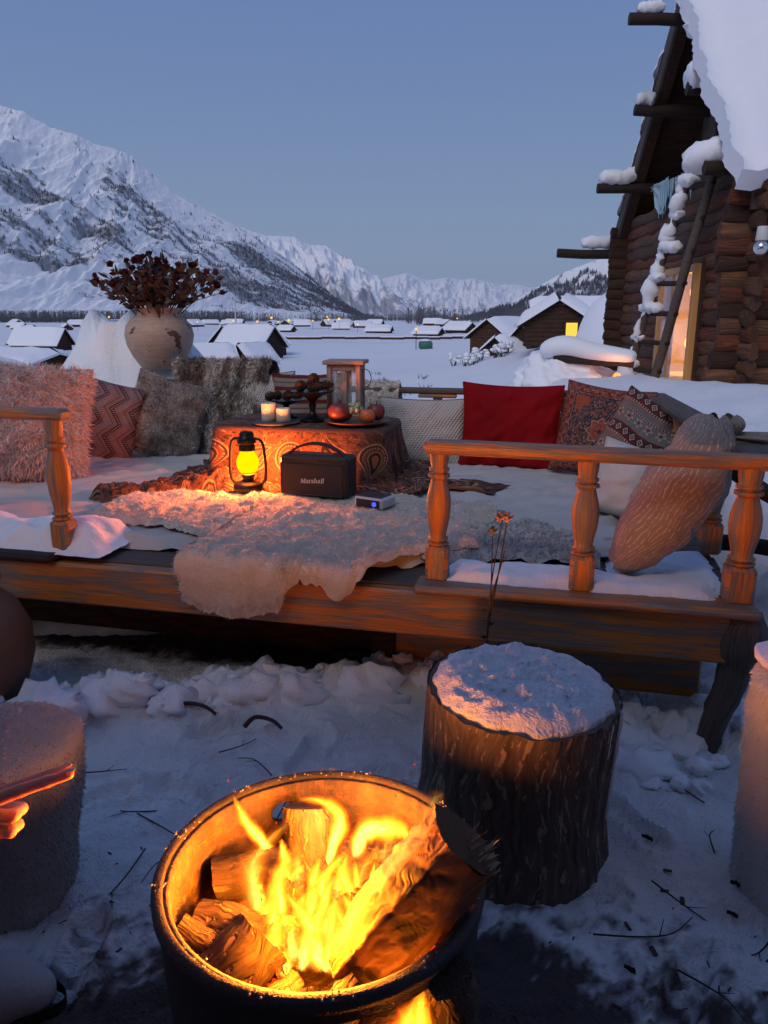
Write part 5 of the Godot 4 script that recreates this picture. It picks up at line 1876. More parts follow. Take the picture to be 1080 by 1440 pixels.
	g.lathe([Vector2(0, 0), Vector2(0.07, 0.0), Vector2(0.068, 0.01), Vector2(0.04, 0.02), Vector2(0.018, 0.04), Vector2(0.015, 0.07), Vector2(0.022, 0.085), Vector2(0.016, 0.1), Vector2(0.03, 0.12), Vector2(0.065, 0.145), Vector2(0.115, 0.158), Vector2(0.118, 0.164), Vector2(0.06, 0.158), Vector2(0, 0.156)], 30)
	obj("stand", g, M.black_metal, o)
	for q in [[-0.06, 0.02, 0.4, 0.09], [0.03, 0.03, 1.3, 0.1], [0.07, -0.03, 2.3, 0.09], [-0.01, -0.04, 1.0, 0.1], [-0.08, -0.04, 2.8, 0.08], [0.01, 0.0, 0.2, 0.085]]:
		pine_cone("brown pine cone heaped on the black cake stand", dk(-1.93 + q[0], y + 0.19 + (0.04 if q[3] == 0.085 else 0.0), -1.5 + q[1]), q[3], Vector3(1.4, q[2], 0.3), "pine cones on the cake stand")
	# fruit plate
	var fp := dk(-1.66, y, -1.42)
	o = thing("fruit_plate", "shallow brown wooden plate carrying the fruit", "plate", fp)
	g = Geo.new()
	g.lathe([Vector2(0, 0), Vector2(0.11, 0.0), Vector2(0.165, 0.016), Vector2(0.172, 0.022), Vector2(0.165, 0.022), Vector2(0.11, 0.008), Vector2(0, 0.007)], 40)
	obj("plate", g, mat(lin(0.14, 0.05, 0.022), 0.5), o)
	var red := mat(lin(0.13, 0.022, 0.02), 0.45, null, Vector3.ONE * 9, T.bump, 0.05, true)
	ball_thing("pomegranate", "large dark red pomegranate at the left of the fruit plate", "fruit", fp + Vector3(-0.085, 0.008, 0.02), Vector3(0.066, 0.056, 0.062), red, "fruit on the plate")
	ball_thing("apple", "dark red apple at the right of the fruit plate", "fruit", fp + Vector3(0.105, 0.012, -0.03), Vector3(0.047, 0.05, 0.047), red, "fruit on the plate")
	ball_thing("orange", "orange in front of the apple on the fruit plate", "fruit", fp + Vector3(0.06, 0.008, 0.045), Vector3(0.043, 0.041, 0.043), mat(lin(0.42, 0.11, 0.02), 0.45, null, Vector3.ONE * 40, T.bump, 0.05, true), "fruit on the plate")
	o = thing("grape_bunch", "bunch of pale green grapes in the middle of the fruit plate", "grapes", fp + Vector3(-0.015, 0.02, 0.0))
	var gm := Geo.new()
	gm.ball(Vector3.ZERO, Vector3(0.0125, 0.0145, 0.0125), 10, 8)
	var gmesh := gm.mesh()
	var gmat := mat(lin(0.32, 0.38, 0.2), 0.35)
	gmat.subsurf_scatter_enabled = true
	gmat.subsurf_scatter_strength = 0.3
	for k in 44:
		var p := Vector3(rnd(-0.06, 0.045), 0, rnd(-0.04, 0.05))
		p.y = 0.075 - 6.0 * (p.x - 0.01) * (p.x - 0.01) - 10.0 * p.z * p.z + rnd(-0.018, 0.012)
		if p.y < 0.01:
			p.y = 0.01
		obj("grape", gmesh, gmat, o, p)
	g = Geo.new()
	g.tube(smooth_path([Vector3(-0.03, 0.05, 0), Vector3(0.0, 0.09, -0.01), Vector3(0.03, 0.105, 0)], 4), ramp(0.003, 0.002, 9), 6)
	obj("stalk", g, M.twig, o)
	build_storm_lantern(dk(-2.1, 0.588, -0.98))
	build_speaker(dk(-1.735, 0.588, -0.9))
	build_projector(dk(-1.405, 0.586, -0.8))

func build_box_lantern(at: Vector3):
	var t := thing("box_lantern", "whitewashed wooden box lantern with glass panes at the table's back", "lantern", at, TURN + 0.12)
	var w := 0.19
	var h := 0.3
	plank(t, "base", Vector3(0, 0.012, 0), Vector3(w + 0.02, 0.024, w + 0.02), M.pale_wood, 0.004)
	plank(t, "lid", Vector3(0, h + 0.009, 0), Vector3(w + 0.04, 0.022, w + 0.04), M.pale_wood, 0.004)
	for sx in [-1, 1]:
		for sz in [-1, 1]:
			plank(t, "upright", Vector3(sx * (w / 2 - 0.014), h / 2 + 0.01, sz * (w / 2 - 0.014)), Vector3(h - 0.026, 0.028, 0.028), M.pale_wood, 0.004, Basis(Vector3.UP, Vector3.BACK, Vector3.RIGHT), sx * 0.3 + sz * 0.17)
	for k in 4:
		var b := Basis(Vector3.UP, k * PI / 2)
		for s in [[0.042], [h - 0.02]]:
			plank(t, "cross_piece", b * Vector3(0, s[0], w / 2 - 0.014), Vector3(w - 0.058, 0.034, 0.02), M.pale_wood, 0.004, b, k * 0.4)
		plank(t, "middle_slat", b * Vector3(0, h / 2 + 0.01, w / 2 - 0.014), Vector3(h - 0.1, 0.036, 0.018), M.pale_wood, 0.004, b * Basis(Vector3.UP, Vector3.LEFT, Vector3.BACK), k * 0.23)
		var g := Geo.new()
		g.box(Vector3(0, h / 2 + 0.01, w / 2 - 0.028), Vector3(w - 0.058, h - 0.09, 0.003), 0.001, Basis.IDENTITY)
		var o := obj("pane", g, M.glass, t)
		o.basis = b
	var g := Geo.new()  # wire bail fallen to the side
	var pts := []
	for k in 13:
		var a := k / 12.0 * PI
		pts.append(Vector3(w / 2 + 0.015 + 0.035 * sin(a), h - 0.03 - 0.05 * (1 - cos(a)), 0.02))
	g.tube(pts, ramp(0.0025, 0.0025, 13), 6)
	obj("handle", g, M.black_metal, t)
	g = Geo.new()
	g.lathe([Vector2(0, 0.024), Vector2(0.03, 0.024), Vector2(0.03, 0.13), Vector2(0.0, 0.126)], 16)
	obj("candle", g, M.wax, t)

func build_storm_lantern(at: Vector3):
	var t := thing("storm_lantern", "black hurricane lantern glowing yellow in front of the table", "lantern", at, TURN)
	var g := Geo.new()
	g.lathe([Vector2(0, 0), Vector2(0.07, 0.0), Vector2(0.075, 0.006), Vector2(0.075, 0.03), Vector2(0.062, 0.042), Vector2(0.03, 0.05), Vector2(0.026, 0.065), Vector2(0.034, 0.072), Vector2(0.034, 0.085), Vector2(0, 0.085)], 26)
	obj("tank", g, M.black_metal, t)
	g = Geo.new()
	var prof := []
	for k in 15:
		var f := k / 14.0
		prof.append(Vector2(0.032 + 0.023 * sin(PI * clampf(f * 1.02, 0, 1)) + 0.002 * (1 - f), 0.086 + 0.112 * f))
	g.lathe(prof, 28)
	var gl := glow(Color(1.0, 0.86, 0.0), 1.3)
	obj("lamp_globe", g, gl, t)
	g = Geo.new()
	g.lathe([Vector2(0.0, 0.199), Vector2(0.036, 0.199), Vector2(0.04, 0.204), Vector2(0.04, 0.228), Vector2(0.034, 0.234), Vector2(0.046, 0.238), Vector2(0.046, 0.262), Vector2(0.036, 0.268), Vector2(0.036, 0.285), Vector2(0.028, 0.295), Vector2(0.0, 0.298)], 26)
	obj("chimney_cap", g, M.black_metal, t)
	for s in [-1.0, 1.0]:
		g = Geo.new()
		g.tube(smooth_path([Vector3(s * 0.055, 0.03, 0), Vector3(s * 0.085, 0.05, 0), Vector3(s * 0.094, 0.1, 0), Vector3(s * 0.088, 0.2, 0), Vector3(s * 0.075, 0.25, 0), Vector3(s * 0.035, 0.262, 0)], 5), ramp(0.0085, 0.0085, 26), 8)
		obj("side_tube", g, M.black_metal, t)
	g = Geo.new()
	var pts := []
	for k in 17:
		var a := k / 16.0 * PI
		pts.append(Vector3(cos(a) * 0.084, 0.23 - sin(a) * 0.02, -sin(a) * 0.11))
	g.tube(pts, ramp(0.002, 0.002, 17), 6)
	obj("bail", g, M.black_metal, t)
	for k in 1:  # wire guard round the globe
		g = Geo.new()
		pts = []
		for q in 25:
			var a := q / 24.0 * TAU
			pts.append(Vector3(cos(a) * 0.063, 0.098 + 0.045 * k, sin(a) * 0.063))
		g.tube(pts, ramp(0.0016, 0.0016, 25), 5)
		obj("wire_guard", g, M.black_metal, t)
	var om := OmniLight3D.new()
	om.name = "lamp_light"
	om.position = Vector3(0, 0.14, 0)
	om.light_color = Color(1.0, 0.47, 0.18)
	om.light_energy = 1.4
	om.light_size = 0.04
	om.omni_range = 40
	om.omni_attenuation = 2
	om.shadow_enabled = true
	t.add_child(om)

func build_speaker(at: Vector3):
	var t := thing("portable_speaker", "black portable speaker with white script lettering beside the lantern", "speaker", at, TURN - 0.08)
	var w := 0.35
	var h := 0.2
	var d := 0.14
	plank(t, "cabinet", Vector3(0, h / 2, -d / 2), Vector3(w, h, d), M.black_vinyl, 0.014)
	plank(t, "grille", Vector3(-0.008, h / 2 - 0.012, 0.003), Vector3(w - 0.04, h - 0.05, 0.008), M.black_cloth, 0.003)
	for q in [[Vector3(-0.008, h - 0.0105, 0.004), Vector3(w - 0.034, 0.004, 0.009)], [Vector3(-0.008, 0.0125, 0.004), Vector3(w - 0.034, 0.004, 0.009)], [Vector3(w / 2 - 0.0265, h / 2 - 0.012, 0.004), Vector3(0.004, h - 0.05, 0.009)], [Vector3(-w / 2 + 0.0105, h / 2 - 0.012, 0.004), Vector3(0.004, h - 0.05, 0.009)]]:
		plank(t, "piping", q[0], q[1], mat(lin(0.05, 0.045, 0.04), 0.4), 0.001)
	var font := SystemFont.new()
	font.font_names = PackedStringArray(["Droid Serif"])
	font.font_italic = true
	var tm := TextMesh.new()
	tm.text = "Marshall"
	tm.font = font
	tm.font_size = 40
	tm.pixel_size = 0.00072
	tm.depth = 0.003
	var o := MeshInstance3D.new()
	o.name = "lettering"
	o.mesh = tm
	o.material_override = M.silver
	o.position = Vector3(0.0, h / 2 - 0.018, 0.009)
	o.basis = Basis(Vector3(1, 0.05, 0), Vector3(0.22, 1.0, 0), Vector3(0, 0, 1))
	t.add_child(o)
	# strap handle: black outside, red inside
	var pts := []
	for k in 21:
		var a := k / 20.0
		pts.append(Vector3(-w / 2 + 0.01 + a * (w - 0.02), h - 0.04 + 0.1 * pow(sin(a * PI), 0.5), -0.05))
	for q in [[0.0, M.black_vinyl, "handle"], [-0.006, M.crimson, "handle_lining"]]:
		var g := Geo.new()
		g.grid(20, 4, func(a: float, b: float):
			var p: Vector3 = pts[int(round(a * 20))]
			var e := [Vector2(-0.016, 0.0), Vector2(0.016, 0.0), Vector2(0.016, -0.006), Vector2(-0.016, -0.006), Vector2(-0.016, 0.0)]
			var c: Vector2 = e[int(round(b * 4))]
			return p + Vector3(0, c.y + q[0], c.x))
		obj(q[2], g, q[1], t)
	plank(t, "control_panel", Vector3(0, h + 0.001, -d / 2), Vector3(w * 0.5, 0.006, 0.05), mat(lin(0.08, 0.06, 0.03), 0.4), 0.002)

func build_projector(at: Vector3):
	var t := thing("mini_projector", "small white mini projector with blue light on the cloth hem", "projector", at, TURN - 0.32)
	plank(t, "case", Vector3(0, 0.026, 0), Vector3(0.15, 0.05, 0.12), mat(lin(0.45, 0.46, 0.48), 0.4), 0.008)
	plank(t, "front_panel", Vector3(0.0, 0.026, 0.061), Vector3(0.125, 0.036, 0.004), mat(lin(0.02, 0.02, 0.024), 0.25), 0.002)
	var g := Geo.new()
	g.tube([Vector3(0.035, 0.026, 0.06), Vector3(0.035, 0.026, 0.066)], [0.011, 0.011], 18)
	obj("led_lens", g, glow(Color(0.3, 0.32, 1.0), 1.6), t)
	plank(t, "top_panel", Vector3(-0.005, 0.052, -0.005), Vector3(0.13, 0.004, 0.1), mat(lin(0.03, 0.025, 0.025), 0.4), 0.002)

# ---------------------------------------------------------------- yard furniture
func build_yard():
	build_vase()
	build_stump()
	# stools: pale fleece covered blocks
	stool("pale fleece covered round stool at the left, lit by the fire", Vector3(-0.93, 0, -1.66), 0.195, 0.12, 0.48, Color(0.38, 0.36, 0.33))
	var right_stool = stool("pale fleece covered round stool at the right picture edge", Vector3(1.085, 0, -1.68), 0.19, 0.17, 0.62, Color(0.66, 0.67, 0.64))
	var g := Geo.new()
	g.ball(Vector3(0.01, 0.61, -0.02), Vector3(0.18, 0.03, 0.18), 20, 8, 0.3, noise, 6.0)
	obj("snow_cap", g, M.snow_soft, right_stool)
	# dark glazed jar
	var t := thing("dark_jar", "big dark brown glazed jar at the left edge before the platform", "jar", Vector3(-1.54, -0.02, -2.6))
	g = Geo.new()
	g.lathe([Vector2(0, 0), Vector2(0.13, 0), Vector2(0.15, 0.02), Vector2(0.21, 0.12), Vector2(0.245, 0.24), Vector2(0.24, 0.34), Vector2(0.2, 0.43), Vector2(0.15, 0.48), Vector2(0.14, 0.5), Vector2(0.16, 0.53), Vector2(0.15, 0.535), Vector2(0.13, 0.5), Vector2(0.13, 0.46)], 36)
	obj("body", g, M.jar, t)
	g = Geo.new()
	g.ball(Vector3(0.06, 0.53, 0.02), Vector3(0.09, 0.035, 0.08), 12, 6, 0.5, noise, 20.0)
	obj("snow_rim", g, M.snow_soft, t)
	# dried flower stalk in front of the platform
	t = thing("dried_flower", "tall dried flower stalk with pale heads before the front beam", "flower", Vector3(0.325, 0, -2.26))
	var stalks := [[Vector3(0, 0.0, 0), Vector3(0.0, 0.4, 0.0), Vector3(0.008, 0.62, 0.0), Vector3(0.036, 0.835, 0.0)], [Vector3(0.002, 0.45, 0), Vector3(0.006, 0.6, 0.01), Vector3(0.005, 0.79, 0.01)], [Vector3(0.005, 0.5, 0), Vector3(0.03, 0.65, -0.01), Vector3(0.05, 0.82, -0.01)], [Vector3(0.003, 0.55, 0), Vector3(0.035, 0.68, 0.0), Vector3(0.045, 0.73, 0.0)]]
	for s in stalks:
		g = Geo.new()
		var p := smooth_path(s, 5)
		g.tube(p, ramp(0.003, 0.0016, p.size()), 5)
		obj("stem", g, M.twig, t)
	for q in [[Vector3(0.036, 0.84, 0), 0.016, lin(0.45, 0.26, 0.18)], [Vector3(0.052, 0.83, -0.01), 0.018, lin(0.5, 0.28, 0.2)], [Vector3(0.022, 0.835, 0.008), 0.014, lin(0.4, 0.22, 0.16)], [Vector3(0.005, 0.795, 0.01), 0.015, lin(0.22, 0.16, 0.06)]]:
		g = Geo.new()
		for k in 9:
			var a := k * TAU / 9
			var o := Vector3(cos(a), 0, sin(a))
			var s: Vector3 = Vector3(-sin(a), 0, cos(a)) * q[1] * 0.45
			var tip: Vector3 = q[0] + o * q[1] + Vector3(0, q[1] * (0.5 + 0.4 * sin(k * 2.1)), 0)
			g.tri(q[0] - s * 0.3 - Vector3(0, q[1] * 0.5, 0), q[0] + s * 0.3 - Vector3(0, q[1] * 0.5, 0), tip + s)
			g.tri(q[0] - s * 0.3 - Vector3(0, q[1] * 0.5, 0), tip + s, tip - s)
		g.ball(q[0] - Vector3(0, q[1] * 0.4, 0), Vector3.ONE * q[1] * 0.4, 8, 6)
		obj("flower_head", g, mat(q[2], 0.9), t)
	for k in 5:
		g = Geo.new()
		var y := 0.4 + 0.045 * k
		var s := -1.0 if k % 2 else 1.0
		g.quad(Vector3(0, y, 0), Vector3(s * 0.008, y + 0.008, 0.004), Vector3(s * 0.022, y + 0.004, 0.008), Vector3(s * 0.008, y - 0.006, 0.004))
		obj("leaf", g, M.twig, t)
	# fallen poles in the snow bank beside the platform
	var k := 0
	for q in [[Vector3(1.33, 0.88, -3.12), Vector3(1.72, 0.64, -2.95)], [Vector3(1.34, 0.53, -3.05), Vector3(1.75, 0.52, -2.85)]]:
		g = Geo.new()
		g.tube(line(q[0], q[1] + (q[1] - q[0]) * 0.4, 5, 0.02), ramp(0.035, 0.03, 6), 8)
		lengthwise(g)
		tag(obj("fallen_pole", g, M.darkwood), ["dark pole slanting from the side rail into the snow", "dark pole lying flat in the snow beside the corner post"][k], "pole", "poles in the snow bank")
		k += 1

func stool(label: String, at: Vector3, r1: float, r0: float, h: float, tone: Color):
	var t := thing("fleece_stool", label, "stool", at, 0, "fleece covered stools round the fire")
	var g := Geo.new()
	var prof := []
	for k in 26:
		var f := k / 25.0
		if f < 0.8:
			prof.append(Vector2(lerpf(r0, r1, pow(f / 0.8, 0.7)), h * 0.93 * f / 0.8 - 0.02))
		else:
			var q := (f - 0.8) / 0.2
			prof.append(Vector2(r1 * (1.0 - pow(q, 3.0)) * (1.0 - 0.06 * q) + 0.0, h * 0.93 + h * 0.07 * sin(q * PI / 2) - 0.02))
	g.lathe(prof, 40)
	for k in g.v.size():
		var p := g.v[k]
		g.v[k] += Vector3(p.x, 0, p.z) * (0.1 * nz(p.x * 9 + at.x * 7, p.y * 5, p.z * 9))
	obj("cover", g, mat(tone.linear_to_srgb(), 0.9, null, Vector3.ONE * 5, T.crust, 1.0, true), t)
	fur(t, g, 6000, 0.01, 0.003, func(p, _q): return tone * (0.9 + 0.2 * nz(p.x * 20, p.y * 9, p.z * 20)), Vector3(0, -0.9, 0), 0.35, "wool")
	return t

func build_vase():
	var x := -1.6
	var z := -5.62
	var y := ground_height(x, z) - 0.03
	var t := thing("clay_vase", "weathered beige clay vase on the snow heap behind the cushions", "vase", Vector3(x, y, z))
	var g := Geo.new()
	var prof := [Vector2(0, 0), Vector2(0.12, 0.0), Vector2(0.14, 0.02), Vector2(0.19, 0.09), Vector2(0.225, 0.17), Vector2(0.238, 0.24), Vector2(0.228, 0.3), Vector2(0.195, 0.345), Vector2(0.16, 0.37), Vector2(0.15, 0.385), Vector2(0.152, 0.4), Vector2(0.168, 0.418), Vector2(0.165, 0.425), Vector2(0.15, 0.42), Vector2(0.135, 0.395), Vector2(0.14, 0.36), Vector2(0.14, 0.3)]
	g.lathe(prof, 44)
	for k in g.v.size():
		var p := g.v[k]
		var a := Vector2(p.x, p.z).length()
		g.v[k] += Vector3(p.x, 0, p.z) * 0.03 * nz(p.x * 5, p.y * 5, p.z * 5) * smoothstep(0.05, 0.2, a)
		g.uv[k] = Vector2(g.uv[k].x * 1.0 + 0.1, p.y * 1.8)
	obj("body", g, M.clay, t)
	# dried flowers: stems, leaves and dark red heads
	var b := thing("dried_bouquet", "bushy dried dark red roses and leaves in the clay vase", "bouquet", Vector3(x, y + 0.33, z))
	var stem := Geo.new()
	var mass := Geo.new()
	var leaf := Geo.new()
	leaf.grid(4, 6, func(a: float, c: float):
		var w := 0.5 * sin(PI * pow(c, 0.7)) * (a * 2 - 1) * 0.55
		return Vector3(w, c, 0.25 * c * c + 0.25 * absf(w)))
	var leaf_mesh := leaf.mesh()
	var head := Geo.new()
	for ring in 3:
		for q in 6:
			var a := q * TAU / 6 + ring * 0.5
			var o := Vector3(cos(a), 0, sin(a))
			var s := Vector3(-sin(a), 0, cos(a)) * 0.55
			var w := 0.35 + 0.22 * ring
			head.quad(o * 0.12 - s * 0.3, o * 0.12 + s * 0.3, o * w + s * 0.8 + Vector3(0, 1.1 - 0.25 * ring, 0), o * w - s * 0.8 + Vector3(0, 1.1 - 0.25 * ring, 0))
	head.ball(Vector3(0, 0.4, 0), Vector3(0.32, 0.5, 0.32), 8, 6)
	var head_mesh := head.mesh()
	var leaves := [mat(lin(0.05, 0.05, 0.035), 0.9), mat(lin(0.07, 0.045, 0.035), 0.9), mat(lin(0.1, 0.1, 0.08), 0.9)]
	var reds := [mat(lin(0.09, 0.008, 0.014), 0.85), mat(lin(0.05, 0.008, 0.012), 0.85), mat(lin(0.14, 0.012, 0.02), 0.85)]
	for k in 84:
		var a := k * 2.39996
		var out := pow((k + 0.5) / 84.0, 0.6)
		var len := rnd(0.24, 0.38) * (1.0 + 0.12 * out)
		var d := Vector3(cos(a) * out * 1.0, 1.05 - 0.62 * out * out, sin(a) * out * 0.9).normalized()
		var p0 := Vector3(cos(a), 0, sin(a)) * 0.1 * out
		var p1 := p0 + Vector3(0, 0.07, 0) + d * len * 0.5
		var p2 := p0 + Vector3(0, 0.07, 0) + d * len + Vector3(rnd(-0.03, 0.03), rnd(-0.02, 0.03), rnd(-0.03, 0.03))
		stem.tube([p0, p1, p2], [0.004, 0.003, 0.002], 5, false)
		if k % 3 != 2:
			var s := rnd(0.024, 0.042)
			var o := obj("flower_head", head_mesh, reds[k % 3], b, p2)
			o.basis = Basis(Quaternion(Vector3.UP, (d + Vector3(rnd(-0.4, 0.4), rnd(-0.4, 0.4), rnd(-0.4, 0.4))).normalized())) * Basis.from_scale(Vector3.ONE * s)
		for q in 11:
			var at := p1.lerp(p2, rnd(-0.6, 1.0))
			var dd := (d + Vector3(rnd(-1, 1), rnd(-0.8, 0.6), rnd(-1, 1))).normalized()
			var bs := Basis(Quaternion(Vector3.UP, dd)) * Basis(Vector3.UP, rnd(0, TAU)) * Basis.from_scale(Vector3.ONE * rnd(0.04, 0.08))
			if q < 3:
				var o := obj("leaf", leaf_mesh, leaves[(k + q) % 3], b, at)
				o.basis = bs
			else:
				for f in leaf.i:
					mass.v.append(at + bs * leaf.v[f])
					mass.n.append((bs * leaf.n[f]).normalized())
					mass.uv.append(Vector2.ZERO)
					mass.c.append(Color.WHITE)
					mass.i.append(mass.i.size())
	obj("stems", stem, M.twig, b)
	obj("leaf_mass", mass, leaves[1], b).set_meta("kind", "stuff")

func build_stump():
	var t := thing("tree_stump", "thick upright tree stump seat with snow on top beside the fire", "stump", Vector3(0.345, -0.03, -1.9))
	t.basis = Basis(Vector3.BACK, -0.05) * Basis(Vector3.RIGHT, 0.04)
	var rad := func(a: float, y: float):
		var c := cos(a * TAU)
		var s := sin(a * TAU)
		var k := 1.0 + 0.05 * nz(c * 1.2 + 3, s * 1.2) + 0.025 * nz(c * 5, s * 5, y * 0.6) + 0.018 * absf(nz(c * 9 + 5, s * 9, y * 0.9))
		k += 0.012 * nz(c * 26, s * 26, y * 2.0)
		k -= 0.09 * exp(-pow((fposmod(a - 0.17, 1.0)) / 0.012, 2)) * smoothstep(0.35, 0.0, y)
		return (0.255 + 0.025 * smoothstep(0.2, 0.0, y)) * k
	var g := Geo.new()
	var hh := 0.5
	g.grid(180, 44, func(a: float, b: float):
		var y: float = b * hh
		var r: float = rad.call(a, y)
		return Vector3(cos(-a * TAU) * r, y + (0.012 * nz(cos(a * TAU) * 6, sin(a * TAU) * 6) if b > 0.99 else 0.0), sin(-a * TAU) * r), true, Vector2(2, 1))
	obj("bark", g, M.bark, t)
	g = Geo.new()
	g.grid(60, 8, func(a: float, b: float):
		var r: float = rad.call(a, hh) * b * 0.985
		return Vector3(cos(-a * TAU) * r, hh - 0.006 + 0.004 * nz(b * 8, a * 9), sin(-a * TAU) * r), true)
	obj("cut_top", g, mat(lin(0.12, 0.09, 0.07), 0.9, null, Vector3.ONE * 5, T.bump, 0.3, true), t)
	g = Geo.new()
	g.grid(96, 30, func(a: float, b: float):
		var edge := 0.93 + 0.07 * nz(cos(a * TAU) * 3, sin(a * TAU) * 3, 7.0)
		var r: float = rad.call(a, hh) * minf(b * 1.03, 1.0) * edge
		var x := cos(-a * TAU) * r
		var z := sin(-a * TAU) * r
		var th := 0.024 * smoothstep(1.0, 0.8, b) + 0.018 * smoothstep(1.0, 0.7, b) * nz(x * 14, z * 14) + 0.012 * smoothstep(1.0, 0.7, b) * nz(x * 36, z * 36, 3)
		return Vector3(x, hh + 0.002 + th - (0.012 if b > 0.99 else 0.0), z), true, Vector2.ONE, func(p, _u, _v):
			var s := smoothstep(0.48, 0.6, nz(p.x * 60, p.z * 60, 2)) * 0.7
			return Color(0.8, 0.8, 0.8).lerp(Color(0.12, 0.1, 0.09), s))
	obj("snow_cap", g, M.snow, t)
	# snow streaks caught on the bark at the right side
	for q in [[0.97, 0.49, 0.28, 0.011], [0.94, 0.49, 0.16, 0.013], [0.99, 0.46, 0.3, 0.012], [0.9, 0.48, 0.38, 0.007], [0.955, 0.3, 0.05, 0.01]]:
		g = Geo.new()
		var pts := []
		var rr := []
		for k in 10:
			var f := k / 9.0
			var y: float = lerpf(q[1], q[2], f)
			var a: float = q[0] + 0.006 * nz(f * 5, q[0] * 9)
			var r: float = rad.call(a, y) - 0.004
			pts.append(Vector3(cos(-a * TAU) * r, y, sin(-a * TAU) * r))
			rr.append(q[3] * (0.5 + 0.6 * absf(nz(f * 4, q[0] * 20)) + 0.2) * (1.0 if k < 9 else 0.3))
		g.tube(pts, rr, 7)
		obj("snow_streak", g, M.snow_soft, t)

# ---------------------------------------------------------------- fire pit
const POT := Vector3(-0.115, 0.0, -1.205)
# tongues of flame: [width, points]
const FLAMES := [
	[0.016, [[-0.221, 0.34, -1.349], [-0.243, 0.4, -1.336], [-0.27, 0.47, -1.307], [-0.29, 0.53, -1.305]]],
	[0.02, [[-0.121, 0.34, -1.317], [-0.098, 0.42, -1.31], [-0.085, 0.49, -1.29], [-0.115, 0.53, -1.282], [-0.159, 0.55, -1.262]]],
	[0.026, [[-0.056, 0.4, -1.294], [-0.038, 0.46, -1.284], [0.007, 0.48, -1.272], [0.037, 0.49, -1.244], [0.05, 0.47, -1.234]]],
	[0.03, [[-0.159, 0.26, -1.188], [-0.145, 0.32, -1.192], [-0.131, 0.38, -1.194], [-0.133, 0.44, -1.168]]],
	[0.008, [[-0.034, 0.34, -1.249], [-0.024, 0.4, -1.225], [-0.018, 0.45, -1.217]]],
	[0.02, [[-0.122, 0.3, -1.231], [-0.118, 0.36, -1.232], [-0.111, 0.42, -1.21], [-0.064, 0.5, -1.186]]],
	[0.013, [[-0.186, 0.32, -1.321], [-0.195, 0.4, -1.294], [-0.196, 0.46, -1.268]]],
	[0.024, [[-0.094, 0.26, -1.205], [-0.085, 0.34, -1.187], [-0.093, 0.4, -1.185]]],
	[0.009, [[-0.215, 0.28, -1.167], [-0.238, 0.32, -1.158], [-0.245, 0.34, -1.15]]],
	[0.014, [[-0.16, 0.33, -1.3], [-0.12, 0.36, -1.27], [-0.1, 0.4, -1.25]]],
]

# a tongue of flame: three crossing sheets of hot gas, densest along the middle
func flame(parent: Node, path: Array, width: float, strength := 1.0, called := "flame"):
	var pts := smooth_path(path, 7)
	var m := pts.size()
	var g := Geo.new()
	for sheet in 3:
		var off: float = width * 900.0 + sheet * 17.0 + pts[0].x * 50.0
		g.grid(8, m - 1, func(a: float, b: float):
			var k := int(round(b * (m - 1)))
			var d: Vector3 = (pts[mini(k + 1, m - 1)] - pts[maxi(k - 1, 0)]).normalized()
			var s := d.cross(Vector3(0.31, 0.2, 0.93)).normalized()
			s = s.rotated(d, sheet * PI / 3.0 + 0.6 * nz(b * 2.0, off))
			var prof := pow(sin(PI * clampf(0.14 + 0.86 * b, 0, 1)), 0.75) * (1.0 + 0.45 * nz(b * 3.5, off))
			var x := a * 2.0 - 1.0
			var edge := 1.0 + 0.3 * nz(b * 7.0, off + 5.0 * signf(x))
			return pts[k] + s * x * width * 1.3 * prof * edge + d.cross(s) * width * 0.5 * nz(b * 5.0, off, x), false, Vector2.ONE, func(_p, a: float, b: float):
			var x := a * 2.0 - 1.0
			var dens := pow(1.0 - x * x, 3.0) * smoothstep(0.0, 0.18, b) * smoothstep(1.0, 0.62, b)
			return Color(1, 1, 1, clampf(dens * 1.15 * strength, 0.0, 0.95)))
	obj(called, g, M.flame, parent)

func fire_log(called: String, label: String, a: Vector3, b: Vector3, r: float, material: Material, group := "", split := false):
	var g := Geo.new()
	var m := 8
	var pts := line(a, b, m, 0.008, 12.0)
	var rr := []
	for k in m + 1:
		rr.append(r * (1.0 + 0.14 * nz(k * 1.1, a.x * 90, b.z * 50)))
	g.tube(pts, rr, 7 if split else 14)
	for k in g.v.size():
		var p := g.v[k]
		g.v[k] += Vector3(nz(p.x * 50, p.y * 50, p.z * 50), nz(p.x * 50 + 8, p.y * 50, p.z * 50), nz(p.x * 50, p.y * 50 + 8, p.z * 50)) * 0.006
	return tag(obj(called, g, material), label, "firewood", group)

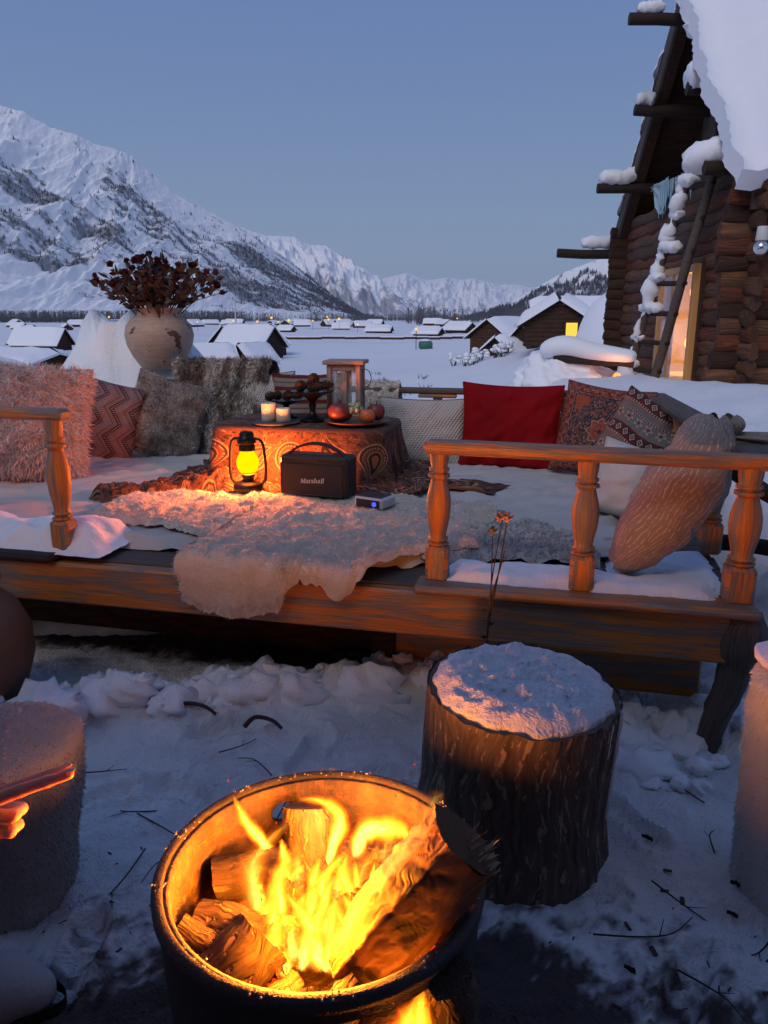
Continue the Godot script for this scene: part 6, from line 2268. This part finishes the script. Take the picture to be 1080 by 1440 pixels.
func build_fire():
	M.flame = glow(Color.WHITE, 4.0, 0.99)
	M.flame.vertex_color_use_as_albedo = true
	M.flame.emission_operator = BaseMaterial3D.EMISSION_OP_MULTIPLY
	M.flame.emission_texture = picture(64, 64, func(u: float, v: float):
		var x := absf(u * 2.0 - 1.0)
		var hot := clampf((1.0 - x * 1.05) * (1.15 - 0.75 * v), 0.0, 1.0)
		return Color(0.9, 0.22, 0.03).lerp(Color(1.0, 0.5, 0.07), smoothstep(0.0, 0.35, hot)).lerp(Color(1.0, 0.86, 0.35), smoothstep(0.3, 0.85, hot)))
	M.splinter = mat(lin(0.36, 0.27, 0.16), 0.8)
	M.ember = glow(Color(1.0, 0.2, 0.03), 1.6)
	var t := thing("fire_pot", "round rusty iron fire pot with glowing inside in the foreground", "fire pot", POT)
	var shells := [["drum", M.soot, [[0.279, 0.452], [0.283, 0.459], [0.292, 0.46], [0.299, 0.452], [0.299, 0.436], [0.289, 0.428], [0.287, 0.34], [0.281, 0.25], [0.262, 0.2], [0.0, 0.18], [0.0, 0.188], [0.256, 0.209], [0.274, 0.254], [0.279, 0.34]]], ["inner_wall", M.iron, [[0.268, 0.447], [0.2785, 0.45], [0.2785, 0.34], [0.2735, 0.2545], [0.2555, 0.2095], [0.0, 0.189], [0.0, 0.2], [0.25, 0.218], [0.264, 0.26], [0.268, 0.34]]]]
	for q in shells:
		var c := CSGPolygon3D.new()
		c.name = q[0]
		c.mode = CSGPolygon3D.MODE_SPIN
		c.spin_degrees = 360
		c.spin_sides = 72
		c.smooth_faces = true
		var poly := PackedVector2Array()
		for v in q[2]:
			poly.append(Vector2(v[0], v[1]))
		c.polygon = poly
		c.material = q[1]
		t.add_child(c)
		var hole := CSGCylinder3D.new()
		hole.name = "vent_hole"
		hole.operation = CSGShape3D.OPERATION_SUBTRACTION
		hole.radius = 0.026
		hole.height = 0.12
		hole.sides = 24
		hole.position = Vector3(-0.105, 0.385, -0.255)
		hole.basis = Basis(Vector3.UP, 0.4) * Basis(Vector3.RIGHT, PI / 2)
		hole.material = q[1]
		c.add_child(hole)
		var door := CSGBox3D.new()  # stoke hole in the front right of the drum
		door.name = "stoke_hole"
		door.operation = CSGShape3D.OPERATION_SUBTRACTION
		door.size = Vector3(0.2, 0.19, 0.22)
		door.position = Vector3(0.15, 0.312, 0.26)
		door.material = q[1]
		c.add_child(door)
	for k in 3:
		var a := 0.9 + k * TAU / 3
		var g := Geo.new()
		g.tube([Vector3(cos(a) * 0.2, 0.17, sin(a) * 0.2), Vector3(cos(a) * 0.24, 0.08, sin(a) * 0.24), Vector3(cos(a) * 0.25, -0.03, sin(a) * 0.25)], [0.02, 0.017, 0.015], 8)
		obj("leg", g, M.soot, t)
	# flakes of ash on the rim
	var g := Geo.new()
	for k in 260:
		var a := rnd(0, TAU)
		var r := rnd(0.272, 0.298)
		var s := rnd(0.0008, 0.0026)
		if nz(cos(a) * 3, sin(a) * 3, 5.0) < 0.05:
			continue
		g.ball(Vector3(cos(a) * r, 0.4605, sin(a) * r), Vector3(s, s * 0.6, s * 1.4), 5, 4)
	var o := obj("ash_flakes", g, mat(lin(0.4, 0.36, 0.32), 0.95), t)
	o.set_meta("kind", "stuff")
	# firewood inside the pot
	var P := POT
	var grp := "burning logs in the pot"
	fire_log("burning_log", "charred log lying at the left of the pot", P + Vector3(-0.23, 0.31, 0.0), P + Vector3(-0.05, 0.32, 0.06), 0.055, M.char, grp)
	fire_log("burning_log", "bark covered log at the back left under the vent hole", P + Vector3(-0.22, 0.34, -0.1), P + Vector3(0.0, 0.35, -0.14), 0.042, M.char, grp)
	fire_log("burning_log", "upright split log at the back of the pot", P + Vector3(-0.02, 0.26, -0.1), P + Vector3(-0.035, 0.445, -0.18), 0.055, M.char, grp, true)
	fire_log("burning_log", "log across the back right of the pot", P + Vector3(0.03, 0.35, -0.13), P + Vector3(0.21, 0.37, -0.09), 0.045, M.char, grp)
	fire_log("burning_log", "log in the middle under the big flame", P + Vector3(-0.04, 0.29, -0.02), P + Vector3(0.17, 0.35, -0.05), 0.055, M.char, grp)
	fire_log("burning_log", "short charred stub at the front of the pot", P + Vector3(-0.12, 0.28, 0.2), P + Vector3(-0.02, 0.3, 0.13), 0.045, M.char, grp, true)
	fire_log("burning_log", "thick log at the front left with cracked bark", P + Vector3(-0.2, 0.29, 0.13), P + Vector3(-0.1, 0.35, 0.06), 0.058, M.char, grp)
	fire_log("burning_log", "dark wedge of wood at the front rim", P + Vector3(0.0, 0.31, 0.22), P + Vector3(0.08, 0.35, 0.16), 0.035, M.char, grp, true)
	fire_log("burning_log", "thin round stick leaning on the left wall of the pot", P + Vector3(-0.25, 0.38, 0.06), P + Vector3(-0.12, 0.3, 0.1), 0.022, M.char, grp)
	fire_log("burning_log", "crumbling log end beside the upright split log", P + Vector3(-0.1, 0.3, -0.05), P + Vector3(-0.07, 0.38, -0.07), 0.045, M.char, grp, true)
	# the big split log leaning out over the right rim
	t = thing("split_log", "large split log leaning out over the right rim of the pot", "firewood", Vector3.ZERO)
	g = Geo.new()
	var a0 := Vector3(-0.06, 0.335, -1.09)
	var a1 := Vector3(0.135, 0.575, -1.11)
	var ax := (a1 - a0).normalized()
	var sd := ax.cross(Vector3(0.1, 0.35, 1.0)).normalized()
	var up := sd.cross(ax).normalized()
	var sec := [Vector2(-0.062, -0.045), Vector2(-0.02, -0.07), Vector2(0.03, -0.062), Vector2(0.066, -0.02), Vector2(0.062, 0.03), Vector2(0.03, 0.058), Vector2(-0.035, 0.062), Vector2(-0.058, 0.02)]
	g.grid(48, 26, func(u: float, v: float):
		var q: float = u * 8.0
		var k := int(q) % 8
		var s2: Vector2 = sec[k].lerp(sec[(k + 1) % 8], q - floor(q))
		var f := lerpf(0.75, 1.05, smoothstep(0, 0.4, v))
		var p := a0.lerp(a1, v) + (sd * s2.x + up * s2.y) * f
		return p + Vector3(nz(p.x * 40, p.y * 40, p.z * 40), nz(p.x * 40 + 5, p.y * 40, p.z * 40), nz(p.x * 40, p.y * 40 + 5, p.z * 40)) * 0.006, true, Vector2(0.4, 0.4))
	lengthwise(g, 1.0)
	obj("bark_side", g, M.split, t)
	g = Geo.new()
	for k in 8:
		var p: Vector3 = a1 + (sd * sec[k].x + up * sec[k].y) * 1.05
		var q: Vector3 = a1 + (sd * sec[(k + 1) % 8].x + up * sec[(k + 1) % 8].y) * 1.05
		g.tri(a1 + ax * 0.006, p, q)
	obj("cut_end", g, M.split, t)
	for k in 34:  # torn splinters at the upper end
		g = Geo.new()
		var b := a1 + sd * rnd(0.0, 0.062) + up * rnd(-0.06, 0.05)
		var d := (ax + sd * rnd(-0.1, 0.7) + up * rnd(-0.3, 0.3)).normalized()
		var w := (d.cross(Vector3(rnd(-1, 1), 1, rnd(-1, 1)))).normalized() * rnd(0.0015, 0.005)
		g.quad(b - w - ax * 0.02, b + w - ax * 0.02, b + w * 0.5 + d * rnd(0.012, 0.035), b - w * 0.5 + d * rnd(0.01, 0.03))
		obj("splinter", g, M.splinter, t)
	# bent wire
	g = Geo.new()
	var pts := []
	for k in 15:
		var f := k / 14.0
		pts.append(Vector3(0.045 + 0.055 * f, 0.44 + 0.075 * sin(f * PI * 0.9), -1.2 + 0.05 * f))
	g.tube(pts, ramp(0.0022, 0.0022, 15), 6)
	tag(obj("bent_wire", g, M.black_metal), "thin bent wire arching over the flames at the big log", "wire")
	build_flames()
	# wood and flames seen through the stoke hole
	fire_log("burning_log", "burning log standing inside the stoke hole of the drum", Vector3(0.125, 0.2, -1.03), Vector3(0.1, 0.42, -1.0), 0.042, M.char, "burning logs in the stoke hole")
	fire_log("burning_log", "log lying behind the flames in the stoke hole", Vector3(-0.06, 0.25, -1.02), Vector3(0.04, 0.32, -1.04), 0.04, M.char, "burning logs in the stoke hole")
	t = thing("low_flames", "yellow flames licking out of the stoke hole below the rim", "flames", Vector3.ZERO)
	for q in [[Vector3(0.0, 0.22, -0.98), Vector3(0.02, 0.3, -0.97), Vector3(0.05, 0.39, -0.98)], [Vector3(-0.03, 0.22, -0.97), Vector3(-0.01, 0.29, -0.96), Vector3(0.01, 0.35, -0.97)], [Vector3(0.03, 0.22, -0.98), Vector3(0.05, 0.31, -0.98), Vector3(0.06, 0.4, -0.99)], [Vector3(0.01, 0.22, -0.97), Vector3(0.03, 0.28, -0.97), Vector3(0.04, 0.36, -0.98)], [Vector3(-0.05, 0.22, -0.98), Vector3(-0.04, 0.27, -0.97), Vector3(-0.02, 0.31, -0.97)]]:
		flame(t, q, 0.028)
	fire_light(t, Vector3(0.02, 0.3, -0.975), 0.12, 0.03)

func fire_light(parent: Node, at: Vector3, energy: float, size: float, tint := Color(1.0, 0.53, 0.1)):
	var om := OmniLight3D.new()
	om.name = "fire_light"
	om.position = at
	om.light_color = tint
	om.light_energy = energy
	om.light_size = size
	om.omni_range = 60
	om.omni_attenuation = 2
	om.shadow_enabled = true
	parent.add_child(om)

func build_flames():
	var t := thing("flames", "bright yellow flames rising from the logs in the pot", "flames", Vector3.ZERO)
	for q in FLAMES:
		var p := []
		for v in q[1]:
			p.append(Vector3(v[0], v[1], v[2]))
		flame(t, p, q[0])
	for k in 40:  # the bed of the fire
		var x := rnd(-0.23, -0.06)
		var z := rnd(-1.27, -1.12)
		var h := rnd(0.06, 0.17)
		var b := Vector3(x, 0.29, z)
		flame(t, [b, b + Vector3(rnd(-0.02, 0.02), h * 0.5, rnd(-0.02, 0.01)), b + Vector3(rnd(-0.03, 0.03), h, rnd(-0.03, 0.01))], rnd(0.01, 0.026))
	for k in 16:  # thin veils of gas round the hot middle
		var b := Vector3(rnd(-0.26, 0.0), rnd(0.28, 0.34), rnd(-1.3, -1.12))
		var h := rnd(0.08, 0.2)
		flame(t, [b, b + Vector3(rnd(-0.04, 0.04), h * 0.45, rnd(-0.03, 0.02)), b + Vector3(rnd(-0.06, 0.06), h, rnd(-0.04, 0.02))], rnd(0.02, 0.045), rnd(0.05, 0.16))
	for k in 26:  # sparks
		var g2 := Geo.new()
		var p := Vector3(rnd(-0.3, 0.08), rnd(0.35, 0.62), rnd(-1.4, -1.1))
		var s2 := rnd(0.0006, 0.0014)
		g2.ball(p, Vector3(s2, s2 * 2.0, s2), 5, 4)
		obj("spark_flame", g2, M.ember, t)
	for q in [[Vector3(0.08, 0.46, -1.32), Vector3(0.1, 0.5, -1.33), Vector3(0.12, 0.52, -1.33)]]:
		flame(t, q, 0.026, 0.018)
	fire_light(t, Vector3(-0.14, 0.4, -1.15), 3.4, 0.08)
	fire_light(t, Vector3(-0.1, 0.5, -1.28), 0.45, 0.05, Color(1.0, 0.58, 0.27))
	# glowing embers
	t = thing("fire_embers", "glowing orange embers between the logs in the pot", "embers", Vector3.ZERO)
	for k in 90:
		var g := Geo.new()
		var a := rnd(0, TAU)
		var r := sqrt(rng.randf()) * 0.23
		var s := rnd(0.008, 0.02)
		g.ball(POT + Vector3(cos(a) * r, 0.24 + rnd(0, 0.06), sin(a) * r), Vector3(s, s * 0.7, s), 7, 5, 0.5, noise, 40.0)
		obj("ember", g, M.ember, t)

# ---------------------------------------------------------------- person warming a hand at the left edge
# bones: [a, b, ra, rb]; tapered capsules joined with a smooth minimum and meshed as surface nets
func field(bones: Array, p: Vector3, k: float) -> float:
	var d := 1e9
	for q in bones:
		var ab: Vector3 = q[1] - q[0]
		var h := clampf((p - q[0]).dot(ab) / maxf(ab.length_squared(), 1e-9), 0, 1)
		var e: float = p.distance_to(q[0] + ab * h) - lerpf(q[2], q[3], h)
		var m := maxf(k - absf(d - e), 0.0) / k
		d = minf(d, e) - m * m * k * 0.25
	return d

func nets(g: Geo, bones: Array, cell: float, k: float):
	var lo := Vector3.ONE * 1e9
	var hi := -lo
	for q in bones:
		for e in 2:
			lo = lo.min(q[e] - Vector3.ONE * (q[2 + e] + 2 * cell))
			hi = hi.max(q[e] + Vector3.ONE * (q[2 + e] + 2 * cell))
	var nx := int((hi.x - lo.x) / cell) + 2
	var ny := int((hi.y - lo.y) / cell) + 2
	var nzz := int((hi.z - lo.z) / cell) + 2
	var f := PackedFloat32Array()
	f.resize(nx * ny * nzz)
	f.fill(1.0)
	# visit only the cells near each bone
	var seen := PackedByteArray()
	seen.resize(f.size())
	for q in bones:
		var rr: float = maxf(q[2], q[3]) + 2.5 * cell + k * 0.3
		var steps := maxi(1, int(q[0].distance_to(q[1]) / (rr * 0.8)))
		for s in steps + 1:
			var c: Vector3 = q[0].lerp(q[1], float(s) / steps)
			var i0 := ((c - Vector3.ONE * rr * 1.1 - lo) / cell).floor()
			var i1 := ((c + Vector3.ONE * rr * 1.1 - lo) / cell).ceil()
			for z in range(maxi(0, int(i0.z)), mini(nzz, int(i1.z))):
				for y in range(maxi(0, int(i0.y)), mini(ny, int(i1.y))):
					for x in range(maxi(0, int(i0.x)), mini(nx, int(i1.x))):
						var at := (z * ny + y) * nx + x
						if not seen[at]:
							seen[at] = 1
							f[at] = field(bones, lo + Vector3(x, y, z) * cell, k)
	var index := {}
	var corner := [0, 1, nx, nx + 1, nx * ny, nx * ny + 1, nx * ny + nx, nx * ny + nx + 1]
	for z in nzz - 1:
		for y in ny - 1:
			for x in nx - 1:
				var at := (z * ny + y) * nx + x
				if not seen[at]:
					continue
				var mask := 0
				for c in 8:
					if f[at + corner[c]] < 0:
						mask |= 1 << c
				if mask == 0 or mask == 255:
					continue
				var sum := Vector3.ZERO
				var cnt := 0
				for c in 8:
					for ax in 3:
						if c & (1 << ax):
							continue
						var c2 := c | (1 << ax)
						var fa: float = f[at + corner[c]]
						var fb: float = f[at + corner[c2]]
						if (fa < 0) != (fb < 0):
							var pa := Vector3(c & 1, (c >> 1) & 1, (c >> 2) & 1)
							var pb := Vector3(c2 & 1, (c2 >> 1) & 1, (c2 >> 2) & 1)
							sum += pa.lerp(pb, fa / (fa - fb))
							cnt += 1
				var p := lo + (Vector3(x, y, z) + sum / cnt) * cell
				index[at] = g.v.size()
				g.v.append(p)
				var e := cell * 0.5
				g.n.append(Vector3(field(bones, p + Vector3(e, 0, 0), k) - field(bones, p - Vector3(e, 0, 0), k), field(bones, p + Vector3(0, e, 0), k) - field(bones, p - Vector3(0, e, 0), k), field(bones, p + Vector3(0, 0, e), k) - field(bones, p - Vector3(0, 0, e), k)).normalized())
				g.uv.append(Vector2(p.x, p.y))
				g.c.append(Color.WHITE)
	var st := [1, nx, nx * ny]
	for at in index:
		for ax in 3:
			var a0: int = at
			if (f[a0] < 0) == (f[a0 + st[ax]] < 0):
				continue
			var u: int = st[(ax + 1) % 3]
			var w: int = st[(ax + 2) % 3]
			if index.has(a0 - u) and index.has(a0 - w) and index.has(a0 - u - w):
				var q := [index[a0], index[a0 - u], index[a0 - u - w], index[a0 - w]]
				if f[a0] < 0:
					g.i.append_array([q[0], q[2], q[1], q[0], q[3], q[2]])
				else:
					g.i.append_array([q[0], q[1], q[2], q[0], q[2], q[3]])

func build_person():
	var t := thing("person", "person at the left edge holding a bare hand out to the fire, white boots", "person", Vector3.ZERO)
	var wrist := Vector3(-0.709, 0.708, -0.994)
	var elbow := Vector3(-0.9, 0.9, -0.9)
	var shoulder := Vector3(-1.0, 1.36, -0.84)
	var V := func(x, y, z): return Vector3(x, y, z)
	# bare skin: head, neck and hands as one body
	var body := Geo.new()
	nets(body, [[V.call(-1.05, 0.9, -1.02), V.call(-1.05, 1.3, -1.02), 0.13, 0.15], [V.call(-1.05, 1.3, -1.02), V.call(-1.02, 1.5, -1.02), 0.07, 0.055], [V.call(-1.0, 1.57, -1.02), V.call(-1.01, 1.66, -1.02), 0.085, 0.095], [shoulder, elbow, 0.05, 0.042], [elbow, wrist, 0.04, 0.028], [V.call(-1.02, 1.36, -1.2), V.call(-0.95, 1.05, -1.26), 0.05, 0.042], [V.call(-0.95, 1.05, -1.26), V.call(-0.86, 0.85, -1.2), 0.04, 0.028], [V.call(-1.05, 0.9, -0.94), V.call(-1.03, 0.1, -0.93), 0.075, 0.05], [V.call(-1.05, 0.9, -1.1), V.call(-0.93, 0.1, -1.3), 0.075, 0.05]], 0.022, 0.04)
	var hand := [
		[wrist, V.call(-0.6368, 0.7209, -0.9837), 0.024, 0.026],
		[V.call(-0.6497, 0.7339, -0.9837), V.call(-0.5718, 0.7443, -0.9707), 0.016, 0.0135],
		[V.call(-0.6497, 0.7079, -0.9876), V.call(-0.5874, 0.7079, -0.9876), 0.018, 0.014],
		[V.call(-0.6627, 0.6897, -0.9876), V.call(-0.6004, 0.6819, -0.9902), 0.015, 0.012],
		# index finger, held out
		[V.call(-0.5718, 0.7443, -0.9707), V.call(-0.5224, 0.7625, -0.9746), 0.0105, 0.0095],
		[V.call(-0.5224, 0.7625, -0.9746), V.call(-0.4860, 0.7742, -0.9785), 0.0093, 0.0085],
		[V.call(-0.4860, 0.7742, -0.9785), V.call(-0.4535, 0.7846, -0.9811), 0.0085, 0.0076],
		# middle finger lies close behind it
		[V.call(-0.5848, 0.7352, -0.9980), V.call(-0.5262, 0.7560, -1.0006), 0.0105, 0.0095],
		[V.call(-0.5262, 0.7560, -1.0006), V.call(-0.4912, 0.7690, -1.0032), 0.0093, 0.0086],
		[V.call(-0.4912, 0.7690, -1.0032), V.call(-0.4678, 0.7761, -1.0058), 0.0086, 0.0078],
		# ring and little finger curled, thumb folded under
		[V.call(-0.5912, 0.7079, -0.9941), V.call(-0.5470, 0.7092, -0.9902), 0.0105, 0.0098],
		[V.call(-0.5470, 0.7092, -0.9902), V.call(-0.5496, 0.7001, -1.0214), 0.0098, 0.009],
		[V.call(-0.5496, 0.7001, -1.0214), V.call(-0.5770, 0.6975, -1.0304), 0.009, 0.008],
		[V.call(-0.6016, 0.6832, -0.9915), V.call(-0.5510, 0.6871, -0.9850), 0.0098, 0.0092],
		[V.call(-0.5510, 0.6871, -0.9850), V.call(-0.5548, 0.6767, -1.0150), 0.0092, 0.0084],
		[V.call(-0.5548, 0.6767, -1.0150), V.call(-0.5782, 0.6754, -1.0240), 0.0084, 0.0076],
		[V.call(-0.6497, 0.6949, -0.9642), V.call(-0.6016, 0.6728, -0.9551), 0.0125, 0.0105],
		[V.call(-0.6016, 0.6728, -0.9551), V.call(-0.5692, 0.6637, -0.9668), 0.0105, 0.0085],
	]
	nets(body, hand, 0.003, 0.0035)
	var skin := mat(lin(0.5, 0.27, 0.19), 0.55)
	skin.subsurf_scatter_enabled = true
	skin.subsurf_scatter_strength = 0.6
	obj("body", body, skin, t)
	var g := Geo.new()
	for q in [[V.call(-0.4438, 0.7878, -0.9791), 0.0], [V.call(-0.4593, 0.7800, -1.0045), 0.0]]:
		g.ball(q[0] + Vector3(-0.004, 0.0062, 0.001), Vector3(0.0065, 0.0018, 0.0052), 8, 6)
	obj("nail", g, mat(lin(0.56, 0.34, 0.26), 0.35), t)
	g = Geo.new()
	nets(g, [[V.call(-1.05, 0.72, -1.02), V.call(-1.05, 1.25, -1.02), 0.21, 0.19], [V.call(-1.05, 1.25, -1.02), V.call(-1.03, 1.42, -1.02), 0.17, 0.09], [shoulder, elbow, 0.08, 0.07], [elbow, wrist.lerp(elbow, 0.12), 0.07, 0.05], [V.call(-1.02, 1.36, -1.2), V.call(-0.95, 1.05, -1.26), 0.08, 0.07], [V.call(-0.95, 1.05, -1.26), V.call(-0.87, 0.88, -1.21), 0.07, 0.05]], 0.026, 0.05)
	obj("coat", g, mat(lin(0.03, 0.028, 0.03), 0.9, null, Vector3.ONE * 8, T.bump, 0.6, true), t)
	g = Geo.new()
	nets(g, [[V.call(-1.05, 0.88, -0.94), V.call(-1.03, 0.16, -0.93), 0.11, 0.075], [V.call(-1.05, 0.88, -1.1), V.call(-1.0, 0.5, -1.2), 0.11, 0.09], [V.call(-1.0, 0.5, -1.2), V.call(-0.94, 0.16, -1.3), 0.09, 0.075]], 0.026, 0.04)
	obj("trousers", g, mat(lin(0.02, 0.02, 0.024), 0.9), t)
	var white := mat(lin(0.42, 0.42, 0.42), 0.7, null, Vector3.ONE * 9, T.bump, 0.4, true)
	for q in [Vector3(-0.93, 0, -1.33), Vector3(-1.03, 0, -0.95)]:
		g = Geo.new()
		nets(g, [[q + Vector3(0, 0.24, 0), q + Vector3(0, 0.08, 0), 0.075, 0.07], [q + Vector3(-0.03, 0.055, 0), q + Vector3(0.13, 0.05, 0.0), 0.055, 0.06], [q + Vector3(0.13, 0.05, 0), q + Vector3(0.19, 0.04, 0.0), 0.06, 0.045]], 0.012, 0.05)
		var bo := obj("boot", g, white, t)
		g = Geo.new()
		g.grid(36, 3, func(a: float, b: float):
			var cx := 0.08 + cos(a * TAU) * 0.175
			var cz := sin(a * TAU) * 0.066
			return q + Vector3(cx, 0.002 + 0.028 * b, cz), true)
		obj("sole", g, mat(lin(0.02, 0.02, 0.02), 0.8), bo)
	g = Geo.new()
	g.ball(V.call(-1.03, 1.66, -1.02), Vector3(0.115, 0.12, 0.11), 18, 12, 0.1, noise, 12.0)
	obj("knit_hat", g, mat(lin(0.05, 0.03, 0.03), 0.95), t)

# ---------------------------------------------------------------- twigs, leaves and soot on the snow
func build_litter():
	var where := ["between the stump and the right stool", "just right of the stump foot", "beside the right stool foot", "nearest the bottom right corner", "left of the two dark roots", "behind the pot, slightly left", "before the short dark root", "left behind the pot", "behind the pot and near its rim", "close to the left stool", "farthest left, near the dark jar", "behind the right stool", "right of the pot in the sooty snow", "between the pot and the stump", "nearest the front beam at left", "in the dark slush at bottom right", "near the foot of the corner leg", "just left of the pot"]
	var k := 0
	for q in [[0.75, -1.62, 0.2], [0.62, -1.55, 0.26], [0.86, -1.5, 0.14], [0.98, -1.42, 0.2], [-0.75, -2.05, 0.22], [-0.62, -1.9, 0.3], [-0.42, -2.2, 0.16], [-0.55, -1.75, 0.2], [-0.3, -2.0, 0.22], [-0.72, -1.68, 0.3], [-0.9, -2.2, 0.14], [0.92, -1.85, 0.1], [0.7, -1.35, 0.16], [-0.2, -1.9, 0.12], [-0.5, -2.35, 0.14], [0.8, -1.2, 0.12], [0.95, -2.1, 0.12], [-0.45, -1.6, 0.14]]:
		var t := thing("fallen_twig", "thin dark twig on the snow " + where[k], "twig", Vector3(q[0], yard(q[0], q[1]) + 0.008, q[1]), rnd(0, TAU), "twigs on the snow")
		k += 1
		var g := Geo.new()
		var l: float = q[2]
		var bend := rnd(-0.4, 0.4)
		var p := smooth_path([Vector3(-l / 2, 0, 0), Vector3(-l * 0.1, 0.004, bend * l * 0.4), Vector3(l * 0.2, 0.006, bend * l * 0.5), Vector3(l / 2, 0.001, bend * l * 0.1)], 4)
		g.tube(p, ramp(0.0025, 0.0012, p.size()), 5)
		obj("stem", g, M.twig, t)
		g = Geo.new()
		g.tube([p[6], p[6] + Vector3(l * 0.15, 0.004, -l * 0.16)], [0.0015, 0.0008], 4)
		obj("side_shoot", g, M.twig, t)
	# chips and bits of bark trodden into the slush round the fire
	var chips := Geo.new()
	for q in 240:
		var a := rnd(0, TAU)
		var d := rnd(0.34, 1.0)
		var x := -0.05 + cos(a) * d * 1.1
		var z := -1.1 + sin(a) * d
		if x > 0.1 and x < 0.62 and z < -1.62:
			continue
		var l := rnd(0.006, 0.028)
		chips.box(Vector3(x, yard(x, z) + 0.004, z), Vector3(l, rnd(0.002, 0.005), l * rnd(0.2, 0.5)), 0.0005, Basis.from_euler(Vector3(rnd(-0.3, 0.3), rnd(0, TAU), rnd(-0.3, 0.3))))
	var chip_o := obj("wood_chips", chips, mat(lin(0.07, 0.045, 0.03), 0.9))
	chip_o.set_meta("kind", "stuff")
	tag(chip_o, "dark wood chips and bark bits strewn on the snow round the fire", "wood chips")
	for q in [[-0.68, -2.5, 0.16, 0], [-0.42, -2.42, 0.13, 1]]:
		var g := Geo.new()
		var at := Vector3(q[0], yard(q[0], q[1]) + 0.012, q[1])
		var p := smooth_path([Vector3(-q[2] / 2, 0, 0.01), Vector3(-q[2] * 0.25, 0.02, -0.02), Vector3(q[2] * 0.2, 0.015, -0.01), Vector3(q[2] / 2, 0, 0.02)], 5)
		g.tube(p, ramp(0.009, 0.006, p.size()), 7)
		tag(obj("dark_root", g, mat(lin(0.05, 0.015, 0.015), 0.7), null, at), ["curved dark red brown root on the snow below the left beam", "short dark red brown root beside the curved one"][q[3]], "root", "roots on the snow")
	where = ["largest, at the right edge", "second largest, at the right edge", "left of the right stool", "in the slush right of the pot", "between pot and right stool", "by the foot of the right stool", "behind the twigs right of the stump"]
	k = 0
	for q in [[0.93, -1.27, 0.05], [0.985, -1.33, 0.04], [0.86, -1.6, 0.02], [0.62, -1.2, 0.02], [0.55, -1.42, 0.02], [0.9, -1.68, 0.018], [0.75, -1.9, 0.025]]:
		var g := Geo.new()
		var r: float = q[2]
		k += 1
		var base := Vector3(q[0], yard(q[0], q[1]) + 0.006, q[1])
		g.grid(8, 8, func(a: float, b: float):
			var w := sin(PI * b) * r * 0.35 * (a * 2 - 1)
			return Vector3(w + (b - 0.5) * r, 0.006 + 0.01 * absf(a * 2 - 1) + 0.006 * nz(a * 5, b * 5, q[0] * 9), (b - 0.5) * r))
		tag(obj("dead_leaf", g, mat(lin(0.012, 0.01, 0.01), 0.9), null, base), "small black dead leaf on the snow, " + where[k - 1], "leaf", "dead leaves on the snow")
